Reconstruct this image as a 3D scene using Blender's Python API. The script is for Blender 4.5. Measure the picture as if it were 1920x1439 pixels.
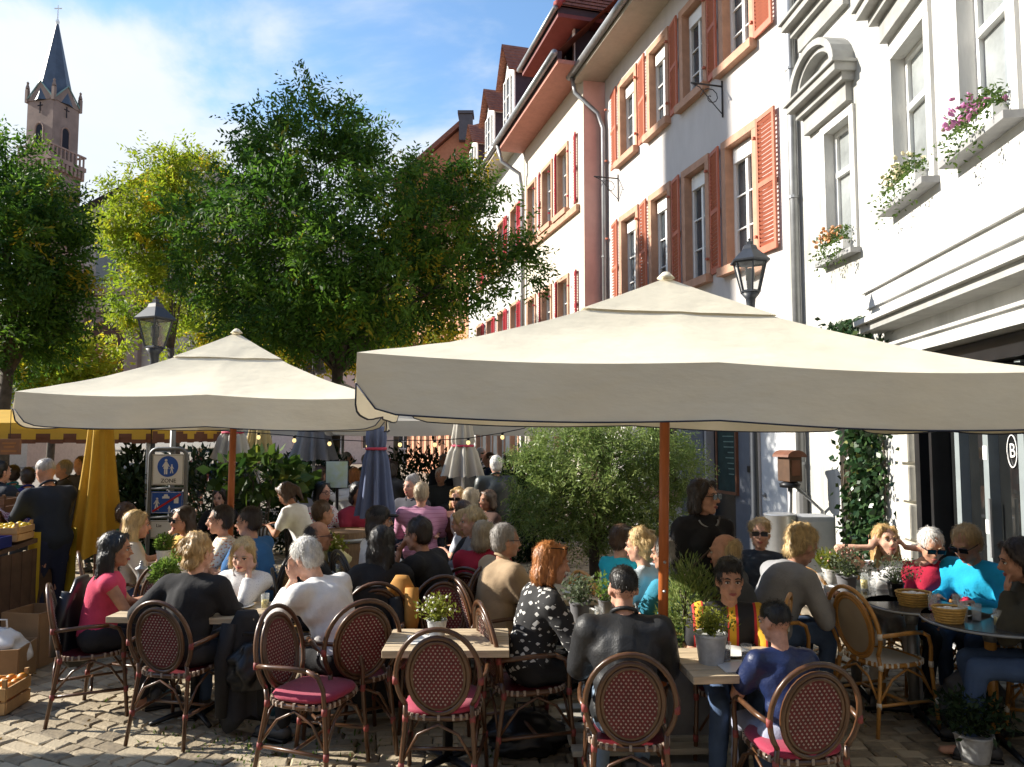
import bpy, bmesh, math, random
import numpy as np
from mathutils import Vector, Matrix, Euler, noise
R = math.radians
rnd = random.Random(7)
for o in list(bpy.data.objects): bpy.data.objects.remove(o)
SC = bpy.context.scene
COL = SC.collection
# ---------------------------------------------------------------- camera, sky, sun, exposure
FPX, PITCH, EYE = 1400.0, math.atan((815 - 719.5) / 1400.0), 2.0
cam = bpy.data.cameras.new('camera'); cam.sensor_width = 36; cam.lens = 36 * FPX / 1920
cam.clip_start = .05; cam.clip_end = 3000
camo = bpy.data.objects.new('camera', cam); COL.objects.link(camo)
camo.location = (0, 0, EYE); camo.rotation_euler = (R(90) + PITCH, 0, 0)
SC.camera = camo
SUN_AZ, SUN_EL = R(80), R(28)          # azimuth measured from the view direction towards the west side of the square
sun_dir = Vector((-math.sin(SUN_AZ) * math.cos(SUN_EL), math.cos(SUN_AZ) * math.cos(SUN_EL), math.sin(SUN_EL)))
sl = bpy.data.lights.new('sun', 'SUN'); sl.energy = 5.0; sl.angle = R(.55); sl.color = (1, .93, .82)
so = bpy.data.objects.new('sun', sl); COL.objects.link(so); so.rotation_euler = sun_dir.to_track_quat('Z', 'Y').to_euler()
W = bpy.data.worlds.new('World'); SC.world = W; W.use_nodes = True
def sky_world():
    nt = W.node_tree; N = nt.nodes; L = nt.links; N.clear()
    out = N.new('ShaderNodeOutputWorld'); bg = N.new('ShaderNodeBackground'); bg.inputs[1].default_value = .09
    sky = N.new('ShaderNodeTexSky'); sky.sky_type = 'NISHITA'; sky.sun_disc = False
    sky.sun_elevation = SUN_EL; sky.sun_rotation = -SUN_AZ; sky.air_density = 1.0; sky.dust_density = .4; sky.ozone_density = 2.0
    tc = N.new('ShaderNodeTexCoord')
    sep = N.new('ShaderNodeSeparateXYZ'); L.new(tc.outputs['Generated'], sep.inputs[0])
    # clouds live on a flat layer: direction divided by height above the horizon
    mz = N.new('ShaderNodeMath'); mz.operation = 'MAXIMUM'; L.new(sep.outputs[2], mz.inputs[0]); mz.inputs[1].default_value = 0
    ad = N.new('ShaderNodeMath'); L.new(mz.outputs[0], ad.inputs[0]); ad.inputs[1].default_value = .32
    dv = N.new('ShaderNodeVectorMath'); dv.operation = 'DIVIDE'
    cb = N.new('ShaderNodeCombineXYZ')
    for i in range(3): L.new(ad.outputs[0], cb.inputs[i])
    L.new(tc.outputs['Generated'], dv.inputs[0]); L.new(cb.outputs[0], dv.inputs[1])
    mp = N.new('ShaderNodeMapping'); mp.inputs[1].default_value = (3.1, 1.3, .6); L.new(dv.outputs[0], mp.inputs[0])
    n1 = N.new('ShaderNodeTexNoise'); n1.inputs['Scale'].default_value = 1.9; n1.inputs['Detail'].default_value = 9; n1.inputs['Roughness'].default_value = .55
    n1.inputs['Distortion'].default_value = .25
    L.new(mp.outputs[0], n1.inputs['Vector'])
    # more cloud towards the horizon, as under any broken layer
    el = N.new('ShaderNodeMapRange'); L.new(sep.outputs[2], el.inputs[0])
    el.inputs[1].default_value = .12; el.inputs[2].default_value = .60; el.inputs[3].default_value = .26; el.inputs[4].default_value = -.24
    sm = N.new('ShaderNodeMath'); L.new(n1.outputs[0], sm.inputs[0]); L.new(el.outputs[0], sm.inputs[1])
    mk = N.new('ShaderNodeMapRange'); mk.interpolation_type = 'SMOOTHSTEP'; L.new(sm.outputs[0], mk.inputs[0])
    mk.inputs[1].default_value = .36; mk.inputs[2].default_value = .52; mk.inputs[3].default_value = 0; mk.inputs[4].default_value = .94
    n2 = N.new('ShaderNodeTexNoise'); n2.inputs['Scale'].default_value = 3.2; n2.inputs['Detail'].default_value = 7; L.new(mp.outputs[0], n2.inputs['Vector'])
    cr = N.new('ShaderNodeMix'); cr.data_type = 'RGBA'; L.new(n2.outputs[0], cr.inputs[0])
    cr.inputs[6].default_value = (4.3, 4.8, 5.4, 1); cr.inputs[7].default_value = (5.7, 5.8, 5.8, 1)
    tint = N.new('ShaderNodeMix'); tint.data_type = 'RGBA'; tint.blend_type = 'MULTIPLY'; tint.inputs[0].default_value = 1
    L.new(sky.outputs[0], tint.inputs[6]); tint.inputs[7].default_value = (1.25, 1.42, 1.48, 1)
    mx = N.new('ShaderNodeMix'); mx.data_type = 'RGBA'; L.new(mk.outputs[0], mx.inputs[0]); L.new(tint.outputs[2], mx.inputs[6]); L.new(cr.outputs[2], mx.inputs[7])
    L.new(mx.outputs[2], bg.inputs[0]); L.new(bg.outputs[0], out.inputs[0])
sky_world()
V = SC.view_settings; V.view_transform = 'Standard'; V.look = 'None'; V.exposure = 1.08; V.gamma = 1; V.use_curve_mapping = False
SC.cycles.max_bounces = 6; SC.cycles.transparent_max_bounces = 8; SC.cycles.use_denoising = True
SC.cycles.caustics_reflective = False; SC.cycles.caustics_refractive = False
# ---------------------------------------------------------------- picture <-> place
def ray(px, py):
    v = (719.5 - py) / FPX
    return Vector(((px - 960) / FPX, math.cos(PITCH) - v * math.sin(PITCH), math.sin(PITCH) + v * math.cos(PITCH)))
def P(px, py, Y):                       # the point of the place seen at a pixel, Y metres into the square
    r = ray(px, py); return Vector((0, 0, EYE)) + r * (Y / r.y)
# ---------------------------------------------------------------- materials
MATS = {}
def M(name, col, rough=.75, var=.12, scale=6., bump=0., bscale=60., metal=0., spec=.4, trans=0., col2=None, stretch=None, coat=0., sheen=0., detail=5):
    if name in MATS: return MATS[name]
    m = bpy.data.materials.new(name); m.use_nodes = True; nt = m.node_tree; N = nt.nodes; L = nt.links
    b = N['Principled BSDF']; out = N['Material Output']
    b.inputs['Roughness'].default_value = rough; b.inputs['Metallic'].default_value = metal
    b.inputs['Specular IOR Level'].default_value = spec; b.inputs['Coat Weight'].default_value = coat
    if sheen: b.inputs['Sheen Weight'].default_value = sheen
    c = tuple(col)
    lo = tuple(col2) if col2 else tuple(x * (1 - var) for x in c); hi = c if col2 else tuple(min(1, x * (1 + var)) for x in c)
    tc = N.new('ShaderNodeTexCoord'); vec = tc.outputs['Object']
    if stretch:
        mp = N.new('ShaderNodeMapping'); mp.inputs[3].default_value = stretch; L.new(vec, mp.inputs[0]); vec = mp.outputs[0]
    n = N.new('ShaderNodeTexNoise'); n.inputs['Scale'].default_value = scale; n.inputs['Detail'].default_value = detail; n.inputs['Roughness'].default_value = .62
    L.new(vec, n.inputs['Vector'])
    r = N.new('ShaderNodeMapRange'); r.inputs[1].default_value = .32; r.inputs[2].default_value = .68; L.new(n.outputs[0], r.inputs[0])
    mx = N.new('ShaderNodeMix'); mx.data_type = 'RGBA'; mx.inputs[6].default_value = (*lo, 1); mx.inputs[7].default_value = (*hi, 1)
    L.new(r.outputs[0], mx.inputs[0]); L.new(mx.outputs[2], b.inputs['Base Color'])
    if bump:
        bn = N.new('ShaderNodeTexNoise'); bn.inputs['Scale'].default_value = bscale; bn.inputs['Detail'].default_value = 4; L.new(vec, bn.inputs['Vector'])
        bp = N.new('ShaderNodeBump'); bp.inputs['Strength'].default_value = bump; bp.inputs['Distance'].default_value = .01
        L.new(bn.outputs[0], bp.inputs['Height']); L.new(bp.outputs[0], b.inputs['Normal'])
    if trans:
        t = N.new('ShaderNodeBsdfTranslucent'); L.new(mx.outputs[2], t.inputs[0])
        s = N.new('ShaderNodeMixShader'); s.inputs[0].default_value = trans
        L.new(b.outputs[0], s.inputs[1]); L.new(t.outputs[0], s.inputs[2]); L.new(s.outputs[0], out.inputs[0])
    MATS[name] = m; return m
def leafmat(name, greens, yellow, trans=.42, rough=.55):
    """leaf colours: one number per leaf (attribute tint) picks between greens and the autumn yellow"""
    if name in MATS: return MATS[name]
    m = bpy.data.materials.new(name); m.use_nodes = True; nt = m.node_tree; N = nt.nodes; L = nt.links
    b = N['Principled BSDF']; out = N['Material Output']; b.inputs['Roughness'].default_value = rough; b.inputs['Specular IOR Level'].default_value = .3
    at = N.new('ShaderNodeAttribute'); at.attribute_name = 'tint'
    cr = N.new('ShaderNodeValToRGB'); e = cr.color_ramp.elements
    e[0].position = 0; e[0].color = (*greens[0], 1); e[1].position = 1; e[1].color = (*yellow, 1)
    for k, g in enumerate(greens[1:]):
        x = e.new((k + 1) * .75 / len(greens[1:])); x.color = (*g, 1)
    L.new(at.outputs['Fac'], cr.inputs[0]); L.new(cr.outputs[0], b.inputs['Base Color'])
    t = N.new('ShaderNodeBsdfTranslucent'); L.new(cr.outputs[0], t.inputs[0])
    s = N.new('ShaderNodeMixShader'); s.inputs[0].default_value = trans
    L.new(b.outputs[0], s.inputs[1]); L.new(t.outputs[0], s.inputs[2]); L.new(s.outputs[0], out.inputs[0])
    MATS[name] = m; return m
def glassmat(name, col=(.03, .035, .04), rough=.04):
    if name in MATS: return MATS[name]
    m = M(name, col, rough, .3, 2., spec=.8); return m
# ---------------------------------------------------------------- mesh building
class MB:
    def __init__(s): s.v = []; s.f = []; s.m = []
    def add(s, vs, fs, mi=0):
        k = len(s.v); s.v += [tuple(v) for v in vs]; s.f += [tuple(i + k for i in f) for f in fs]; s.m += [mi] * len(fs); return s
    def box(s, c, d, rot=None, mi=0, taper=1.):
        x, y, z = d[0] / 2, d[1] / 2, d[2] / 2
        vs = [Vector((sx * x * (taper if sz > 0 else 1), sy * y * (taper if sz > 0 else 1), sz * z)) for sz in (-1, 1) for sy in (-1, 1) for sx in (-1, 1)]
        if rot is not None: vs = [rot @ v for v in vs]
        c = Vector(c)
        return s.add([v + c for v in vs], [(0, 2, 3, 1), (4, 5, 7, 6), (0, 1, 5, 4), (2, 6, 7, 3), (0, 4, 6, 2), (1, 3, 7, 5)], mi)
    def bev(s, c, d, b, rot=None, mi=0):
        """a box with chamfered edges"""
        bm = bmesh.new(); bmesh.ops.create_cube(bm, size=1)
        for v in bm.verts: v.co = Vector((v.co.x * d[0], v.co.y * d[1], v.co.z * d[2]))
        bmesh.ops.bevel(bm, geom=bm.edges[:], offset=b, segments=2, profile=.6, affect='EDGES')
        c = Vector(c); bm.verts.index_update()
        s.add([(rot @ v.co if rot is not None else v.co) + c for v in bm.verts], [[v.index for v in f.verts] for f in bm.faces], mi); bm.free(); return s
    def tube(s, pts, r, n=8, mi=0, closed=False, caps=True, sq=1.):
        pts = [Vector(p) for p in pts]; rs = r if isinstance(r, (list, tuple)) else [r] * len(pts)
        m = len(pts); rings = []; up = None
        for i, p in enumerate(pts):
            a = pts[(i - 1) % m] if (i or closed) else p; b = pts[(i + 1) % m] if (i < m - 1 or closed) else p
            t = (b - a).normalized() if (b - a).length > 1e-9 else Vector((0, 0, 1))
            if up is None: up = t.orthogonal().normalized()
            else:
                up = (up - t * up.dot(t)); up = up.normalized() if up.length > 1e-6 else t.orthogonal().normalized()
            w = t.cross(up)
            rings.append([p + (up * math.cos(q) + w * math.sin(q) * sq) * rs[i] for q in [2 * math.pi * j / n for j in range(n)]])
        vs = [v for g in rings for v in g]; fs = []
        for i in range(m if closed else m - 1):
            i2 = (i + 1) % m
            for j in range(n): fs.append((i * n + j, i * n + (j + 1) % n, i2 * n + (j + 1) % n, i2 * n + j))
        if caps and not closed: fs.append(tuple(range(n - 1, -1, -1))); fs.append(tuple((m - 1) * n + j for j in range(n)))
        return s.add(vs, fs, mi)
    def lathe(s, prof, c=(0, 0, 0), n=16, mi=0, rot=None, sx=1., sy=1., wob=0.):
        c = Vector(c); vs = []; fs = []; m = len(prof)
        for r, z in prof:
            for j in range(n):
                q = 2 * math.pi * j / n; k = 1 + (wob * math.sin(q * wobn(wob)) if wob else 0)
                p = Vector((r * math.cos(q) * sx * k, r * math.sin(q) * sy * k, z)); vs.append((rot @ p if rot is not None else p) + c)
        for i in range(m - 1):
            for j in range(n): fs.append((i * n + j, i * n + (j + 1) % n, (i + 1) * n + (j + 1) % n, (i + 1) * n + j))
        if prof[0][0] > 1e-5: fs.append(tuple(range(n - 1, -1, -1)))
        if prof[-1][0] > 1e-5: fs.append(tuple((m - 1) * n + j for j in range(n)))
        return s.add(vs, fs, mi)
    def ball(s, c, r, n=10, mi=0, rot=None):
        r = r if isinstance(r, (tuple, list)) else (r, r, r); c = Vector(c); vs = []; fs = []; h = max(4, n // 2 + 1)
        vs.append(Vector((0, 0, -r[2])))
        for i in range(1, h):
            z = -math.cos(math.pi * i / h); q = math.sin(math.pi * i / h)
            for j in range(n): vs.append(Vector((r[0] * q * math.cos(2 * math.pi * j / n), r[1] * q * math.sin(2 * math.pi * j / n), r[2] * z)))
        vs.append(Vector((0, 0, r[2]))); e = len(vs) - 1
        for j in range(n): fs.append((0, 1 + (j + 1) % n, 1 + j))
        for i in range(h - 2):
            for j in range(n): fs.append((1 + i * n + j, 1 + i * n + (j + 1) % n, 1 + (i + 1) * n + (j + 1) % n, 1 + (i + 1) * n + j))
        for j in range(n): fs.append((1 + (h - 2) * n + j, 1 + (h - 2) * n + (j + 1) % n, e))
        return s.add([(rot @ v if rot is not None else v) + c for v in vs], fs, mi)
    def cap(s, p, q, r1, r2, n=10, mi=0):
        """tapered capsule"""
        p = Vector(p); q = Vector(q); t = (q - p); L = t.length; t = t.normalized() if L > 1e-6 else Vector((0, 0, 1))
        pts = []; rs = []
        for a in (80, 55, 25): pts.append(p - t * r1 * math.sin(R(a))); rs.append(r1 * math.cos(R(a)))
        pts += [p, q]; rs += [r1, r2]
        for a in (25, 55, 80): pts.append(q + t * r2 * math.sin(R(a))); rs.append(r2 * math.cos(R(a)))
        return s.tube(pts, rs, n, mi)
    def prism(s, poly, z0, z1, axis='z', mi=0, fr=None):
        """polygon extruded; fr maps (a,b,c) to a point"""
        fr = fr or (lambda a, b, c: (a, b, c)); n = len(poly)
        vs = [fr(a, b, z0) for a, b in poly] + [fr(a, b, z1) for a, b in poly]
        fs = [tuple(range(n - 1, -1, -1)), tuple(range(n, 2 * n))] + [(i, (i + 1) % n, n + (i + 1) % n, n + i) for i in range(n)]
        return s.add(vs, fs, mi)
    def mesh(s, name, mats, smooth=False):
        me = bpy.data.meshes.new(name); me.from_pydata(s.v, [], s.f)
        for m in (mats if isinstance(mats, (list, tuple)) else [mats]): me.materials.append(m)
        if any(s.m): me.polygons.foreach_set('material_index', s.m)
        if smooth: me.polygons.foreach_set('use_smooth', [True] * len(me.polygons))
        me.update(); return me
    def build(s, name, mats, parent=None, smooth=False, loc=None, fixn=False):
        me = s.mesh(name, mats, smooth)
        if fixn:
            bm = bmesh.new(); bm.from_mesh(me); bmesh.ops.recalc_face_normals(bm, faces=bm.faces[:]); bm.to_mesh(me); bm.free()
        return link(name, me, parent, loc)
def wobn(w): return 7
def link(name, me, parent=None, loc=None):
    o = bpy.data.objects.new(name, me); COL.objects.link(o)
    if parent is not None: o.parent = parent
    if loc is not None: o.location = loc
    return o
def tag(o, label=None, cat=None, group=None, kind=None):
    if label: o['label'] = label
    if cat: o['category'] = cat
    if group: o['group'] = group
    if kind: o['kind'] = kind
    return o
def thing(name, label, cat, loc=(0, 0, 0), rz=0, group=None):
    o = bpy.data.objects.new(name, None); COL.objects.link(o); o.empty_display_size = .1
    o.location = loc; o.rotation_euler = (0, 0, rz); return tag(o, label, cat, group)
KIDS = {}
CHAIRS = {}
def copy_tree(o, parent=None):
    c = o.copy(); COL.objects.link(c); c.parent = parent
    for ch in [x for x in KIDS.get(o.name, None) or o.children]: copy_tree(ch, c)
    return c
def smooth_angle(me, ang=40):
    me.polygons.foreach_set('use_smooth', [True] * len(me.polygons))
    try: me.set_sharp_from_angle(angle=R(ang))
    except Exception: pass
def leaves(name, pts, dirs, sizes, tints, mat, parent, aspect=.38, fold=.25, seed=1):
    """many leaf blades (two triangles folded along the midrib) as one mesh, coloured per leaf"""
    rs = np.random.RandomState(seed); n = len(pts)
    d = np.array(dirs, float); d /= np.linalg.norm(d, axis=1, keepdims=True) + 1e-9
    a = rs.normal(size=(n, 3)); w = np.cross(d, a); w /= np.linalg.norm(w, axis=1, keepdims=True) + 1e-9
    u = np.cross(d, w); s = np.array(sizes, float)[:, None]; p = np.array(pts, float)
    v = np.empty((n, 4, 3)); v[:, 0] = p; v[:, 1] = p + d * s * .5 + w * s * aspect * .5 + u * s * fold * .3
    v[:, 2] = p + d * s; v[:, 3] = p + d * s * .5 - w * s * aspect * .5 + u * s * fold * .3
    me = bpy.data.meshes.new(name); me.vertices.add(4 * n); me.vertices.foreach_set('co', v.reshape(-1))
    me.loops.add(4 * n); me.loops.foreach_set('vertex_index', np.arange(4 * n, dtype=np.int32))
    me.polygons.add(n); me.polygons.foreach_set('loop_start', np.arange(0, 4 * n, 4, dtype=np.int32))
    try: me.polygons.foreach_set('loop_total', np.full(n, 4, dtype=np.int32))
    except Exception: pass
    me.materials.append(mat); me.update(calc_edges=True); me.validate()
    at = me.attributes.new('tint', 'FLOAT', 'POINT'); at.data.foreach_set('value', np.repeat(np.array(tints, float), 4))
    return link(name, me, parent)
# ================================================================= the square
def tintmat(name, a, b, rough=.85, bump=.35, bscale=45.):
    m = bpy.data.materials.new(name); m.use_nodes = True; nt = m.node_tree; N = nt.nodes; L = nt.links; p = N['Principled BSDF']
    at = N.new('ShaderNodeAttribute'); at.attribute_name = 'tint'
    n = N.new('ShaderNodeTexNoise'); n.inputs['Scale'].default_value = 14; n.inputs['Detail'].default_value = 6
    g = N.new('ShaderNodeNewGeometry'); L.new(g.outputs['Position'], n.inputs['Vector'])
    ad = N.new('ShaderNodeMath'); ad.operation = 'MULTIPLY_ADD'; L.new(n.outputs[0], ad.inputs[0]); ad.inputs[1].default_value = .7; L.new(at.outputs['Fac'], ad.inputs[2])
    cr = N.new('ShaderNodeValToRGB'); e = cr.color_ramp.elements; e[0].position = .1; e[0].color = (*a[0], 1); e[1].position = 1.35; e[1].color = (*a[-1], 1)
    for k, c in enumerate(a[1:-1]): x = e.new(.1 + (k + 1) * .9 / (len(a) - 1)); x.color = (*c, 1)
    L.new(ad.outputs[0], cr.inputs[0]); L.new(cr.outputs[0], p.inputs['Base Color']); p.inputs['Roughness'].default_value = rough; p.inputs['Specular IOR Level'].default_value = .3
    b_ = N.new('ShaderNodeTexNoise'); b_.inputs['Scale'].default_value = bscale; b_.inputs['Detail'].default_value = 5; L.new(g.outputs['Position'], b_.inputs['Vector'])
    bp = N.new('ShaderNodeBump'); bp.inputs['Strength'].default_value = bump; bp.inputs['Distance'].default_value = .02; L.new(b_.outputs[0], bp.inputs['Height']); L.new(bp.outputs[0], p.inputs['Normal'])
    return m
def ground():
    g = bpy.data.materials.new('far_paving'); g.use_nodes = True; nt = g.node_tree; N = nt.nodes; L = nt.links; p = N['Principled BSDF']
    ge = N.new('ShaderNodeNewGeometry'); br = N.new('ShaderNodeTexBrick'); br.inputs['Scale'].default_value = 1.; L.new(ge.outputs['Position'], br.inputs['Vector'])
    br.inputs['Brick Width'].default_value = .2; br.inputs['Row Height'].default_value = .12; br.inputs['Mortar Size'].default_value = .009
    br.inputs['Color1'].default_value = (.20, .17, .13, 1); br.inputs['Color2'].default_value = (.30, .26, .2, 1); br.inputs['Mortar'].default_value = (.075, .062, .045, 1)
    L.new(br.outputs[0], p.inputs['Base Color']); p.inputs['Roughness'].default_value = .9
    o = MB().add([(-400, -60, -.03), (400, -60, -.03), (400, 900, -.03), (-400, 900, -.03)], [(0, 1, 2, 3)]).build('ground', M('joint_earth', (.115, .095, .062), .95, .35, 9., .5, 40.))
    tag(o, kind='structure')
    far = MB().add([(-120, 13.2, -.012), (120, 13.2, -.012), (120, 200, -.012), (-120, 200, -.012)], [(0, 1, 2, 3)]).build('pavement', g); tag(far, kind='structure')
    sm = tintmat('sett_stone', [(.105, .088, .068), (.235, .19, .128), (.32, .262, .178), (.39, .325, .225)], None)
    LENS = (.125, .15, .165, .185, .21, .235); ROW = .118; rs = random.Random(3)
    variants = {}
    def sett(l, key):
        h = [(-l / 2 + .004, -ROW / 2 + .004), (l / 2 - .004, -ROW / 2 + .004), (l / 2 - .004, ROW / 2 - .004), (-l / 2 + .004, ROW / 2 - .004)]
        q = random.Random(key); out = []
        hh = [(x + q.uniform(-.009, .009), y + q.uniform(-.008, .008)) for x, y in h]
        for z, k in ((-.04, 1.), (-.009, 1.), (.0, .82)):
            for i, (x, y) in enumerate(hh): out.append((x * k if k == 1 else x - math.copysign(.013, x), y if k == 1 else y - math.copysign(.012, y), z + (q.uniform(-.004, .004) if k != 1 else 0)))
        fs = [(8, 9, 10, 11)]
        for a in (0, 4): fs += [(a + i, a + (i + 1) % 4, a + 4 + (i + 1) % 4, a + 4 + i) for i in range(4)]
        return out, fs
    for li, l in enumerate(LENS):
        for k in range(8): variants[(li, k)] = (sett(l, li * 50 + k), k / 7.)
    spots = []
    for zone, ang in (('a', -24), ('b', 7)):
        c, s_ = math.cos(R(ang)), math.sin(R(ang))
        for row in range(-70, 150):
            v = row * ROW; u = -14 + rs.uniform(0, .2)
            while u < 14:
                li = rs.randrange(6); l = LENS[li]; uu = u + l / 2; u += l
                bow = .18 * math.sin(uu * .55 + (0 if zone == 'a' else 2))
                x = uu * c - (v + bow) * s_; y = 4 + uu * s_ + (v + bow) * c
                if not (2.6 < y < 13.4 and abs(x) < .74 * y + .5): continue
                edge = -1.35 - .22 * (y - 4) + .05 * math.sin(y * 3)
                if (zone == 'a') != (x < edge): continue
                spots.append((x, y, R(ang) + .18 * .55 * math.cos(uu * .55 + (0 if zone == 'a' else 2)) + rs.uniform(-.04, .04), li, rs.randrange(8), rs.uniform(-.006, .006)))
    def seen(x, y):
        px = 960 + FPX * x / y; py = 815 + FPX * 2 / y
        return 0 < px < 1920 and py < 1439 and ((px < 500 and py > 1215) or (480 < px < 760 and py > 1370) or (890 < px < 1060 and py > 1340) or (px > 1500 and py > 1290))
    near = sorted([q for q in spots if seen(q[0], q[1])], key=lambda q: q[1])[:300]; ns = set(near)
    meshes = {}
    for q in near:
        k = (q[3], q[4])
        if k not in meshes:
            (vs, fs), t = variants[k]; me = bpy.data.meshes.new('sett'); me.from_pydata(vs, [], fs); me.materials.append(sm)
            me.attributes.new('tint', 'FLOAT', 'POINT').data.foreach_set('value', [t] * len(vs)); meshes[k] = me
        s = link('cobblestone', meshes[k], o, (q[0], q[1], q[5])); s.rotation_euler = (0, 0, q[2])
    mb = MB(); tv = []
    for q in spots:
        if q in ns: continue
        (vs, fs), t = variants[(q[3], q[4])]; c, s_ = math.cos(q[2]), math.sin(q[2])
        mb.add([(q[0] + x * c - y * s_, q[1] + x * s_ + y * c, q[5] + z) for x, y, z in vs], fs); tv += [t] * len(vs)
    r = mb.build('cobblestones', sm, o); r['kind'] = 'stuff'
    r.data.attributes.new('tint', 'FLOAT', 'POINT').data.foreach_set('value', tv)
    # weeds between the stones and fallen leaves
    pts = []; ds = []; sz = []; tn = []
    for (px, py, n, sp) in ((455, 1405, 150, .14), (670, 1400, 110, .12), (590, 1375, 60, .1), (240, 1215, 70, .12), (1240, 1430, 20, .1), (470, 1330, 50, .12), (360, 1380, 60, .15), (1620, 1330, 40, .15), (940, 1420, 40, .12), (560, 1425, 80, .15), (300, 1290, 40, .2)):
        r0 = ray(px, py); q = Vector((0, 0, 2)) + r0 * (-2 / r0.z)
        for _ in range(n):
            pts.append((q.x + rs.gauss(0, sp), q.y + rs.gauss(0, sp), -.02)); ds.append((rs.gauss(0, .6), rs.gauss(0, .6), 1)); sz.append(rs.uniform(.02, .055)); tn.append(rs.uniform(.2, .8))
    w = leaves('weeds', pts, ds, sz, tn, leafmat('weed_leaf', [(.06, .11, .02), (.12, .19, .03)], (.22, .24, .04)), None, .3, .3, 5)
    tag(w, 'low green weeds growing in the joints of the cobbles', 'weeds', kind='stuff')
    pts = []; ds = []; sz = []; tn = []
    for _ in range(420):
        y = rs.uniform(3.7, 9.5); x = rs.uniform(-.72, .72) * y
        pts.append((x, y, .006)); ds.append((rs.gauss(0, 1), rs.gauss(0, 1), .12)); sz.append(rs.uniform(.012, .035)); tn.append(rs.random())
    w = leaves('fallen_leaves', pts, ds, sz, tn, leafmat('dry_leaf', [(.16, .1, .03), (.3, .2, .05)], (.42, .32, .1)), None, .5, .3, 6)
    tag(w, 'small dry yellow leaves scattered over the cobbles', 'leaves', kind='stuff')
ground()
# ================================================================= houses along the street
class Wall:
    """vertical plane: s metres along it (away from the camera), z up, o metres out into the street"""
    def __init__(s, O, k):
        s.O = Vector((O[0], O[1])); s.t = Vector((k, 1.)).normalized(); s.n = Vector((-s.t.y, s.t.x))
        s.rot = Matrix(((s.t.x, s.n.x, 0), (s.t.y, s.n.y, 0), (0, 0, 1)))
    def p(s, a, z, o=0.):
        q = s.O + s.t * a + s.n * o; return Vector((q.x, q.y, z))
    def at(s, px, py):
        r = ray(px, py); d = Vector((r.x, r.y)); q = s.O.dot(s.n) / d.dot(s.n); h = d * q
        return (h - s.O).dot(s.t), 2 + r.z * q
    def box(s, mb, a0, a1, z0, z1, o0, o1, mi=0):
        vs = [s.p(a, z, o) for z in (z0, z1) for o in (o0, o1) for a in (a0, a1)]
        return mb.add(vs, [(0, 2, 3, 1), (4, 5, 7, 6), (0, 1, 5, 4), (2, 6, 7, 3), (0, 4, 6, 2), (1, 3, 7, 5)], mi)
    def wall(s, a0, a1, z0, z1, holes, depth=.22, o=0.):
        """front face with rectangular openings and their reveals"""
        mb = MB(); A = sorted({a0, a1, *[h[0] for h in holes], *[h[1] for h in holes]}); Z = sorted({z0, z1, *[h[2] for h in holes], *[h[3] for h in holes]})
        for i in range(len(A) - 1):
            for j in range(len(Z) - 1):
                am, zm = (A[i] + A[i + 1]) / 2, (Z[j] + Z[j + 1]) / 2
                if any(h[0] < am < h[1] and h[2] < zm < h[3] for h in holes): continue
                mb.add([s.p(A[i], Z[j], o), s.p(A[i + 1], Z[j], o), s.p(A[i + 1], Z[j + 1], o), s.p(A[i], Z[j + 1], o)], [(0, 3, 2, 1)])
        for h in holes:
            c = [(h[0], h[2]), (h[1], h[2]), (h[1], h[3]), (h[0], h[3])]
            for k in range(4):
                (a, z), (b, y) = c[k], c[(k + 1) % 4]
                mb.add([s.p(a, z, o), s.p(b, y, o), s.p(b, y, o - depth), s.p(a, z, o - depth)], [(0, 1, 2, 3)])
        return mb
WHITE = M('white_plaster', (.60, .595, .575), .85, .06, 1.6, .3, 26., col2=(.42, .42, .40), stretch=(1.6, 1.6, .3), detail=10)
STAINED = M('stained_plaster', (.58, .575, .555), .88, .1, 1.8, .35, 25., col2=(.32, .32, .28), stretch=(3, 3, .35), detail=8)
CREAMW = M('cream_plaster', (.60, .54, .45), .85, .05, 1.5, .12, 30.)
LILACW = M('pale_plaster', (.60, .565, .545), .85, .05, 1.5, .2, 30., col2=(.50, .465, .44), stretch=(1, 1, .4))
PINKW = M('pink_plaster', (.64, .38, .33), .85, .1, 1.5, .12, 30.)
SANDST = M('pink_sandstone', (.47, .27, .18), .8, .14, 5., .15, 40.)
WPAINT = M('white_window_paint', (.80, .80, .78), .45, .03)
GLASS = glassmat('window_glass', (.05, .06, .07))
GREYGL = glassmat('curtained_glass', (.28, .30, .30), .06)
SHUT = M('orange_shutter_paint', (.47, .15, .09), .6, .16, 3., .08, 30., stretch=(2, 2, .5))
SHUTR = M('red_shutter_paint', (.36, .02, .035), .5, .1, 4.)
ZINC = M('zinc_metal', (.30, .31, .32), .45, .15, 4., metal=.6)
TILE = M('clay_roof_tile', (.30, .12, .07), .8, .3, 7., .3, 20., col2=(.16, .065, .045))
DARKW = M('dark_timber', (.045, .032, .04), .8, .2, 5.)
SOFF = M('soffit_paint', (.46, .41, .34), .8, .08)
SOFFP = M('pink_soffit_paint', (.42, .19, .15), .8, .1)
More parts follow.
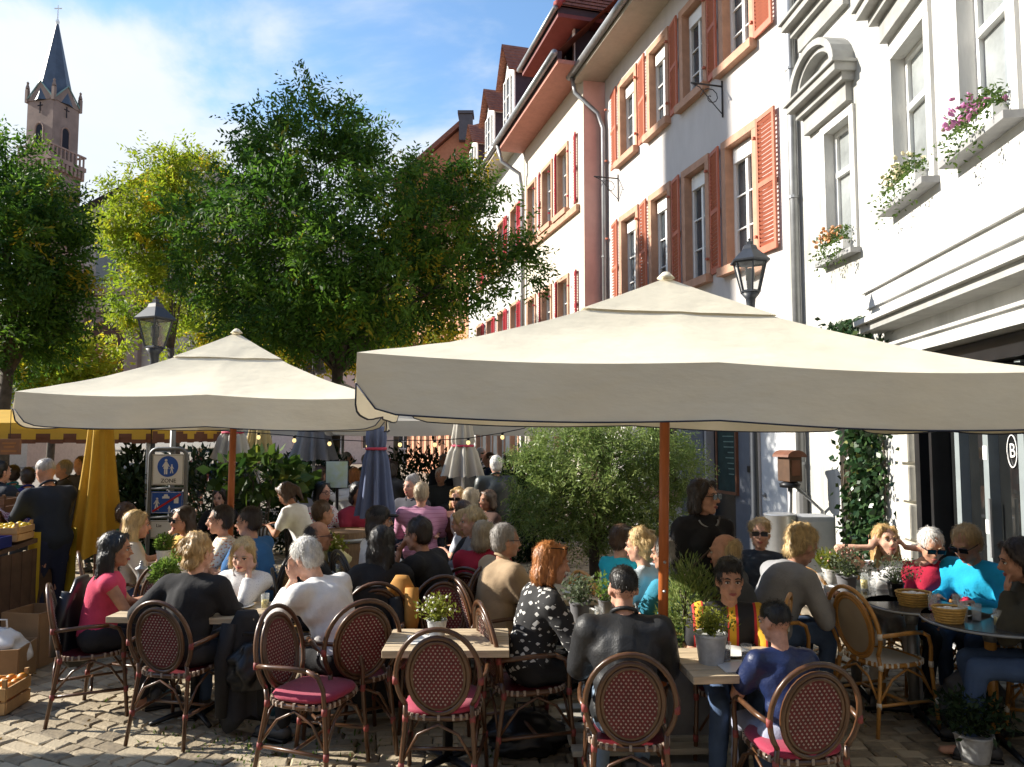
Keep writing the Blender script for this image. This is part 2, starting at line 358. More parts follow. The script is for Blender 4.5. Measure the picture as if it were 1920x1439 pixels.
def window(pl, parent, a0, a1, z0, z1, depth=.2, cols=2, rows=3, frame=WPAINT, glass=GLASS, sill=SANDST, surround=SANDST, sw=.13, roller=True, so=.035, transom=None, sill_o=.14, sill_h=.14):
    m = MB(); fw = .055; d0, d1 = -depth, -depth + .06
    pl.box(m, a0, a0 + fw, z0, z1, d0, d1); pl.box(m, a1 - fw, a1, z0, z1, d0, d1)
    pl.box(m, a0 + fw, a1 - fw, z0, z0 + fw, d0, d1); pl.box(m, a0 + fw, a1 - fw, z1 - fw, z1, d0, d1)
    w = m.build('window', frame, parent)
    ia0, ia1, iz0, iz1 = a0 + fw, a1 - fw, z0 + fw, z1 - fw
    if roller:
        q = MB(); pl.box(q, ia0, ia1, iz1 - .24, iz1 - .002, d0 + .005, d1 + .045); q.build('roller_blind_box', WPAINT, w); iz1 -= .24
    bars = MB()
    if cols > 1:
        am = (ia0 + ia1) / 2; pl.box(bars, am - .035, am + .035, iz0, iz1, d0 + .006, d1 + .012)
    zt = iz1 if transom is None else z0 + (z1 - z0) * transom
    if transom: pl.box(bars, ia0, ia1, zt - .035, zt + .035, d0 + .004, d1 + .02)
    else:
        for r in range(1, rows):
            z = iz0 + (iz1 - iz0) * r / rows; pl.box(bars, ia0, ia1, z - .012, z + .012, d0 + .012, d1 - .004)
    if bars.v: bars.build('glazing_bar', frame, w)
    for c in range(cols):
        b0 = ia0 + (ia1 - ia0) * c / cols; b1 = ia0 + (ia1 - ia0) * (c + 1) / cols
        g = MB(); pl.box(g, b0 + .02, b1 - .02, iz0, iz1, d0 - .01, d0 + .02); g.build('pane', glass, w)
    if surround:
        q = MB(); e = .003
        pl.box(q, a0 - sw, a0 + e, z0, z1, -depth + .08, so); pl.box(q, a1 - e, a1 + sw, z0, z1, -depth + .08, so); pl.box(q, a0 - sw, a1 + sw, z1 - e, z1 + sw, -depth + .08, so + .004)
        q.build('surround', surround, w)
    if sill:
        q = MB(); pl.box(q, a0 - sw - .04, a1 + sw + .04, z0 - sill_h, z0 + .004, -depth + .06, sill_o); q.build('sill', sill, w)
    return w
SLATM = {}
def shutter(pl, parent, a0, a1, z0, z1, mat, o=.05, ang=0., slats=True, panels=2):
    """louvred shutter folded against the wall; every slat its own piece"""
    wd = a1 - a0; h = z1 - z0; fr = .06; m = MB()
    base = pl.p(a0, 0, o); rot = pl.rot @ Matrix.Rotation(ang, 3, 'Z')
    def bx(mb, x0, x1, y0, y1, d=.035):
        mb.box(base + rot @ Vector(((x0 + x1) / 2, d / 2, 0)) + Vector((0, 0, (y0 + y1) / 2)), (x1 - x0, d, y1 - y0), rot)
    bx(m, 0, fr, z0, z1); bx(m, wd - fr, wd, z0, z1)
    cuts = [z0 + h * i / panels for i in range(panels + 1)]
    rails = [(z0, z0 + .11)] + [(c - .04, c + .04) for c in cuts[1:-1]] + [(z1 - .07, z1)]
    for r in rails: bx(m, fr, wd - fr, *r)
    s = m.build('shutter', mat, parent)
    n = max(5, int(h / panels / .075))
    allm = MB(); key = (round(wd, 3), mat.name)
    if slats and key not in SLATM:
        q = MB(); q.box((0, 0, 0), (wd - 2 * fr, .011, .05), Matrix.Rotation(R(-38), 3, 'X')); SLATM[key] = q.mesh('slat', mat)
    for i in range(panels):
        b0 = rails[i][1]; b1 = rails[i + 1][0]
        for k in range(n):
            z = b0 + (b1 - b0) * (k + .5) / n; c = base + rot @ Vector((wd / 2, .018, 0)) + Vector((0, 0, z))
            if slats:
                so_ = link('slat', SLATM[key], s, c); so_.rotation_euler = rot.to_euler()
            else: allm.box(c, (wd - 2 * fr, .011, .05), rot @ Matrix.Rotation(R(-38), 3, 'X'))
    if allm.v: allm.build('louvres', mat, s)
    for z in (z0 + .3, z1 - .3): MB().box(pl.p(a1 + .02, z, o + .02), (.05, .05, .04), pl.rot).build('hinge', mat, s)
    return s
def tiles(mb, pl, a0, a1, o0, z0, o1, z1, row=.16, wid=.17):
    """rows of overlapping roof tiles from the eave (o0,z0) up to (o1,z1)"""
    L_ = math.hypot(o1 - o0, z1 - z0); n = max(2, int(L_ / row)); k = max(2, int((a1 - a0) / wid))
    for i in range(n):
        f0, f1 = i / n, (i + 1.25) / n
        for j in range(k):
            b0 = a0 + (a1 - a0) * (j + (.5 if i % 2 else 0)) / k; b1 = min(a1, b0 + (a1 - a0) / k * .96)
            if b0 >= a1: continue
            q0 = (o0 + (o1 - o0) * f0, z0 + (z1 - z0) * f0 + .035); q1 = (o0 + (o1 - o0) * f1, z0 + (z1 - z0) * f1)
            mb.add([pl.p(b0, q0[1], q0[0]), pl.p(b1, q0[1], q0[0]), pl.p(b1, q1[1], q1[0]), pl.p(b0, q1[1], q1[0]),
                    pl.p(b0, q0[1] - .03, q0[0]), pl.p(b1, q0[1] - .03, q0[0])], [(0, 1, 2, 3), (4, 5, 1, 0)])
def pipe(pl, parent, pts, r, name='downpipe'):
    m = MB(); m.tube([pl.p(*q) for q in pts], r, 10); o = m.build(name, ZINC, parent, True)
    for i in range(len(pts) - 1):
        a, b = pts[i], pts[i + 1]
        if abs(a[1] - b[1]) > 1.5:
            for z in np.arange(min(a[1], b[1]) + .6, max(a[1], b[1]), 1.9):
                MB().lathe([(r + .012, -.02), (r + .012, .02)], pl.p(a[0], float(z), a[2]), 10).build('pipe_clip', ZINC, o)
    return o
def bracket(pl, parent, a, z, l=.62):
    """wrought iron scroll bracket"""
    m = MB(); m.tube([pl.p(a, z, .02), pl.p(a, z, l)], .016, 6); m.tube([pl.p(a, z - .55, .02), pl.p(a, z + .1, .02)], .014, 6)
    sp = [pl.p(a, z - .22 + .19 * (1 - t / 14) * math.sin(t * .62), .24 + .2 * (1 - t / 14) * math.cos(t * .62)) for t in range(14)]
    m.tube(sp, .009, 5); m.tube([pl.p(a, z - .5, .02), pl.p(a, z - .3, .22), pl.p(a, z - .06, .45), pl.p(a, z, l)], .009, 5)
    return m.build('iron_bracket', IRON, parent, True)
IRON = M('black_iron', (.025, .025, .028), .5, .2)
C0 = P(1475, 500, 11).xy
ORW = Wall(C0, -.257); W1 = Wall(C0, -.0786)
_s = W1.at(1655, 500)[0]; C1 = W1.p(_s, 0).xy; W2 = Wall(C1, .121)
_b = Vector((1.767, 17.95)); CRW = Wall(_b, -.273)
# ---- pale house with orange shutters
def orange_house():
    H = thing('town_house', 'pale plaster town house with orange-red louvred shutters and long grey gutter', 'house', ORW.p(0, 0))
    T = Matrix.Translation(-ORW.p(0, 0)); K = []
    rows = ((4.84, 6.92), (8.36, 10.12)); cols = [(.8, 1.62), (2.32, 3.1), (3.84, 4.6), (5.4, 6.2)]
    gf = [(.12, 1.02, .02, 2.25), (1.55, 2.5, .02, 2.3), (3.6, 5.0, .9, 2.3)]
    holes = [(a, b, z0, z1) for z0, z1 in rows for a, b in cols] + gf
    K.append(ORW.wall(0, 7.2, 0, 10.75, holes).build('wall', LILACW, H))
    for z0, z1 in rows:
        for i, (a, b) in enumerate(cols): window(ORW, H, a, b, z0, z1, cols=2, rows=3)
    for ri, (z0, z1) in enumerate(rows):
        for a0, a1 in ((.12, .66), (1.78, 2.2), (3.26, 3.7), (4.76, 5.26), (6.36, 6.98)): shutter(ORW, H, a0, a1, z0 - .02, z1 + .1, SHUT, ang=R(-9 if a0 > .5 else -3))
    # base course, doors
    q = MB(); ORW.box(q, 1.06, 1.5, 0, 2.9, .002, .03); ORW.box(q, 2.56, 3.4, 0, 2.9, .002, .03); q.build('grey_plinth', M('grey_blue_paint', (.15, .16, .185), .8, .08), H)
    d = MB(); ORW.box(d, .13, 1.0, .02, 2.24, -.2, -.14); d.build('door', M('white_door_paint', (.62, .64, .66), .5, .05), H)
    k = MB(); k.ball(ORW.p(.9, 1.05, -.11), .035); k.build('door_handle', ZINC, H)
    d = MB(); ORW.box(d, 1.56, 2.49, .02, 2.29, -.2, -.15); d.build('door', M('dark_door', (.012, .013, .014), .4, .2), H)
    window(ORW, H, 3.6, 5.0, .9, 2.3, surround=None, roller=False, frame=DARKW)
    for px, py, z in ((1355, 135, 8.05), (1160, 325, 8.0)):
        a, _ = ORW.at(px, py); bracket(ORW, H, a, z)
    # eave: soffit, gutter, roof
    q = MB(); ORW.box(q, -.1, 7.5, 10.75, 10.85, -.1, .74); q.build('soffit', SOFF, H)
    g = MB(); g.tube([ORW.p(-.1, 10.9, .82), ORW.p(7.55, 10.9, .82)], .085, 10); g.build('gutter', ZINC, H, True)
    q = MB(); ORW.box(q, -.1, 7.5, 10.852, 11.0, .60, .742); q.build('fascia', DARKW, H)
    rf = MB(); rf.add([ORW.p(-.1, 11.0, .75), ORW.p(7.5, 11.0, .75), ORW.p(7.5, 15.5, -3.6), ORW.p(-.1, 15.5, -3.6)], [(0, 1, 2, 3)]); r = rf.build('roof', TILE, H)
    t = MB(); tiles(t, ORW, -.1, 7.5, .76, 11.02, -1.6, 13.45); t = t.build('roof_tiles', TILE, r); t['kind'] = 'stuff'
    sg = MB()
    for i in range(10): sg.box(ORW.p(6.3 + i * .11, 11.35, .5), (.012, .012, .3))
    sg.tube([ORW.p(6.2, 11.5, .5), ORW.p(7.45, 11.5, .5)], .015, 5); sg.build('snow_guard', ZINC, r)
    pipe(ORW, H, [(7.4, 10.85, .8), (7.38, 10.45, .72), (7.2, 9.9, .2), (7.1, 9.5, .1), (7.1, 0, .1)], .055)
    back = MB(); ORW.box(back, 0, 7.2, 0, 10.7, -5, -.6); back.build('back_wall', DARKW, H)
    return H
def fix(H):
    """children are modelled in place: shift them under the Empty at the base"""
    inv = Matrix.Translation(-H.location)
    for c in H.children:
        c.matrix_parent_inverse = inv
fix(orange_house())
# wall beside: pink side wall of the cream house, then its front
def cream_house():
    H = thing('town_house', 'cream town house with dark red shutters, pink side wall and deep eaves', 'house', CRW.p(0, 0))
    holes = [(a, b, 7.86, 9.55) for a, b in ((1.2, 1.95), (2.5, 3.3), (4.05, 4.8))] + [(a, b, 4.4, 6.05) for a, b in ((1.2, 1.95), (2.6, 3.4), (4.1, 4.8))] + [(a, b, .9, 2.9) for a, b in ((1.2, 2.2), (3.2, 4.4))]
    CRW.wall(0, 5.2, 0, 10.9, holes).build('wall', CREAMW, H)
    p = CRW.p(0, 0); e = ORW.p(7.2, 0); ee = ORW.p(7.2, 0, -.9)
    m = MB(); m.add([p, ee, ee + Vector((0, 0, 10.9)), p + Vector((0, 0, 10.9))], [(0, 1, 2, 3)]); m.build('side_wall', PINKW, H)
    for a, b, z0, z1 in holes: window(CRW, H, a, b, z0, z1, cols=2, rows=3, sw=.1, roller=False)
    for z0, z1 in ((7.84, 9.62), (4.4, 6.1)):
        for a in (.42, 1.98, 3.45): shutter(CRW, H, a, a + .55, z0, z1, SHUTR, ang=R(-14), slats=False)
    q = MB(); CRW.box(q, .3, 5.0, 7.55, 7.72, 0, .1); q.build('string_course', SANDST, H)
    q = MB(); CRW.box(q, -.4, 5.4, 10.9, 11.0, -.3, .8); q.build('soffit', SOFFP, H)
    q = MB(); CRW.box(q, -.4, 5.4, 11.002, 11.2, .7, .82); q.build('fascia', DARKW, H)
    g = MB(); g.tube([CRW.p(-.45, 11.12, .9), CRW.p(5.5, 11.12, .9)], .085, 10); g.build('gutter', ZINC, H, True)
    rf = MB(); rf.add([CRW.p(-.4, 11.2, .82), CRW.p(5.4, 11.2, .82), CRW.p(5.4, 15, -3), CRW.p(-.4, 15, -3)], [(0, 1, 2, 3)]); r = rf.build('roof', TILE, H)
    # wide dormer with its own red soffit and hipped roof
    d = MB(); CRW.box(d, .5, 3.0, 11.1, 12.35, -3, .02); d.build('dormer_wall', M('shaded_dormer_wall', (.05, .04, .055), .7, .2, 8.), H)  # shade put into the colour: dark purple stands for the unlit wall
    b = MB()
    for i in range(9): b.box(CRW.p(1.15 + i * .2, 11.65, .06), (.03, .03, .75))
    CRW.box(b, 1.1, 2.9, 12.02, 12.07, .03, .1); CRW.box(b, 1.1, 2.9, 11.3, 11.35, .03, .1); CRW.box(b, .5, .62, 11.25, 12.35, .021, .06); b.build('dormer_railing', WPAINT, H)
    q = MB(); CRW.box(q, .1, 3.3, 12.36, 12.46, -3.2, .62); q.build('dormer_soffit', M('red_brown_paint', (.17, .05, .05), .7, .1), H)
    q = MB(); CRW.box(q, .1, 3.3, 12.462, 12.62, -3.2, .625); q.build('dormer_fascia', DARKW, H)
    g = MB(); g.tube([CRW.p(.05, 12.56, .7), CRW.p(3.4, 12.56, .7)], .07, 8); g.build('dormer_gutter', ZINC, H, True)
    hip = MB(); c = [CRW.p(.05, 12.63, .66), CRW.p(3.35, 12.63, .66), CRW.p(3.35, 12.63, -3.2), CRW.p(.05, 12.63, -3.2)]
    rd = [CRW.p(1.6, 15.2, -1.3), CRW.p(1.9, 15.2, -1.3)]
    hip.add(c + rd, [(0, 1, 5, 4), (1, 2, 5), (2, 3, 4, 5), (3, 0, 4)]); h = hip.build('dormer_roof', TILE, H)
    t = MB(); side = Wall(CRW.p(.05, 0, -3.2).xy, 0); side.t = CRW.n.copy(); side.n = -CRW.t.copy()
    n = 18
    for i in range(n):      # tile courses on the hip that faces the camera
        f0, f1 = i / n, (i + 1.2) / n
        def e_(f, u):
            a = c[3].lerp(rd[0], min(1, f)); bb = c[0].lerp(rd[0], min(1, f)); return a.lerp(bb, u)
        k = max(2, int(22 * (1 - f0)))
        for j in range(k):
            u0, u1 = j / k, (j + .95) / k; up = Vector((0, 0, .035)) - CRW.t.to_3d() * .02
            t.add([e_(f0, u0) + up, e_(f0, u1) + up, e_(f1, u1) + up * .2, e_(f1, u0) + up * .2], [(0, 1, 2, 3)])
    t = t.build('roof_tiles', TILE, h); t['kind'] = 'stuff'
    rt = MB()
    for i in range(16): rt.tube([c[0].lerp(rd[0], i / 16), c[0].lerp(rd[0], (i + 1.2) / 16)], [.11, .09], 7)
    rt.build('ridge_tiles', M('ridge_tile', (.3, .06, .06), .7, .2), h, True)
    pipe(CRW, H, [(5.3, 11.05, .85), (5.2, 10.5, .75), (5.05, 10.1, .2), (5.05, 9.5, .12), (5.05, 0, .12)], .06)
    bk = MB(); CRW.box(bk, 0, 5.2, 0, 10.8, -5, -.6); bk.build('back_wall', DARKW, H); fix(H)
cream_house()
def gable_dormer(pl, H, a0, a1, z0, z1, zt, o=-.1, depth=2.5):
    am = (a0 + a1) / 2
    m = MB(); m.prism([(a0, z0), (a1, z0), (a1, z1), (am, zt), (a0, z1)], o, o - depth, fr=lambda a, z, c: pl.p(a, z, c)); m.build('dormer', WPAINT, H)
    window(pl, H, a0 + .25, a1 - .25, z0 + .3, z1 - .05, depth=-o - .03, surround=None, sill=None, roller=False, cols=2, rows=3)
    r = MB()
    for e, f in ((a0 - .18, 1), (a1 + .18, -1)):
        n = 8
        for i in range(n):
            f0, f1 = i / n, (i + 1.2) / n; zz = z1 - .12
            p0 = (e + (am - e) * f0, zz + (zt + .12 - zz) * f0 + .05); p1 = (e + (am - e) * min(1, f1), zz + (zt + .12 - zz) * min(1, f1) + .02)
            r.add([pl.p(p0[0], p0[1], o + .25), pl.p(p0[0], p0[1], o - depth), pl.p(p1[0], p1[1], o - depth), pl.p(p1[0], p1[1], o + .25), pl.p(p0[0], p0[1] - .06, o + .25), pl.p(p0[0], p0[1] - .06, o - depth)], [(0, 1, 2, 3), (4, 5, 1, 0)])
    r.build('dormer_roof', TILE, H)
    s = MB(); pl.box(s, a0 - .006, a0 - .002, z0, z1 - .1, o - depth, o - .05); s.build('dormer_cheek', M('shaded_dormer_wall', (.05, .04, .055)), H)  # same shade-carrying purple as the wide dormer wall
def row_house(pl, a0, a1, eave, label, wallm, dorm=(), rows=((7.8, 9.4), (4.5, 6.2), (1, 3)), shut=None, soff=SOFF):
    H = thing('town_house', label, 'house', pl.p(a0, 0))
    cols = []; a = a0 + .7
    while a + .9 < a1 - .3: cols.append((a, a + .85)); a += 1.7
    holes = [(x, y, z0, z1) for z0, z1 in rows for x, y in cols]
    pl.wall(a0, a1, 0, eave, holes).build('wall', wallm, H)
    for h in holes: window(pl, H, *h, cols=2, rows=3, sw=.1, roller=False)
    if shut:
        for z0, z1 in rows[:-1]:
            for x, y in cols: shutter(pl, H, x - .5, x - .08, z0, z1, shut, slats=False)
    q = MB(); pl.box(q, a0 - .1, a1 + .1, eave, eave + .1, -.3, .6); q.build('soffit', soff, H)
    g = MB(); g.tube([pl.p(a0 - .1, eave + .16, .66), pl.p(a1 + .1, eave + .16, .66)], .08, 8); g.build('gutter', ZINC, H, True)
    rf = MB(); rf.add([pl.p(a0 - .1, eave + .2, .6), pl.p(a1 + .1, eave + .2, .6), pl.p(a1 + .1, eave + 3.6, -3.2), pl.p(a0 - .1, eave + 3.6, -3.2)], [(0, 1, 2, 3)]); rf.build('roof', TILE, H)
    for d in dorm: gable_dormer(pl, H, *d)
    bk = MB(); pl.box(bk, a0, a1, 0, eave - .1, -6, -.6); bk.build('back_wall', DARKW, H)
    sw = MB(); pl.box(sw, a0 + .004, a0 + .01, eave * .3, eave, -5.9, -.01); sw.build('side_wall', wallm, H)
    fix(H)
row_house(CRW, 5.25, 13.6, 11.3, 'white town house with three gabled dormers beyond the cream house', WHITE, [(5.9, 7.2, 11.6, 13.9, 14.9, .15), (8.6, 9.9, 11.6, 13.7, 14.6, .15), (11.4, 12.7, 11.6, 13.6, 14.4, .15)], shut=SHUTR)
row_house(Wall(CRW.p(13.7, 0).xy, -.33), 0, 14, 10.2, 'ochre town house at the far end of the street row', M('ochre_plaster', (.55, .26, .15), .85, .1), (), ((6.6, 8.2), (3.6, 5.2), (1, 2.8)))
def far_gable():
    Y = 44.; H = thing('gable_house', 'terracotta gable house with dark roof edge behind the tree', 'house', P(800, 900, Y).xy.to_3d())
    def q(px, py): return P(px, py, Y)
    m = MB(); f = [q(745, 815), q(905, 815), q(905, 230), q(866, 240), q(745, 345)]; b = [v + Vector((0, 9, 0)) for v in f]
    m.add(f + b, [(4, 3, 2, 1, 0), (5, 6, 7, 8, 9)] + [(i, (i + 1) % 5, 5 + (i + 1) % 5, 5 + i) for i in range(5)]); m.build('wall', M('terracotta_plaster', (.42, .17, .09), .85, .12), H)
    r = MB(); a, c = q(738, 352) + Vector((0, -.3, .1)), q(868, 238) + Vector((0, -.3, .1))
    r.add([a, c, c + Vector((0, 9, 0)), a + Vector((0, 9, 0)), a + Vector((0, 0, .35)), c + Vector((0, 0, .35)), c + Vector((0, 9, .35)), a + Vector((0, 9, .35))], [(0, 1, 5, 4), (4, 5, 6, 7), (0, 3, 2, 1), (0, 4, 7, 3), (1, 2, 6, 5)]); r.build('roof', TILE, H)
    ch = MB(); c0 = q(880, 225); ch.box(c0 + Vector((-.2, 0, -.6)), (.8, .8, 1.6)); ch.box(c0 + Vector((-.2, 0, .3)), (.95, .95, .18)); ch.build('chimney', M('chimney_slate', (.1, .09, .1), .8), H); fix(H)
far_gable()
# ---- white stucco houses with hood moulds, one narrow bay and the shop house
def hood(pl, H, a0, a1, z, proj=.28, arch=False):
    m = MB(); pl.box(m, a0 + .1, a1 - .1, z - .34, z - .1, 0, .09); pl.box(m, a0 + .04, a1 - .04, z - .1, z, 0, proj * .6); pl.box(m, a0, a1, z + .002, z + .1, 0, proj); pl.box(m, a0 - .03, a1 + .03, z + .102, z + .14, 0, proj + .04)
    o = m.build('hood_mould', M('cornice_stone', (.33, .33, .315), .85, .18, 3.), H)
    if arch:
        am = (a0 + a1) / 2; hw = (a1 - a0) / 2 * .96; q = MB(); n = 14
        for j, (r0, r1, pr) in enumerate(((1., .84, proj), (.83, .7, proj * .72), (.69, .0, .06))):
            for i in range(n):
                t0, t1 = math.pi * i / n, math.pi * (i + 1) / n
                def c(r, t): return (am + hw * r * math.cos(t), z + .15 + .52 * r * math.sin(t))
                p = [c(r0, t0), c(r0, t1), c(r1, t1), c(r1, t0)]
                vs = [pl.p(x, y, pr) for x, y in p] + [pl.p(x, y, 0) for x, y in p]
                q.add(vs, [(0, 1, 2, 3), (0, 4, 5, 1), (2, 6, 7, 3)])
        q.build('arched_pediment', M('cornice_stone', (.33, .33, .315)), H)
    return o
def white_bay():
    H = thing('town_house', 'narrow white stucco house bay with arched hood mould and zinc downpipe', 'house', W1.p(0, 0)); e = _s
    holes = [(-1.9, -1.27, 4.28, 6.0), (-1.9, -1.27, 7.9, 9.6), (-1.84, -1.38, .02, 2.6)]
    W1.wall(e, 0, 0, 12, holes, depth=.3).build('wall', STAINED, H)
    for h in holes[:2]: window(W1, H, *h, depth=.17, cols=1, roller=False, glass=GREYGL, sill=M('grey_sill', (.3, .3, .3), .8), surround=WHITE, sw=.1, transom=.66, sill_h=.06)
    hood(W1, H, -2.05, -.72, 6.5, arch=True); hood(W1, H, -2.05, -.62, 7.75)
    q = MB(); W1.box(q, -1.839, -1.381, .02, 2.6, -.3, -.27); q.build('niche_back', M('dark_niche', (.07, .06, .055), .9, .2), H)
    q = MB(); W1.box(q, e + .02, 0, 0, .5, 0, .03); q.build('plinth', M('grey_plinth', (.42, .42, .4), .85), H)
    y = MB(); W1.box(y, -1.76, -1.56, 1.22, 1.62, -.268, -.24); y.build('yellow_plaque', M('yellow_plaque', (.5, .26, .02), .6, .5, 18.), H)
    pipe(W1, H, [(-.48, 12, .09), (-.48, 1.0, .09)], .062); g = MB(); g.tube([W1.p(-.48, 1.2, .09), W1.p(-.48, 0, .09)], .078, 10); g.build('pipe_shoe', M('cast_iron_grey', (.2, .2, .2), .6), H)
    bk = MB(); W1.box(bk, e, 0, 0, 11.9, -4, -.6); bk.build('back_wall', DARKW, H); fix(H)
white_bay()
SHOPF = M('grey_green_frame', (.22, .25, .255), .5, .08); SHOPB = M('black_shop_frame', (.012, .012, .013), .35, .2)
def shop_house():
    H = thing('shop_house', 'white stucco shop house with window boxes, deep cornices and dark glazed shopfront', 'house', W2.p(0, 0))
    holes = [(-1.36, -.52, 4.48, 6.15), (-2.84, -2.05, 4.48, 6.15), (-4.4, -3.6, 4.48, 6.15), (-1.36, -.52, 8.1, 9.7), (-2.84, -2.05, 8.1, 9.7), (-5.6, -.78, .02, 2.82)]
    W2.wall(-6, 0, 0, 12, holes, depth=.32).build('wall', WHITE, H)
    for h in holes[:5]:
        window(W2, H, *h, depth=.18, cols=1 if h[2] < 5 else 2, roller=False, glass=GREYGL, sill=M('grey_sill', (.3, .3, .3), .8), surround=WHITE, sw=.13, transom=.64, sill_o=.17, sill_h=.06)
        if h[2] < 5: hood(W2, H, h[0] - .25, h[1] + .25, 6.75, .3)
    # cornices over the shop
    for k, (z0, z1, pr, m) in enumerate(((3.62, 3.7, .24, WHITE), (3.44, 3.618, .2, WHITE), (3.3, 3.438, .16, WHITE), (3.24, 3.298, .34, WHITE), (3.16, 3.238, .28, M('cornice_stone', (.33, .33, .315))), (2.97, 3.0, .12, WHITE), (2.88, 2.968, .08, WHITE), (2.82, 2.878, .16, WHITE))):
        q = MB(); W2.box(q, -6, .02, z0, z1, 0, pr); q.build('cornice', m, H)
    # rusticated pier: one block per course
    z = .5
    for i in range(6):
        q = MB(); q.bev(W2.p(-.54, z + .19, .03), (.36, .1, .37), .02, W2.rot); q.build('quoin_block', M('pale_sandstone', (.60, .57, .49), .85, .12, 5., .2, 30.), H); z += .4
    q = MB(); W2.box(q, -.74, -.34, 0, .48, 0, .1); q.build('pier_foot', M('pale_sandstone', (.60, .57, .49)), H)
    s = MB(); W2.box(s, -.9, -.782, .02, 2.8, -.2, .03); W2.box(s, -1.14, -1.08, .02, 2.8, -.2, .01); W2.box(s, -5.58, -.9, 2.62, 2.81, -.2, -.02); W2.box(s, -5.58, -.9, .02, .12, -.25, -.05); sf = s.build('shopfront', SHOPB, H)
    for a in (-1.47, -2.0, -2.56, -3.15, -3.7):
        q = MB(); W2.box(q, a - .045, a + .045, .121, 2.6, -.22, -.08); q.build('mullion', SHOPF, sf)
    for a0, a1 in ((-1.99, -1.49), (-2.54, -2.02)):
        q = MB(); W2.box(q, a0 + .03, a1 - .03, .13, .62, -.2, -.12); q.build('kick_panel', SHOPF, sf)
    for a0, a1 in ((-1.06, -.92), (-1.42, -1.16), (-1.95, -1.52), (-2.51, -2.05), (-3.1, -2.61), (-3.65, -3.2), (-5.5, -3.75)):
        g = MB(); W2.box(g, a0, a1, .13, 2.6, -.18, -.165); g.build('pane', glassmat('shop_glass', (.012, .013, .013), .03), sf)
    h = MB(); h.tube([W2.p(-2.08, .95, -.06), W2.p(-2.08, 1.45, -.06)], .015, 6); h.build('door_handle', ZINC, sf)
    # the initial in an oval on the glass
    L_ = MB(); ac, zc = -2.28, 1.86
    L_.tube([W2.p(ac + .075 * math.cos(t), zc + .135 * math.sin(t), -.155) for t in np.linspace(0, 2 * math.pi, 28)[:-1]], .005, 4, closed=True); L_.build('logo_oval', WPAINT, sf)
    text('B', W2, ac, zc, .17, -.157, WPAINT, sf, flip=True)
    for a, z in ((-1.99, 1.84), (-1.99, 1.2)):
        n = MB(); W2.box(n, a - .035, a + .035, z - .06, z + .06, -.079, -.076); n.build('door_notice', WPAINT, sf)
    # hanging sign bracket
    b = MB(); W2.box(b, -2.9, -2.86, 2.25, 2.55, -.0, .55); b.build('sign_board', SHOPB, H)
    q = MB()
    for i in range(5): q.ball(W2.p(-2.85, 2.42 - .03 * (i % 2), .1 + i * .09), (.02, .035, .045))
    q.build('sign_letters', WPAINT, H)
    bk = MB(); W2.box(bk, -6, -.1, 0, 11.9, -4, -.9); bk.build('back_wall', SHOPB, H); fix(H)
def text(s, pl, a, z, size, o, mat, parent, flip=False, name='lettering'):
    """flat lettering as a mesh on a wall plane"""
    cu = bpy.data.curves.new('t', 'FONT'); cu.body = s; cu.size = size; cu.align_x = 'CENTER'; cu.align_y = 'CENTER'; cu.resolution_u = 3; cu.extrude = .0015
    t = bpy.data.objects.new('t', cu); COL.objects.link(t); dg = bpy.context.evaluated_depsgraph_get(); me = bpy.data.meshes.new_from_object(t.evaluated_get(dg)); bpy.data.objects.remove(t)
    me.materials.clear(); me.materials.append(mat)
    sx = -1 if flip else 1
    for v in me.vertices: v.co = pl.p(a + sx * v.co.x, z + v.co.y, o + v.co.z)
    return link(name, me, parent)
shop_house()

# ---- unseen tower, added to cast the shade band on the orange shuttered house
def shadow_tower():
    d = Vector((sun_dir.x, sun_dir.y)).normalized(); b = ORW.p(2.75, 0).xy + d * 28; H = thing('shadow_tower', 'unseen slim stone tower added to shade the orange shuttered house', 'tower', b.to_3d())
    m = MB(); m.lathe([(1.25, 0), (1.2, 27)], (0, 0, 0), 8); m.build('shaft', M('tower_stone', (.36, .30, .25), .85, .15, 2., .2, 10.), H)
    MB().lathe([(1.5, 27), (1.45, 27.3), (0, 32)], (0, 0, 0), 8).build('roof', TILE, H)
    for z in range(3, 27, 3): MB().bev((1.18, .0, z), (.12, .5, .9), .02).build('window', GLASS, H)
    MB().lathe([(1.35, 26.6), (1.35, 27)], (0, 0, 0), 8).build('cornice', SANDST, H)
shadow_tower()
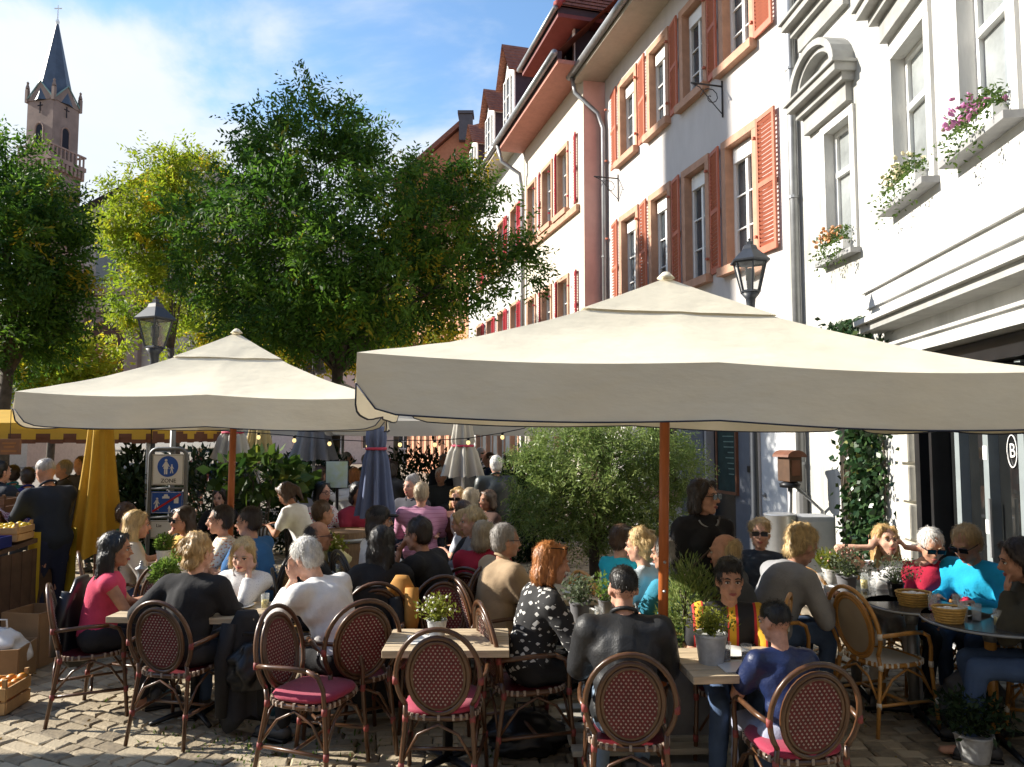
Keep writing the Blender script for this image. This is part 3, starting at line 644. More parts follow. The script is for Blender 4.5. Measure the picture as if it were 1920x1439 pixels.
# ================================================================= church behind the square
def church():
    Y = 95.; k = Y / FPX
    H = thing('church', 'red sandstone church with square bell tower, slate spire and gallery', 'church', P(100, 900, Y).xy.to_3d())
    ST = M('red_sandstone', (.235, .165, .135), .85, .2, .6, .2, 3.); SLATE = M('spire_slate', (.06, .075, .105), .45, .2, .8); TRIM = M('tower_trim', (.30, .20, .16), .85, .15, 1.)
    c = P(99, 250, Y + 3); cx = c.x; cy = Y + 3
    def zz(py): return P(100, py, Y).z
    def ring(m, hw, z0, z1, hw1=None, mi=0, rot=0): m.box((cx, cy, (z0 + z1) / 2), (2 * hw, 2 * hw, z1 - z0), Matrix.Rotation(rot, 3, 'Z'), mi, (hw1 or hw) / hw)
    a = R(-14)
    m = MB(); ring(m, 2.45, 0, zz(300), rot=a); m.build('tower_shaft', ST, H)
    m = MB(); ring(m, 2.1, zz(300), zz(178), rot=a); bel = m.build('belfry', ST, H)
    rot = Matrix.Rotation(a, 3, 'Z')
    def loc(x, y, z): return Vector((cx, cy, 0)) + rot @ Vector((x, y, 0)) + Vector((0, 0, z))
    for q in range(4):                     # arched openings with shafts, one each face
        rq = rot @ Matrix.Rotation(q * math.pi / 2, 3, 'Z')
        def lq(x, y, z): return Vector((cx, cy, 0)) + rq @ Vector((x, y, 0)) + Vector((0, 0, z))
        pol = [(-.5, zz(268)), (.5, zz(268)), (.5, zz(236))] + [(.5 * math.cos(t), zz(236) + .62 * math.sin(t)) for t in np.linspace(.3, math.pi - .3, 6)] + [(-.5, zz(236))]
        m = MB(); m.prism(pol, -2.12, -1.7, fr=lambda x, z, y: lq(x, y, z)); m.build('belfry_opening', M('belfry_dark', (.012, .012, .02), .9), bel)
        m = MB(); pts = [lq(.66 * math.cos(t), -2.14, zz(236) + .8 * math.sin(t)) for t in np.linspace(0, math.pi, 9)]; m.tube([lq(.66, -2.14, zz(268))] + pts + [lq(-.66, -2.14, zz(268))], .1, 5); m.build('arch_trim', TRIM, bel)
        m = MB(); m.box(lq(0, -2.15, zz(196)), (.12, .06, 1.5), rq); m.box(lq(0, -2.15, zz(192)), (.8, .06, .12), rq); m.build('cross', M('belfry_dark', (.012, .012, .02)), bel)
        m = MB(); m.prism([(-2.1, zz(182)), (2.1, zz(182)), (0, zz(148))], -2.2, -1.0, fr=lambda x, z, y: lq(x, y, z)); m.build('gable', ST, bel)
        m = MB(); m.tube([lq(-2.2, -2.24, zz(180)), lq(0, -2.24, zz(146)), lq(2.2, -2.24, zz(180))], .12, 5); m.build('gable_coping', M('copper_trim', (.16, .24, .22), .6), bel)
        m = MB(); m.box(lq(-2.15, -2.15, zz(172)), (.4, .4, 1.8), rq); m.lathe([(.28, 0), (.28, .1), (.0, 1.1)], lq(-2.15, -2.15, zz(158)), 6); m.ball(lq(-2.15, -2.15, zz(147)), .18, 6); m.build('pinnacle', ST, bel)
        m = MB()                           # gallery balustrade
        for i in range(9): m.box(lq(-2.5 + 5.0 * i / 8, -2.75, zz(282)), (.2, .16, 1.5), rq)
        m.box(lq(0, -2.75, zz(271)), (5.7, .25, .22), rq); m.build('balustrade', TRIM, H)
        m = MB()
        for i in range(8): m.box(lq(-2.3 + 4.6 * i / 7, -2.65, zz(308)), (.35, .7, 1.1), rq)
        m.build('corbels', TRIM, H)
    m = MB(); ring(m, 2.88, zz(299), zz(291), rot=a); m.build('gallery_floor', TRIM, H)
    m = MB(); m.lathe([(2.6, zz(182)), (2.05, zz(150)), (1.3, zz(100)), (.1, zz(18))], (cx, cy, 0), 8, rot=rot); m.build('spire', SLATE, H)
    m = MB(); m.lathe([(.16, zz(24)), (.28, zz(18)), (.08, zz(12)), (.06, zz(-14))], (cx, cy, 0), 6); m.box((cx, cy, zz(-8)), (1.0, .1, .12)); m.build('finial', WPAINT, H)
    # nave: west front with gable and portal
    NV = M('pale_church_stone', (.35, .30, .26), .85, .15, .5)
    def q(px, py, y=Y - 6): return P(px, py, y)
    f = [q(140, 815), q(560, 815), q(560, 395), q(360, 300), q(140, 410)]; b = [v + Vector((6, 30, 0)) for v in f]
    m = MB(); m.add(f + b, [(4, 3, 2, 1, 0), (5, 6, 7, 8, 9)] + [(i, (i + 1) % 5, 5 + (i + 1) % 5, 5 + i) for i in range(5)]); m.build('nave_wall', NV, H)
    m = MB(); e = Vector((0, -1.2, .5)); m.add([q(132, 416) + e, q(360, 298) + e, q(360, 298) + Vector((6, 30, .5)), q(132, 416) + Vector((6, 30, .5)), q(572, 400) + e, q(572, 400) + Vector((6, 30, .5))], [(0, 1, 2, 3), (1, 4, 5, 2)]); m.build('nave_roof', DARKW, H)
    m = MB()
    for py in (548, 580): p0 = q(140, py, Y - 6.6); p1 = q(430, py, Y - 6.6); m.box((p0 + p1) / 2, ((p1 - p0).x, 1.2, .9))
    m.build('string_course', ST, H)
    m = MB(); p0 = q(148, 640, Y - 6.5); m.box(p0, (1.6, 1.0, 14)); m.box(q(250, 640, Y - 6.5), (1.6, 1.0, 14)); m.build('buttress', ST, H)
    m = MB(); cc = q(198, 640, Y - 6.4); m.tube([cc + Vector((2.6 * math.cos(t), 0, 2.6 * math.sin(t))) for t in np.linspace(0, math.pi, 12)], .35, 6); m.build('portal_arch', ST, H)
    m = MB(); m.prism([(-2.3, -9), (2.3, -9)] + [(2.3 * math.cos(t), 2.3 * math.sin(t)) for t in np.linspace(0, math.pi, 10)], 0, .25, fr=lambda x, z, y: cc + Vector((x, .2 - y, z))); m.build('portal_door', M('portal_dark', (.07, .03, .02), .8, .3), H)
    m = MB(); p0 = q(200, 505, Y - 6.3); m.box(p0, (2.4, .4, 5)); m.build('nave_window', GLASS, H)
    m = MB(); p0 = q(151, 545, Y - 7); m.lathe([(.7, 0), (.5, 1.2), (.55, 2.2), (.35, 2.8), (.3, 3.4), (.0, 3.7)], p0, 8); m.build('statue', TRIM, H)
    fix(H)
church()
def plain_block(name, label, px0, px1, top, Y, mat, roofm, depth=8, wins=0, cat='house', ridge=60):
    H = thing(name, label, cat, P((px0 + px1) / 2, 900, Y).xy.to_3d())
    a, b = P(px0, top, Y), P(px1, top, Y); w = Wall((a.x, Y), 0); w.t = Vector((1, 0)); w.n = Vector((0, -1)); w.rot = Matrix(((1, 0, 0), (0, -1, 0), (0, 0, 1))); L_ = b.x - a.x
    holes = []
    n = max(2, int(L_ / 2.2)); zf = 1.0
    while zf + 2.6 < a.z:
        holes += [(L_ * (i + .3) / n, L_ * (i + .7) / n, zf, zf + 1.5) for i in range(n)]; zf += 2.9
    m = w.wall(0, L_, 0, a.z, holes); m.add([(a.x, Y, 0), (a.x, Y + depth, 0), (a.x, Y + depth, a.z), (a.x, Y, a.z), (b.x, Y, 0), (b.x, Y + depth, 0), (b.x, Y + depth, a.z), (b.x, Y, a.z)], [(0, 1, 2, 3), (4, 7, 6, 5)]); m.build('wall', mat, H)
    for h in holes: window(w, H, *h, surround=None, sill=None, roller=False)
    r = MB(); rz = a.z + (b.x - a.x) * ridge / 200; e = .5
    r.add([(a.x - e, Y - e, a.z), (b.x + e, Y - e, a.z), (b.x + e, Y + depth, a.z), (a.x - e, Y + depth, a.z), (a.x + 1, Y + depth / 2, a.z + 3.2), (b.x - 1, Y + depth / 2, a.z + 3.2)], [(0, 1, 5, 4), (1, 2, 5), (2, 3, 4, 5), (3, 0, 4), (3, 2, 1, 0)]); r.build('roof', roofm, H)
    bk = MB(); bk.box(((a.x + b.x) / 2, Y + depth / 2 + .3, a.z / 2), (L_ - .8, depth - 1.6, a.z - .4)); bk.build('inner_wall', DARKW, H); fix(H)
plain_block('town_house', 'beige town house behind the yellow market awning', -330, 60, 640, 46, M('beige_plaster', (.45, .37, .29), .85, .1), TILE)
plain_block('town_house', 'pale grey town house at the back of the square behind the closed parasols', 470, 790, 600, 52, M('grey_plaster', (.50, .48, .45), .85, .1), TILE)
# the side of the square at the photographer's back, which keeps half the sky off the terrace
for bx0, bx1, hh, lab, bm in ((-24, -7, 11.5, 'ochre town house on the side of the square facing the cafe', M('warm_plaster', (.45, .38, .28), .85, .1)), (-6.9, 8, 13, 'pale town house on the side of the square facing the cafe', M('beige_plaster', (.45, .37, .29))), (8.1, 22, 12, 'grey town house on the side of the square facing the cafe', M('grey_plaster', (.50, .48, .45)))):
    Hb = thing('town_house', lab, 'house', ((bx0 + bx1) / 2, -9, 0)); wl = Wall((bx0, -9), 0); wl.t = Vector((1, 0)); wl.n = Vector((0, 1)); wl.rot = Matrix(((1, 0, 0), (0, 1, 0), (0, 0, 1)))
    hs_ = [(x + .8, x + 1.9, z, z + 1.7) for x in np.arange(.3, bx1 - bx0 - 2, 2.6) for z in (1., 4.3, 7.6)]
    wl.wall(0, bx1 - bx0, 0, hh, hs_).build('wall', bm, Hb)
    for h_ in hs_: window(wl, Hb, *h_, surround=None, sill=None, roller=False)
    MB().add([(bx0 - .3, -8.4, hh), (bx1 + .3, -8.4, hh), (bx1 + .3, -13, hh + 4), (bx0 - .3, -13, hh + 4), (bx1 + .3, -17, hh), (bx0 - .3, -17, hh)], [(0, 1, 2, 3), (3, 2, 4, 5), (0, 5, 4, 1)]).build('roof', TILE, Hb)
    MB().box(((bx0 + bx1) / 2, -13.2, hh / 2), (bx1 - bx0 - .1, 7.4, hh - .1)).build('rear_wall', DARKW, Hb); fix(Hb)
# ================================================================= trees
BARK = M('tree_bark', (.075, .06, .045), .9, .35, 9., .6, 25.)
def tree(name, label, base, lobes, n, leafsize, mat, seed, yellow, group=None, cat='tree', trunk_r=.14, gap=.0, limb=True, aspect=.36, up=.2, shell=.45):
    """lobes: (centre, radius) ellipsoids; limbs run from the trunk to each lobe; leaf sprays clump through the lobes"""
    H = thing(name, label, cat, base); rs = np.random.RandomState(seed); b = Vector(base)
    m = MB(); top = sum((l[0] for l in lobes), Vector()) / len(lobes); fork = b + Vector(((top.x - b.x) * .35, (top.y - b.y) * .35, (min(l[0].z - l[1] for l in lobes) - b.z) * 1.0 + .2))
    fork.z = max(fork.z, b.z + .35 * (top.z - b.z))
    ks = [b + (fork - b) * t + Vector((.05 * math.sin(t * 5 + seed), .05 * math.cos(t * 4), 0)) * (trunk_r * 6) for t in (0, .25, .5, .75, 1)]
    m.tube(ks, [trunk_r * 1.35, trunk_r * 1.05, trunk_r, trunk_r * .95, trunk_r * .9], 9)
    for lo_ in lobes:
        c, r = lo_[:2]
        e = c + Vector((0, 0, -.1 * r)); mid = fork.lerp(e, .5) + Vector((rs.normal() * .12 * r, rs.normal() * .12 * r, .22 * r))
        m.tube([fork + Vector((0, 0, -trunk_r)), fork.lerp(mid, .5) + Vector((0, 0, .1 * r)), mid, e], [trunk_r * .42, trunk_r * .3, trunk_r * .2, trunk_r * .07], 6)
        for _ in range(7):
            d = Vector(rs.normal(size=3)).normalized(); d.z = abs(d.z) * .7 - .1; s = mid.lerp(e, rs.uniform(.2, 1))
            m.tube([s, s + d * r * .45 + Vector((0, 0, .05 * r)), s + d * r * .85], [trunk_r * .16, trunk_r * .1, trunk_r * .03], 4)
    m.build('trunk', BARK, H, True)
    vol = np.array([l_[1] ** 2 for l_ in lobes]); cnt = (n * vol / vol.sum()).astype(int)
    P_, D_, S_, T_ = [], [], [], []
    for lob, k in zip(lobes, cnt):
        c, r = lob[:2]; yl = lob[2] if len(lob) > 2 else 0.
        nc = max(6, k // 55); cd = rs.normal(size=(nc, 3)); cd /= np.linalg.norm(cd, axis=1, keepdims=True)
        cr = r * (shell + (1 - shell) * rs.rand(nc, 1) ** .6); cc = cd * cr; cc[:, 2] *= .82
        cc += np.array(c); yv = np.clip(rs.normal(yellow[0] + yl, yellow[1], nc), 0, 1)
        per = max(4, k // nc)
        # leaves hang on short twigs: strings of leaflets with one direction each
        for i in range(nc):
            if gap and noise.noise(Vector(cc[i]) * (1.6 / r)) < -gap: continue
            nt_ = max(2, per // 9)
            for _ in range(nt_):
                d = cd[i] * .8 + rs.normal(size=3) * .75; d[2] += up * rs.uniform(-1.2, 1.2) - .12; d /= np.linalg.norm(d)
                o = cc[i] + rs.normal(size=3) * r * .085; side = np.cross(d, rs.normal(size=3)); side /= np.linalg.norm(side) + 1e-9
                tl = leafsize * rs.uniform(2.0, 3.4)
                for j in range(9):
                    f = (j + .5) / 9; sg = 1 if j % 2 else -1
                    P_.append(o + d * tl * f); D_.append(d * .55 + side * sg * .85 + rs.normal(size=3) * .12 + np.array([0, 0, -.15])); S_.append(leafsize * rs.uniform(.7, 1.15) * (1 - .25 * f)); T_.append(yv[i] + rs.normal() * .08)
    cw = leaves('crown', P_, D_, S_, np.clip(T_, 0, 1), mat, H, aspect, .25, seed)
    fix(H); return H
def lb(Y, *q, f=1.):
    return [(P(k[0], k[1], Y + k[3]), k[2] / FPX * Y * f) + tuple(k[4:]) for k in q]
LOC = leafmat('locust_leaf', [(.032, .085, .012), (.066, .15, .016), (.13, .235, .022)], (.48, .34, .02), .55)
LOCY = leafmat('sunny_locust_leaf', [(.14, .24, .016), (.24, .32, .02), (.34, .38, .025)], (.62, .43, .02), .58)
tree('locust_tree', 'large dark green locust tree with yellowing lower leaves behind the parasols', P(612, 1020, 16).xy.to_3d(),
     lb(16, (600, 225, 75, 0), (660, 260, 80, 1), (520, 270, 85, -.5), (600, 300, 120, 0), (470, 360, 95, 0), (700, 330, 85, .5), (420, 440, 105, -1), (560, 420, 140, -1.4), (700, 430, 130, -1), (820, 400, 85, 0), (900, 360, 65, .5), (935, 440, 80, .3), (965, 500, 55, 0), (870, 500, 90, -.4, .15), (760, 520, 110, .4, .3), (500, 540, 110, -.3), (620, 560, 110, .6, .2), (400, 520, 80, .8), (720, 610, 70, 1.2, .45), (560, 600, 90, 1, .15), (480, 620, 70, .6, .1), (790, 450, 70, -.6, .35), (560, 560, 95, -1.7), (650, 600, 80, -1.5, .1), (705, 545, 95, -1.7, .1), (470, 575, 90, -1.5), (800, 545, 75, -1.3, .2), (600, 500, 110, -2.0), (520, 640, 60, -.8, .1), (880, 545, 55, -.6), (800, 350, 62, .2), (855, 335, 48, .3)),
     98000, .17, LOC, 11, (.34, .22), trunk_r=.13, gap=.16)
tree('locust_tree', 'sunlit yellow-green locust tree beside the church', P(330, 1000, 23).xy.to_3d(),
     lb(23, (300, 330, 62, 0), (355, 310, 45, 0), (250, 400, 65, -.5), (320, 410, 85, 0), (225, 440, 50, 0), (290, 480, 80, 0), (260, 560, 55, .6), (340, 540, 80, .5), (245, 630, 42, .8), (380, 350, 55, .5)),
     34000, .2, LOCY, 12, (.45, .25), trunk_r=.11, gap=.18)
tree('locust_tree', 'dark locust tree with drooping shaded branches at the market end', P(-10, 1000, 13.5).xy.to_3d(),
     lb(13.5, (10, 330, 85, 0), (-70, 380, 130, 0), (70, 400, 75, -.4), (20, 470, 110, -.6), (105, 470, 60, 0, .35), (90, 420, 55, .4, .3), (-20, 570, 120, -.4), (80, 560, 80, .2), (120, 620, 40, .2), (40, 640, 75, .3), (130, 540, 40, 0, .4)),
     44000, .15, LOC, 13, (.28, .22), trunk_r=.12, gap=.16)
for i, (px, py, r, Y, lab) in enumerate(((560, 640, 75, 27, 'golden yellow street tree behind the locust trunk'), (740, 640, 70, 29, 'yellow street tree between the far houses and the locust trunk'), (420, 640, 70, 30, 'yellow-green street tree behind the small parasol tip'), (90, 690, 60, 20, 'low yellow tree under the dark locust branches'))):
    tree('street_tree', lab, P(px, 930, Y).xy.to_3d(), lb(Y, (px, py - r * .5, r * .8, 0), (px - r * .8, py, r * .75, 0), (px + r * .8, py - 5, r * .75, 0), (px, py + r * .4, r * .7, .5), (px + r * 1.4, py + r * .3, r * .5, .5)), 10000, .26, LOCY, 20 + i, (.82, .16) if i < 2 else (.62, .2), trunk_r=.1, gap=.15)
# olive in its tub
OLIVE = leafmat('olive_leaf', [(.085, .14, .035), (.16, .235, .06), (.27, .34, .1)], (.42, .46, .2), .42, .4)
def olive():
    Y = 7.0; b = P(1108, 1150, Y)
    H = tree('olive_tree', 'bushy olive tree with silvery green leaves in a tub between the tables', Vector((b.x, Y, .42)),
         lb(Y, (1060, 850, 80, 0), (1150, 835, 90, 0), (1230, 850, 80, 0), (1010, 890, 60, 0), (1110, 890, 100, -.15), (1200, 910, 90, .1), (1060, 950, 85, 0), (1150, 960, 90, .1), (1010, 950, 50, .1), (1230, 960, 70, .2), (1100, 1000, 55, .1), (1275, 890, 45, 0)),
         42000, .06, OLIVE, 31, (.45, .22), trunk_r=.05, gap=.3, aspect=.24, up=.9, shell=.3)
    t = thing('planter_tub', 'large dark grey tub holding the olive tree', 'planter', (b.x, Y, 0))
    MB().lathe([(.24, 0), (.31, .42), (.33, .46), (.30, .46), (.28, .40), (0, .40)], (0, 0, 0), 20).build('tub', M('dark_fibre_pot', (.06, .06, .065), .7, .15), t, True)
    MB().lathe([(.281, .405), (.28, .425), (.14, .44), (0, .45)], (0, 0, 0), 16).build('soil', M('soil', (.05, .035, .022), .95, .3, 20.), t)
olive()
# ================================================================= parasols
CANVAS = M('cream_canvas', (.80, .735, .575), .85, .06, 2.2, .55, 7., trans=.12, stretch=(1, 1, 2.5))
NAVY = M('navy_piping', (.02, .025, .05), .7)
POLEW = M('orange_varnished_wood', (.40, .115, .03), .42, .18, 5., stretch=(8, 8, 1))
WOODD = M('dark_varnished_wood', (.16, .06, .03), .5, .2)
def parasol(name, label, loc, Wd, Ld, rz, ze, za, vh, lean=0., pole=POLEW, canvas=CANVAS, pole_r=.032, cap=True, group=None, trim=True):
    H = thing(name, label, 'parasol', (loc[0], loc[1], 0), rz, group); H.rotation_euler = (0, lean, rz)
    cs = [(-Wd / 2, -Ld / 2), (0, -Ld / 2), (Wd / 2, -Ld / 2), (Wd / 2, 0), (Wd / 2, Ld / 2), (0, Ld / 2), (-Wd / 2, Ld / 2), (-Wd / 2, 0)]
    per = []; K = 10
    for i in range(8):
        a, b = cs[i], cs[(i + 1) % 8]
        for j in range(K):
            f = j / K; per.append((a[0] + (b[0] - a[0]) * f, a[1] + (b[1] - a[1]) * f, math.sin(math.pi * f)))
    NR = 16; n = len(per)
    def surf(f, p, z0, z1, sag): return Vector((p[0] * f, p[1] * f, z0 + (z1 - z0) * f - sag * p[2] * f * (1.15 - .2 * f) - .12 * (za - ze) * math.sin(math.pi * f) + (.012 * noise.noise(Vector((p[0] * f * 2.6, p[1] * f * 2.6, loc[0]))) + .005 * noise.noise(Vector((p[0] * f * 8, p[1] * f * 8, 3)))) * min(1, f * 3) * (1 if f < .99 else 0)))
    def canopy(fmax, dz, sag, f0=0.02):
        m = MB(); vs = [surf(f0 + (fmax - f0) * r / NR, p, za + dz, ze + dz, sag) for r in range(NR + 1) for p in per]
        m.add(vs, [(r * n + i, r * n + (i + 1) % n, (r + 1) * n + (i + 1) % n, (r + 1) * n + i) for r in range(NR) for i in range(n)]); return m
    c = canopy(1., 0, .028).build('canopy', canvas, H, True); smooth_angle(c.data, 11)
    if cap:
        q = canopy(.33, .014, .012).build('vent_cap', canvas, H, True); smooth_angle(q.data, 16)
        MB().lathe([(.0, .025), (.02, .02), (.04, 0), (.06, -.02)], (0, 0, za + .03), 10).build('finial', canvas, H, True)
    # four valance panels with rounded ends
    corners = [cs[0], cs[2], cs[4], cs[6]]
    for k in range(4):
        a, b = Vector(corners[k]), Vector(corners[(k + 1) % 4]); t = (b - a); L_ = t.length; t.normalize(); nn = Vector((t.y, -t.x)); m = MB(); N = 36; rows = 5; q = random.Random(k + int(loc[0] * 100)); ph = q.uniform(0, 6)
        vs = []
        for j in range(rows + 1):
            for i in range(N + 1):
                x = L_ * i / N; e = min(x, L_ - x); hh = vh if e > .22 else vh * (.52 + .48 * math.sqrt(max(0, 1 - (1 - e / .22) ** 2)))
                f = j / rows; fr = (i / N * 2) % 1; z = ze - .028 * math.sin(math.pi * fr) * .95 - hh * f
                wv = (.013 * math.sin(x * 4.2 + ph) + .007 * math.sin(x * 11 + ph * 2) + .004 * math.sin(x * 23 + 3 * f + ph)) * f + .012 * f + .01 * noise.noise(Vector((x * 6, f * 3, ph))) * f
                p = a + t * x + nn * wv; vs.append((p.x, p.y, z))
        m.add(vs, [(j * (N + 1) + i, j * (N + 1) + i + 1, (j + 1) * (N + 1) + i + 1, (j + 1) * (N + 1) + i) for j in range(rows) for i in range(N)])
        v = m.build('valance', canvas, H, True)
        if trim: MB().tube([Vector(p) + Vector((0, 0, -.001)) for p in vs[rows * (N + 1):]], .0055, 4).build('piping', NAVY, v, True)
    MB().lathe([(pole_r, 0), (pole_r, za - .02)], (0, 0, 0), 14).build('pole', pole, H, True)
    MB().lathe([(pole_r + .001, za - .62), (pole_r + .04, za - .6), (pole_r + .04, za - .5), (pole_r + .001, za - .48)], (0, 0, 0), 12).build('hub', WOODD, H, True)
    for i in range(8):
        p = cs[i]; d = Vector((p[0], p[1], 0)); r = MB()
        r.tube([Vector((0, 0, za - .06)) + d * .02] + [Vector((p[0] * f, p[1] * f, surf(f, (p[0], p[1], 0), za, ze, 0).z - .03)) for f in (.3, .6, .97)], .011, 6); rib = r.build('rib', WOODD, H, True)
        MB().tube([Vector((0, 0, za - .55)) + d.normalized() * .05, Vector((p[0] * .5, p[1] * .5, surf(.5, (p[0], p[1], 0), za, ze, 0).z - .04))], .009, 6).build('strut', WOODD, rib, True)
    for z in (1.02, 1.2): MB().lathe([(0, 0), (.011, .004), (.006, .012), (0, .014)], (0, -pole_r + .004, z), 8, rot=Matrix.Rotation(R(90), 3, 'X')).build('bolt', ZINC, H)
    MB().bev((0, 0, .035), (.55, .5, .07), .012).build('base', M('concrete_base', (.25, .25, .24), .9, .15), H)
    MB().lathe([(.045, .1), (.045, .42)], (0, 0, 0), 12).build('sleeve', ZINC, H, True)
    return H
parasol('parasol', 'large cream parasol over the cafe tables beside the shop house', (.93, 4.78), 3.58, 2.15, R(2.5), 2.36, 3.0, .29, R(1.3))
parasol('parasol', 'cream parasol over the tables beside the pedestrian zone sign', (-2.72, 7.25), 2.92, 2.15, R(9), 2.33, 2.98, .265, R(.5))
parasol('parasol', 'unseen cream parasol added to shade the cobbles in the foreground', (-7.4, 4.42), 3.0, 2.1, R(0), 2.3, 2.95, .26)  # stands out of view, added for its shadow on the near cobbles
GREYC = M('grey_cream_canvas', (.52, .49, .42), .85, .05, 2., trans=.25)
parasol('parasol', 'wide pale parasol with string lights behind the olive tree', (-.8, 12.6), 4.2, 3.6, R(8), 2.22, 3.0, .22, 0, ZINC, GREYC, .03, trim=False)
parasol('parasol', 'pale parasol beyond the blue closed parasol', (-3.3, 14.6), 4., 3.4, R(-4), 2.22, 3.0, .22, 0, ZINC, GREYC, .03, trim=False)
def closed_parasol(label, px, ytop, ybot, Y, w0, w1, mat, tie=None, pole=ZINC, folds=9, seed=1):
    a, b = P(px, ytop, Y), P(px, ybot, Y); H = thing('closed_parasol', label, 'parasol', (a.x, Y, 0)); h = a.z - b.z; q = random.Random(seed)
    m = MB(); rows = 16; n = folds * 6; vs = []; r0, r1 = w0 / FPX * Y / 2, w1 / FPX * Y / 2; ph = [q.uniform(-.5, .5) for _ in range(folds)]; dl = [q.uniform(-.08, .08) for _ in range(folds)]
    for j in range(rows + 1):
        f = j / rows
        base = r0 + (r1 - r0) * f ** 1.25
        if tie and abs(f - tie) < .1: base *= .78 + .22 * abs(f - tie) / .1
        for i in range(n):
            t = 2 * math.pi * i / n; k = int(i / 6) % folds
            s = 1 + (.12 + .26 * f) * math.cos(t * folds + ph[k] * .6) + .05 * math.sin(t * 2 + seed)
            vs.append((base * s * math.cos(t), base * s * math.sin(t), a.z - h * (f + (dl[k] * math.cos(t * folds) + .02 * math.sin(t * 3)) * max(0, f - .75) * 2.4)))
    m.add(vs, [(j * n + i, (j + 1) * n + i, (j + 1) * n + (i + 1) % n, j * n + (i + 1) % n) for j in range(rows) for i in range(n)] + [tuple(range(n))])
    m.build('folded_canopy', mat, H, True)
    MB().lathe([(.025, 0), (.025, a.z + .15)], (0, 0, 0), 10).build('pole', pole, H, True)
    MB().lathe([(.3, 0), (.3, .05), (.06, .08), (.04, .3)], (0, 0, 0), 16).build('base', ZINC, H)
    if tie:
        rr = (r0 + (r1 - r0) * tie ** 1.25) * .93; MB().tube([(rr * math.cos(t), rr * math.sin(t), a.z - h * tie) for t in np.linspace(0, 2 * math.pi, 20)[:-1]], .018, 6, closed=True).build('tie', M('pink_strap', (.5, .05, .1), .7), H, True)
    return H
YEL = M('yellow_canvas', (.56, .34, .035), .8, .1, 3., trans=.2); BLUEC = M('slate_blue_canvas', (.12, .15, .26), .85, .12, 4., trans=.1)
closed_parasol('closed yellow market parasol beside the zone sign', 190, 790, 1037, 7.9, 40, 78, YEL, pole=WOODD, folds=8, seed=3)
bp = closed_parasol('closed slate blue parasol tied with a pink strap', 706, 800, 968, 8.8, 34, 60, BLUEC, .25, seed=5)
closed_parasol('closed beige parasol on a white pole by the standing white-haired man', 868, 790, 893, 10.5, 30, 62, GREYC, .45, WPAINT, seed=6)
closed_parasol('closed grey parasol behind the fig plant', 590, 790, 862, 11.5, 44, 66, M('grey_canvas', (.26, .26, .27), .85, .1, trans=.15), None, seed=7)
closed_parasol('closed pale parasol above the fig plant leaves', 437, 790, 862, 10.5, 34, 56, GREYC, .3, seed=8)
closed_parasol('closed yellow-cream parasol next to the pale one above the fig plant', 487, 790, 868, 10.8, 30, 50, M('yellow_cream_canvas', (.52, .42, .2), .85, .08, trans=.25), None, seed=9)
closed_parasol('closed grey parasol standing tall behind the locust trunk', 590, 648, 700, 17, 22, 34, M('grey_canvas', (.26, .26, .27)), None, seed=10)
# ================================================================= bistro chairs
RAT = M('dark_rattan', (.085, .038, .017), .32, .35, 9., .1, 60., coat=.35, stretch=(1, 1, .6))
RATL = M('honey_bamboo', (.50, .25, .065), .3, .3, 8., .1, 60., coat=.3)
BIND = M('red_binding', (.22, .045, .04), .6, .15); BINDW = M('white_binding', (.74, .72, .65), .6, .08)
REDW = M('red_weave', (.105, .007, .012), .5, .3, 30., .3, 120.); DOT = M('cream_weave', (.33, .26, .21), .55, .2, 20.)
CUSH = M('raspberry_cushion', (.30, .018, .055), .75, .1, 5., .2, 120., sheen=.2)
def arc(c, rx, rz, t0, t1, n, tilt, y0): # points on an oval leaning backwards
    out = []
    for i in range(n):
        t = t0 + (t1 - t0) * i / (n - 1); x = rx * math.sin(t); z = c + rz * math.cos(t); out.append(Vector((x, y0 - (z - .45) * tilt, z)))
    return out
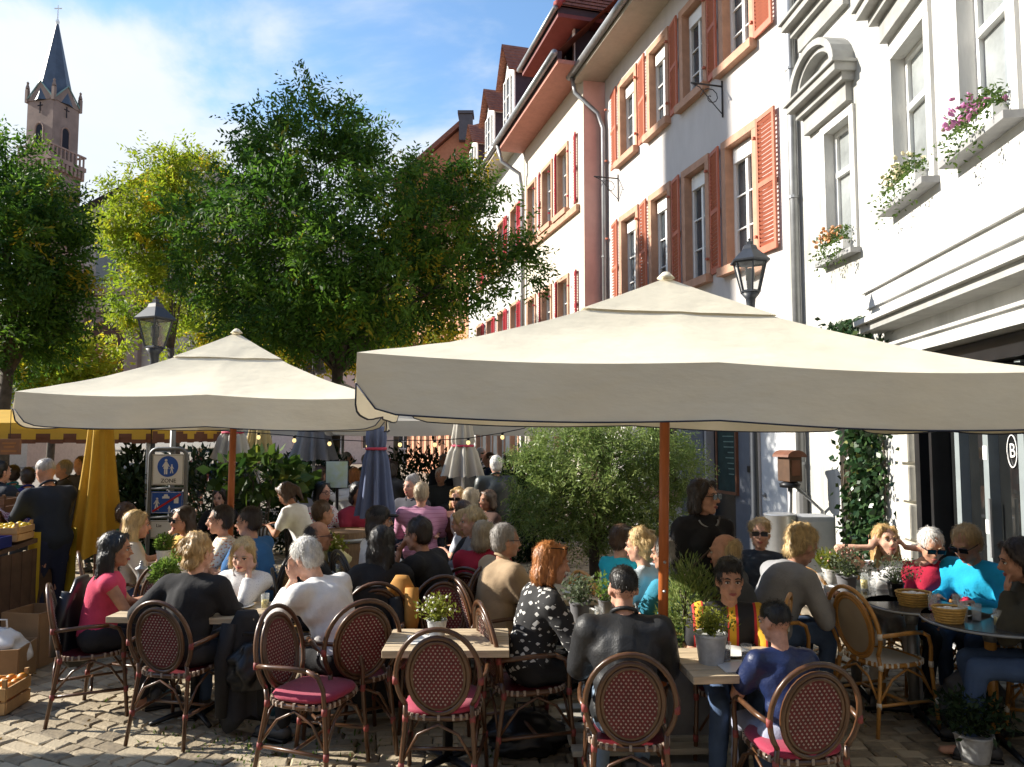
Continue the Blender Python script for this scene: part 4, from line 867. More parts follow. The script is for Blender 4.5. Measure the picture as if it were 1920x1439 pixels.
def bistro(cushion=True, tube=RAT, bind=BIND, weave=REDW, dots=DOT, dotted=True, seatm=None, loopback=False):
    """arm chair seen facing +Y: rear legs run on into the oval back hoop"""
    H = thing('bistro_chair', 'x', 'chair'); tl = .20
    y0 = -.20
    up = [Vector((-.215, -.27, 0)), Vector((-.20, -.235, .22)), Vector((-.185, y0, .44))]
    hoop = arc(.685, .232, .262, R(-128), R(128), 26, tl, y0)
    rr = [Vector((-v.x, v.y, v.z)) for v in reversed(up)]
    # legs and hoop are one bent cane each; the legs are cut at the seat so each is a part
    for sgn in (-1, 1):
        MB().tube([Vector((sgn * abs(v.x), v.y, v.z)) for v in up] + [Vector((sgn * abs(hoop[0].x), hoop[0].y, hoop[0].z))], [.0135, .014, .014, .0135], 9).build('leg', tube, H, True)
        MB().tube([(sgn * .235, .235, 0), (sgn * .222, .215, .25), (sgn * .215, .20, .44), (sgn * .225, .195, .56), (sgn * .235, .165, .635), (sgn * .245, .10, .665)], .0135, 9).build('leg', tube, H, True)
        MB().tube([(sgn * .245, .10, .665), (sgn * .255, -.02, .672), (sgn * .255, -.14, .668), (sgn * .235, -.245, .66)], .0145, 9).build('arm', tube, H, True)
        for p in ((sgn * .235, -.245, .66), (sgn * .217, .20, .44), (sgn * .186, y0, .44), (sgn * .226, .222, .2), (sgn * .2, -.236, .2)):
            MB().lathe([(.0158, -.02), (.0172, 0), (.0158, .02)], p, 8).build('binding', bind, H, True)
        MB().tube([(sgn * .2, -.236, .2), (sgn * .212, 0, .2), (sgn * .226, .222, .2)], .011, 7).build('stretcher', tube, H, True)
        MB().tube([(sgn * .198, -.23, .22), (sgn * .2, -.12, .36), (sgn * .205, 0, .42), (sgn * .21, .12, .36), (sgn * .222, .215, .22)], .0085, 6).build('brace', tube, H, True)
    MB().tube(hoop, .0145, 9).build('back_hoop', tube, H, True)
    MB().tube([(-.212, 0, .2), (.212, 0, .2)], .011, 7).build('stretcher', tube, H, True)
    for yy, xx in ((.21, .2), (-.235, .185)): MB().tube([(-xx, yy, .24), (-xx * .6, yy, .37), (0, yy * .98, .42), (xx * .6, yy, .37), (xx, yy, .24)], .0085, 6).build('brace', tube, H, True)
    rx, rz, cz = .168, .215, .685
    inner = [Vector((rx * math.sin(t), y0 - (cz + rz * math.cos(t) - .45) * tl, cz + rz * math.cos(t))) for t in np.linspace(0, 2 * math.pi, 32)[:-1]]
    MB().tube(inner, .0145, 8, closed=True).build('inner_hoop', tube, H, True)
    MB().tube([p * 1 for p in [Vector((q.x * .87, q.y, cz + (q.z - cz) * .89)) for q in inner]], .011, 6, closed=True).build('panel_rim', tube, H, True)
    sp = MB()
    for i in range(0, 0): pass
    ax, az = rx * .86, rz * .88; pts = [(ax * math.sin(t), cz + az * math.cos(t)) for t in np.linspace(0, 2 * math.pi, 28)[:-1]]
    m = MB(); m.prism(pts, .003, -.003, fr=lambda x, z, o: Vector((x, y0 - (z - .45) * tl + o, z))); pan = m.build('back_panel', weave, H)
    if dotted:
        d = MB(); px = .0245; k = 0
        for r in range(-12, 13):
            for c in range(-9, 10):
                x = (c + (.5 if r % 2 else 0)) * px; z = cz + r * px * .74
                if (x / ax) ** 2 + ((z - cz) / az) ** 2 > .9: continue
                for sg in (-1, 1): d.box(Vector((x, y0 - (z - .45) * tl + sg * .004, z)), (.0085, .004, .0085), Matrix.Rotation(-tl, 3, 'X') @ Matrix.Rotation(R(45), 3, 'Y'))
        dd = d.build('weave_dots', dots, pan); dd['kind'] = 'stuff'
    # seat
    ring = [(.205 * math.copysign(abs(math.cos(t)) ** .6, math.cos(t)), .205 * math.copysign(abs(math.sin(t)) ** .6, math.sin(t))) for t in np.linspace(0, 2 * math.pi, 33)[:-1]]
    MB().tube([(x, y, .445) for x, y in ring], .017, 8, closed=True).build('seat_rim', tube, H, True)
    m = MB(); m.prism(ring, .436, .452); st = m.build('seat', seatm or weave, H)
    st2 = MB()
    for i in range(0, 32, 1):
        x, y = ring[i]; st2.box((x * 1.045, y * 1.045, .452), (.014, .014, .03), Matrix.Rotation(math.atan2(y, x), 3, 'Z'))
    w2 = st2.build('seat_weave', bind if tube is RATL else DOT, st); w2['kind'] = 'stuff'
    if cushion:
        m = MB(); rings = []
        for sc, z in ((.0, .455), (.9, .455), (1.0, .468), (1.02, .482), (.97, .497), (.8, .506), (.4, .509), (.0, .510)):
            rings.append([(x * sc * 1.02, y * sc * 1.02, z + .006 * math.sin(x * 9) * sc) for x, y in ring])
        n = len(ring); vs = [v for g in rings for v in g]
        m.add(vs, [(j * n + i, j * n + (i + 1) % n, (j + 1) * n + (i + 1) % n, (j + 1) * n + i) for j in range(len(rings) - 1) for i in range(n)]); m.build('cushion', CUSH, H, True)
    return H
def place(proto, xy, rz, label, group=None, first=[]):
    o = proto if proto.name not in first else copy_tree(proto); first.append(proto.name)
    o.location = (xy[0], xy[1], 0); o.rotation_euler = (0, 0, rz); o['label'] = label; CHAIRS[label] = o
    if group: o['group'] = group
    elif 'group' in o: del o['group']
    return o
def gxy(px, Y): return ((px - 960) / FPX * Y, Y)
chA = bistro(True); chB = bistro(False)
chK = bistro(False, M('black_cane', (.025, .02, .018), .35, .3), M('black_cane', (.025, .02, .018)), M('straw_weave', (.36, .22, .08), .6, .2, 30.), M('black_cane', (.025, .02, .018)))
# rz = 0 faces away from the camera
GC = 'red woven bistro chairs round the cafe tables'
place(chB, gxy(392, 5.0), R(-4), 'red woven bistro chair under the curly-haired person in black', GC)
place(chA, gxy(600, 4.58), R(-108), 'empty bistro chair with raspberry cushion turned sideways to the tables', GC)
place(chB, gxy(578, 5.25), R(48), 'red woven bistro chair under the white-haired man in white shirt', GC)
place(chA, gxy(835, 4.42), R(-2), 'empty bistro chair with raspberry cushion pushed up to the potted table', GC)
place(chA, gxy(826, 5.35), R(178), 'bistro chair facing its twin across the table with the flowering pot', GC)
place(chB, gxy(990, 5.0), R(-82), 'bistro chair under the red-haired woman in patterned cardigan', GC)
place(chB, gxy(1197, 3.82), R(-3), 'bistro chair under the man in black jacket', GC)
place(chA, gxy(1480, 3.62), R(6), 'bistro chair under the boy in navy shirt', GC)
place(chB, gxy(268, 5.95), R(165), 'red woven bistro chair behind the table with the round basil pot', GC)
place(chB, gxy(262, 7.3), R(-70), 'red woven bistro chair under the person with long blonde hair in cream', GC)
place(chB, gxy(345, 7.7), R(165), 'red woven bistro chair under the woman in sunglasses with yellow top', GC)
place(chB, gxy(715, 5.7), R(-3), 'bistro chair hung with jackets under the black-haired woman', GC)
place(chB, gxy(905, 6.0), R(-85), 'bistro chair under the man in beige blazer', GC)
place(chB, gxy(205, 5.75), R(-78), 'bistro chair with a black coat under the woman in pink', GC)
place(chB, gxy(860, 6.7), R(-80), 'bistro chair under the person in red jacket', GC)
place(chB, gxy(800, 6.45), R(88), 'bistro chair under the man resting his chin on his hand', GC)
place(chB, gxy(1395, 4.75), R(165), 'bistro chair under the youth in striped jersey', GC)
GK = 'black cane chairs in the middle of the terrace'
place(chK, gxy(618, 6.3), R(-60), 'black cane chair with straw back under the bald man in sunglasses', GK)
place(chK, gxy(700, 7.3), R(-90), 'black cane chair under the woman in black cap', GK)
place(chK, gxy(478, 7.3), R(80), 'black cane chair under the man in blue tee shirt', GK)
# cream bamboo chairs on the shop side
MESHF = M('taupe_mesh_fabric', (.40, .34, .26), .7, .08, 4., .2, 200.); SEATW = M('white_seat_weave', (.70, .68, .62), .6, .06)
chC = bistro(False, RATL, BINDW, MESHF, None, False, SEATW)
GB = 'honey bamboo chairs on the shop side'
for i, (px, Y, rz, lab) in enumerate(((1640, 5.35, -72, 'empty honey bamboo chair with white seat beside the round tables'), (1545, 6.15, -60, 'honey bamboo chair standing behind the empty one'), (1505, 5.75, -75, 'honey bamboo chair under the blonde woman in grey sweater'), (1745, 5.75, 175, 'honey bamboo chair under the woman in raspberry sweater'), (1828, 5.62, 150, 'honey bamboo chair under the man in turquoise'), (1662, 6.1, 175, 'honey bamboo chair under the young woman with raised arms'), (1925, 4.78, 75, 'honey bamboo chair under the dark-haired woman in olive'), (1428, 6.7, 170, 'honey bamboo chair under the woman in navy sweater'), (1180, 6.35, -80, 'honey bamboo chair under the boy in turquoise tee shirt'), (1355, 5.5, 80, 'honey bamboo chair under the balding man'), (1250, 5.75, 70, 'honey bamboo chair under the grey-haired person in blue'))):
    place(chC, gxy(px, Y), R(rz), lab, GB)
# ================================================================= tables
PLK = M('bleached_oak', (.50, .40, .27), .6, .22, 5., .15, 40., stretch=(1, 14, 14)); BLKM = M('black_metal', (.02, .02, .022), .4, .2, metal=.5)
def table(label, x0, x1, y0, y1, rz=0., z=.75, n=5, group='oak topped bistro tables'):
    cx, cy = (x0 + x1) / 2, (y0 + y1) / 2; H = thing('bistro_table', label, 'table', (cx, cy, 0), rz, group); w, d = x1 - x0, y1 - y0
    me = {}
    for i in range(n):
        y = -d / 2 + d * (i + .5) / n
        if 'p' not in me: me['p'] = MB().bev((0, 0, 0), (w, d / n - .003, .042), .004).mesh('plank', PLK)
        link('plank', me['p'], H, (0, y, z - .021))
    MB().box((0, 0, z - .052), (w * .8, .05, .018)).box((0, 0, z - .0525), (.05, d * .8, .017)).build('top_frame', BLKM, H)
    MB().lathe([(.032, .03), (.03, z - .06)], (0, 0, 0), 12).build('column', BLKM, H, True)
    for k in range(4):
        a = k * math.pi / 2 + math.pi / 4; MB().tube([(0, 0, .05), (.16 * math.cos(a), .16 * math.sin(a), .04), (.3 * math.cos(a), .3 * math.sin(a), .016)], [.024, .02, .015], 7).build('foot', BLKM, H, True)
    return H
table('oak topped table with the round basil pot between four guests', -2.78, -1.74, 5.2, 5.72, R(-3))
table('oak topped table with a small flowering pot between two empty chairs', -.76, -.02, 4.42, 4.92, R(1))
table('oak topped table with the zinc pot in front of the youth in striped jersey', .92, 1.62, 3.98, 4.5, R(4))
table('oak topped table with a coffee cup before the red-haired woman', .32, .78, 4.85, 5.35, R(8), n=4)
table('oak topped table with a white cup before the man in beige blazer', .22, .85, 5.75, 6.3, R(4), n=4)
table('oak topped table with a pepper mill before the woman in pink', -3.1, -2.35, 6.35, 7.0, R(0))
table('oak topped table with empty plates before the woman in black cap', -1.75, -1.1, 6.5, 7.05, R(0))
ROUNDT = M('dark_stone_top', (.05, .05, .052), .25, .3, 8.)
def round_table(label, px, Y, r, z=.75, bamboo=False):
    x, y = gxy(px, Y); H = thing('round_table', label, 'table', (x, y, 0), 0, 'round black topped tables')
    MB().lathe([(0, z - .025), (r - .01, z - .025), (r, z - .018), (r, z - .006), (r - .008, z), (0, z)], (0, 0, 0), 36).build('table_top', ROUNDT, H, False)
    MB().tube([(r * math.cos(t) * 1.004, r * math.sin(t) * 1.004, z - .012) for t in np.linspace(0, 2 * math.pi, 37)[:-1]], .008, 6, closed=True).build('edge_band', ZINC, H, True)
    MB().lathe([(.035, .05), (.035, z - .14)], (0, 0, 0), 14).build('column', RATL if bamboo else ZINC, H, True)
    MB().lathe([(.038, z - .14), (.045, z - .1), (.05, z - .03)], (0, 0, 0), 14).build('collar', ZINC, H, True)
    for k in range(3):
        a = k * 2.094 + .5; MB().tube([(0, 0, .07), (.15 * math.cos(a), .15 * math.sin(a), .05), (.32 * math.cos(a), .32 * math.sin(a), .018)], [.03, .022, .016], 8).build('foot', BLKM, H, True)
round_table('round black topped table with glasses and plants near the blonde in grey', 1590, 5.9, .44, .8)
round_table('round black topped table on a bamboo column laid with glasses', 1838, 4.95, .40, .8, True)
round_table('small round black table holding a bread basket', 1695, 5.4, .3, .8)
# ================================================================= things on the tables
def pot(label, loc, r, h, mat, leafm, n, lr, ls, shape='ball', seed=1, flowers=None, group='potted herbs on the tables', cat='potted plant', lt=(.45, .2), name='potted_herb'):
    H = thing(name, label, cat, loc, 0, group); rs = np.random.RandomState(seed)
    MB().lathe([(r * .78, 0), (r, h), (r * 1.04, h), (r * 1.04, h - .012), (r * 1.0, h - .013)] if False else [(0, 0), (r * .76, 0), (r * .98, h * .9), (r * 1.05, h * .92), (r * 1.05, h), (r * .93, h), (r * .9, h * .9), (0, h * .9)], (0, 0, 0), 18).build('pot', mat, H, True)
    smooth_angle(H.children[0].data, 35)
    pts, ds = [], []
    c = np.array([0, 0, h + lr * (.75 if shape == 'ball' else .55)])
    st = MB()
    for i in range(14):
        d = rs.normal(size=3); d[2] = abs(d[2]) + .5; d /= np.linalg.norm(d); st.tube([(0, 0, h * .9), tuple(np.array([0, 0, h]) + d * lr * .7)], [.004, .002], 4)
    st.build('stem', M('green_stem', (.1, .14, .04), .7), H)
    for i in range(n):
        d = rs.normal(size=3); d /= np.linalg.norm(d)
        if shape == 'ball': p = c + d * lr * rs.uniform(.35, 1.) * np.array([1, 1, .95]); dd = d + rs.normal(size=3) * .5 + np.array([0, 0, .3])
        elif shape == 'sprig':
            k = rs.uniform(0, 1); q = rs.normal(size=3); q[2] = abs(q[2]) * 1.3 + .35; q /= np.linalg.norm(q); p = np.array([0, 0, h]) + q * lr * 1.5 * k ** .7; dd = q * .5 + rs.normal(size=3) * .8
        else: p = np.array([rs.normal() * r * .5, rs.normal() * r * .5, h * .95]); dd = np.array([rs.normal() * .35, rs.normal() * .35, 1])
        if p[2] < h * .9: p[2] = h * .95 + rs.uniform(0, .02)
        pts.append(p); ds.append(dd)
    leaves('foliage', pts, ds, ls * rs.uniform(.7, 1.25, n), np.clip(rs.normal(lt[0], lt[1], n), 0, 1), leafm, H, .45 if shape != 'grass' else .1, .3, seed)
    if flowers:
        f = MB()
        for i in range(flowers[1]):
            q = rs.normal(size=3); q[2] = abs(q[2]) + .6; q /= np.linalg.norm(q); f.ball(tuple(np.array([0, 0, h]) + q * lr * rs.uniform(1.1, 1.55)), .008, 6)
        f = f.build('blossoms', flowers[0], H); f['kind'] = 'stuff'
    return H
ZPOT = M('galvanised_pot', (.50, .51, .51), .5, .22, 14., metal=.15); GREYPOT = M('grey_pot', (.14, .14, .15), .7, .15); WPOT = M('whitewashed_pot', (.64, .63, .60), .75, .15, 18.)
BASIL = leafmat('basil_leaf', [(.07, .15, .02), (.13, .22, .035), (.22, .31, .06)], (.36, .40, .1)); ROSEM = leafmat('rosemary_leaf', [(.07, .1, .055), (.13, .16, .09)], (.28, .3, .17)); LIME = leafmat('lime_leaf', [(.14, .18, .02), (.26, .28, .04)], (.42, .4, .08))
def on(px, Y, z=.75):
    if px > 1500 and .7 < z < .77:
        z += .8 - (.75 if z < .755 else .76); Y = Y - .33 if px < 1640 else Y - .1
    return Vector(((px - 960) / FPX * Y, Y, z))
pot('round basil bush in a whitewashed pot beside the curly-haired person', on(318, 5.5), .062, .17, WPOT, BASIL, 1500, .105, .026, 'ball', 1)
pot('basil bush in a whitewashed pot by the woman in sunglasses', on(316, 6.9, .75), .065, .2, WPOT, BASIL, 1100, .085, .026, 'ball', 2)
pot('small flowering herb in a concrete pot on the oak table', on(822, 4.72), .062, .105, ZPOT, LIME, 420, .105, .032, 'sprig', 3, (M('white_blossom', (.75, .74, .7), .7), 26))
pot('yellow-green herb in a dented zinc pot on the oak table', on(1325, 4.2), .088, .16, ZPOT, LIME, 750, .105, .024, 'sprig', 4)
pot('leafy herb in a dark pot before the red-haired woman', on(1085, 5.1), .07, .13, GREYPOT, ROSEM, 420, .12, .034, 'sprig', 5)
pot('upright herb in a small pot behind the man in black jacket', on(1132, 5.3), .05, .1, GREYPOT, BASIL, 260, .12, .034, 'sprig', 6)
pot('lavender in a dark grey pot on the round table', on(1578, 6.1), .075, .13, GREYPOT, ROSEM, 420, .15, .03, 'sprig', 7, (M('pale_pink_blossom', (.55, .3, .25), .7), 22))
pot('thin twiggy herb in a black pot beside the bread basket', on(1668, 5.75, .76), .06, .1, BLKM, ROSEM, 420, .14, .026, 'sprig', 8)
pot('tall grassy plant in a pale pot on the round table', on(1550, 6.45), .07, .12, WPOT, LIME, 260, .2, .16, 'grass', 9)
pot('fine leaved herb in a pale pot by the basil bush', on(352, 6.8, .75), .05, .1, WPOT, BASIL, 260, .1, .04, 'sprig', 10)
pot('leafy sprig in a glass beside the wine barrel', on(627, 7.3, .78), .05, .1, GLASS, LIME, 260, .11, .05, 'sprig', 11)
CLEAR = bpy.data.materials.new('drinking_glass'); CLEAR.use_nodes = True
_b2 = CLEAR.node_tree.nodes['Principled BSDF']; _b2.inputs['Alpha'].default_value = .22; _b2.inputs['Roughness'].default_value = .04; _b2.inputs['Specular IOR Level'].default_value = .9; _b2.inputs['Base Color'].default_value = (.8, .84, .84, 1)
CHINA = M('white_china', (.76, .76, .74), .25, .03)
def tumbler(label, loc, r=.032, h=.12, fill=None):
    H = thing('drinking_glass', label, 'glass', loc, 0, 'drinking glasses on the tables')
    MB().lathe([(0, 0), (r * .85, 0), (r, h), (r * .93, h), (r * .8, .012), (0, .012)], (0, 0, 0), 14).build('glass', CLEAR, H, True)
    if fill: MB().lathe([(0, .014), (r * .8, .014), (r * .88, h * .6), (0, h * .6)], (0, 0, 0), 12).build('drink', fill, H, True)
def cup(label, loc):
    H = thing('coffee_cup', label, 'cup', loc, 0, 'white coffee cups on saucers')
    MB().lathe([(0, 0), (.05, .002), (.075, .014), (.074, .018), (.048, .008), (0, .007)], (0, 0, 0), 18).build('saucer', CHINA, H, True)
    MB().lathe([(0, .008), (.025, .008), (.036, .03), (.04, .07), (.037, .07), (.033, .03), (0, .014)], (0, 0, 0), 16).build('bowl', CHINA, H, True)
    MB().tube([(.037, 0, .06), (.058, 0, .058), (.06, 0, .038), (.036, 0, .026)], .005, 6).build('handle', CHINA, H, True)
def plate(label, loc, r=.12, food=None):
    H = thing('plate', label, 'plate', loc, 0, 'white plates on the tables')
    MB().lathe([(0, .003), (r * .6, .003), (r, .018), (r * .99, .022), (r * .58, .008), (0, .008)], (0, 0, 0), 22).build('dish', CHINA, H, True)
    if food:
        m = MB(); q = random.Random(int(r * 1e4) + int(loc[0] * 77))
        for _ in range(9): m.ball((q.uniform(-.5, .5) * r, q.uniform(-.5, .5) * r, .018), (q.uniform(.015, .03), q.uniform(.015, .03), q.uniform(.008, .02)), 7)
        m = m.build('food', food, H, True); m['kind'] = 'stuff'
SALAD = M('salad', (.2, .26, .06), .7, .5, 40.); WINE = M('white_wine', (.55, .45, .12), .15); COLA = M('cola', (.05, .015, .008), .1)
for i, (px, Y, lab, f) in enumerate(((1735, 5.3, 'water glass beside the bread basket', None), (1790, 4.95, 'stemless glass beside the plates of the man in turquoise', None), (1815, 5.0, 'tall clear glass on the bamboo column table', None), (1610, 6.2, 'glass of pale wine beside the lavender pot', WINE), (1625, 6.15, 'clear glass next to the pale wine', None), (1530, 6.2, 'water glass in front of the blonde in grey', None), (1352, 4.2, 'glass bottle stub behind the zinc pot', COLA), (1120, 4.98, 'pressed water glass on the small oak table', None), (640, 6.7, 'glass of water near the wine barrel', WINE), (430, 5.6, 'glass of cola before the fair woman with hand at her brow', COLA), (505, 5.45, 'glass of white wine by the elbow of the white-haired man', WINE), (1075, 5.15, 'small water glass beside the coffee cup of the red-haired woman', None), (1855, 4.85, 'wine glass beside the plate with leftovers', WINE), (1780, 5.2, 'short glass next to the salad plate', None), (1390, 4.15, 'cola glass between the youth and the boy', COLA), (300, 6.5, 'water glass near the pepper mill', None), (690, 6.8, 'beer glass before the woman in black cap', WINE))):
    tumbler(lab, on(px, Y, .76 if 1690 < px < 1830 else .75), .03, .13 if i % 2 else .11, f)
cup('white cup and saucer before the man in beige blazer', on(1070, 5.95)); cup('white coffee cup before the red-haired woman', on(1105, 5.15)); cup('white cup at the edge of the table with the basil pot', on(350, 5.35)); cup('coffee cup on the round table by the blonde in grey', on(1545, 6.0)); cup('cup and saucer before the man in blue tee shirt', on(515, 6.9, .75))
for px, Y, lab, fd in ((1770, 5.15, 'plate of salad before the woman in raspberry sweater', SALAD), (1880, 5.0, 'plate with leftovers before the dark-haired woman', SALAD), (1560, 6.2, 'oval plate before the blonde in grey sweater', None), (640, 6.75, 'empty plate before the woman in black cap', None), (1360, 4.35, 'flat plate before the youth in striped jersey', None), (455, 5.5, 'small plate before the fair woman with hand at her brow', None)):
    plate(lab, on(px, Y, .76 if 1690 < px < 1900 else .75), .115, fd)
def napkin(label, loc, rz=0):
    m = MB(); m.bev((0, 0, .003), (.2, .2, .004), .001, Matrix.Rotation(rz, 3, 'Z')); o = m.build('paper_menu', CHINA, None, False, loc); tag(o, label, 'menu')
napkin('white paper lying on the oak table before the empty chair', on(800, 4.65, .752), .2); napkin('white paper place mat beside the zinc pot', on(1372, 4.12, .752), .1)
def basket(label, loc, r=.11, h=.085):
    H = thing('bread_basket', label, 'basket', loc, 0, 'wicker bread baskets'); m = MB(); n = 28
    for j in range(6):
        z = h * j / 5; rr = r * (.78 + .22 * j / 5); m.tube([(rr * (1 + .02 * (1 if (i + j) % 2 else -1)) * math.cos(2 * math.pi * i / n), rr * .8 * (1 + .02 * (1 if (i + j) % 2 else -1)) * math.sin(2 * math.pi * i / n), z + .006) for i in range(n)], .0085, 5, closed=True)
    w = m.build('weave', M('wicker', (.52, .32, .09), .6, .25, 20.), H, True); w['kind'] = 'stuff'
    MB().lathe([(0, .004), (r * .76, .004), (r * .76, .008), (0, .008)], (0, 0, 0), 20, sy=.8).build('bottom', MATS['wicker'], H)
    q = MB()
    for i in range(5): q.ball((.05 * math.cos(i * 1.3), .04 * math.sin(i * 1.3), h * .75), (.045, .032, .03), 8)
    q = q.build('napkins', CHINA, H, True); q['kind'] = 'stuff'
basket('wicker bread basket on the small round table', on(1700, 5.45, .76), .115); basket('wicker bread basket on the bamboo column table edge', on(1765, 4.98, .76), .1)
def mill(label, loc):
    H = thing('pepper_mill', label, 'pepper mill', loc); MB().lathe([(0, 0), (.033, 0), (.033, .02), (.024, .07), (.028, .1), (.05, .115), (.048, .122), (.015, .14), (.018, .155), (.012, .165), (0, .168)], (0, 0, 0), 16).build('mill_body', ZINC, H, True)
    MB().ball((0, 0, .17), .014, 8).build('knob', ZINC, H, True)
mill('metal pepper mill on the table of the woman in pink', on(275, 6.42))
# ================================================================= street furniture
def sign():
    Y = 8.3; a = P(279, 840, Y); b = P(354, 840, Y); x0, x1 = a.x, b.x; zt = a.z; xc = (x0 + x1) / 2; hw = (x1 - x0) / 2
    H = thing('zone_sign', 'grey framed pedestrian zone sign with three panels', 'sign', (xc, Y, 0)); G = M('grey_sign_frame', (.17, .18, .19), .45, .1, metal=.3)
    fr = [(-hw + .02, 0, 0), (-hw + .02, 0, zt - .1)] + [(-hw + .02 + .09 * (1 - math.cos(t)), 0, zt - .1 + .09 * math.sin(t)) for t in np.linspace(.3, math.pi / 2, 5)]
    fr = fr + [(-x, y, z) for x, y, z in reversed(fr)]
    MB().tube(fr, .022, 10).build('frame', G, H, True)
    BL = M('sign_blue', (.02, .09, .42), .4, .05); WH = M('sign_white', (.74, .75, .75), .4, .03); RD = M('sign_red', (.45, .02, .02), .4); BK = M('sign_black', (.01, .01, .01), .5)
    pl = Wall((xc, Y), 0); pl.t = Vector((1, 0)); pl.n = Vector((0, -1))
    lp = Wall((0, 0), 0); lp.t = Vector((1, 0)); lp.n = Vector((0, -1)); lp.rot = Matrix(((1, 0, 0), (0, -1, 0), (0, 0, 1)))
    def z(py): return P(315, py, Y).z
    def panel(p0, p1, m, nm):
        q = MB(); w = hw - .045; q.bev((0, 0, (z(p0) + z(p1)) / 2), (2 * w, .012, z(p0) - z(p1)), .005); return q.build(nm, m, H)
    p1 = panel(852, 910, WH, 'zone_panel'); p2 = panel(922, 963, BL, 'play_street_panel'); p3 = panel(976, 1010, WH, 'delivery_panel'); w = hw - .045
    for p, y0, y1, mm in ((p1, 852, 910, BK), (p2, 922, 963, WH), (p3, 976, 1010, BK)):
        e = .01; q = [(-w + e, -.008, z(y0) - e), (w - e, -.008, z(y0) - e), (w - e, -.008, z(y1) + e), (-w + e, -.008, z(y1) + e)]; MB().tube(q, .0025, 4, closed=True).build('border', mm, p)
    cz = z(875); r = .115
    MB().lathe([(r, 0), (r, .003), (0, .003)], (0, -.007, cz), 32, rot=Matrix.Rotation(R(90), 3, 'X')).build('blue_disc', BL, p1)
    def fig(m, x, zf, h, skirt=False, lean=0):   # a pictogram person of flat plates
        d = -.0105
        def pr(poly): m.prism([(x + a * h, zf + b * h) for a, b in poly], d, d - .0015, fr=lambda a, b, c: (a, c, b))
        pr([(.09 * math.cos(t) + lean, .9 + .09 * math.sin(t)) for t in np.linspace(0, 6.28, 12)[:-1]])
        if skirt: pr([(-.07, .8), (.07, .8), (.16, .35), (-.16, .35)]); pr([(-.1, .35), (-.02, .35), (-.02, 0), (-.1, 0)]); pr([(.02, .35), (.1, .35), (.1, 0), (.02, 0)])
        else: pr([(-.1 + lean, .8), (.1 + lean, .8), (.08, .42), (-.08, .42)]); pr([(-.1, .42), (0, .42), (-.08, 0), (-.18, 0)]); pr([(0, .42), (.1, .42), (.18, 0), (.09, 0)])
        pr([(.08, .78), (.24, .5), (.2, .46), (.05, .68)]); pr([(-.08, .78), (-.24, .5), (-.2, .46), (-.05, .68)])
    m = MB(); fig(m, -.02, cz - .085, .17, True); fig(m, .045, cz - .075, .1); m = m.build('pictogram', WH, p1); m['kind'] = 'stuff'
    text('ZONE', lp, 0.01, z(902), .062, .0075, BK, p1)
    m = MB(); fig(m, -.11, z(957), .14, lean=.03); fig(m, .03, z(961), .075)
    m.prism([(-.05, z(935)), (.03, z(935)), (.03, z(931)), (.015, z(931)), (.008, z(927)), (-.028, z(927)), (-.035, z(931)), (-.05, z(931))], -.0105, -.012, fr=lambda a, b, c: (a, c, b))
    m.prism([(.08, z(944)), (.13, z(944)), (.13, z(934)), (.105, z(929)), (.08, z(934))], -.0105, -.012, fr=lambda a, b, c: (a, c, b)); m = m.build('pictogram', WH, p2); m['kind'] = 'stuff'
    t = MB(); ang = math.atan2(z(926) - z(960), 2 * w * .9); t.box((0, -.0135, z(943)), (.36, .002, .022), Matrix.Rotation(-ang, 3, 'Y')); t.build('red_bar', RD, p2)
    text('Lie', lp, -.08, z(986), .05, .0075, BK, p3); text('vo', lp, -.05, z(1002), .045, .0075, BK, p3)
    for py in (916, 970): MB().tube([(-hw + .02, 0, z(py)), (hw - .02, 0, z(py))], .014, 8).build('cross_bar', G, H, True)
    MB().tube([(.03, .03, 0), (.03, .03, zt + .55)], .03, 10).build('post', G, H, True)
sign()
def lantern(label, px, ytop, ybot, Y, post=True):
    a, b = P(px, ytop, Y), P(px, ybot, Y); h = a.z - b.z; H = thing('street_lamp', label, 'lamp', (a.x, Y, 0)); z0 = b.z; IR = M('lamp_iron', (.03, .035, .045), .45, .2)
    w = h * .30; q = MB()
    n = 6 if px > 900 else 4
    def rg(r, z): return [(r * math.cos(2 * math.pi * i / n + .4), r * math.sin(2 * math.pi * i / n + .4), z) for i in range(n)]
    lo, hi = rg(w * .55, z0), rg(w, z0 + h * .55)
    for i in range(n):
        MB().tube([lo[i], hi[i]], .013, 6).build('glazing_bar', IR, H)
        g = MB(); g.add([lo[i], lo[(i + 1) % n], hi[(i + 1) % n], hi[i]], [(0, 1, 2, 3)]); g.build('pane', LPANE, H)
    MB().tube(hi, .02, 6, closed=True).build('top_ring', IR, H); MB().tube(lo, .018, 6, closed=True).build('bottom_ring', IR, H)
    MB().lathe([(w * 1.22, z0 + h * .54), (w * 1.25, z0 + h * .57), (w * .5, z0 + h * .78), (w * .42, z0 + h * .85), (w * .2, z0 + h * .88), (w * .22, z0 + h * .93), (w * .06, z0 + h * .95), (w * .1, z0 + h * .98), (0, z0 + h)], (0, 0, 0), n if n > 4 else 4, rot=Matrix.Rotation(.4, 3, 'Z')).build('roof', IR, H)
    MB().lathe([(.03, z0), (.03, z0 + h * .2), (.05, z0 + h * .22), (.045, z0 + h * .42), (0, z0 + h * .45)], (0, 0, 0), 8).build('bulb', M('lamp_bulb', (.65, .6, .4), .3), H, True)
    MB().lathe([(w * .55, z0 - .02), (w * .3, z0 - .08), (.05, z0 - .16), (.04, z0 - .5), (.045, 1.1), (.07, 1.0), (.07, .3), (.11, .25), (.11, 0)], (0, 0, 0), 12).build('post', IR, H, True)
LPANE = bpy.data.materials.new('lamp_pane'); LPANE.use_nodes = True
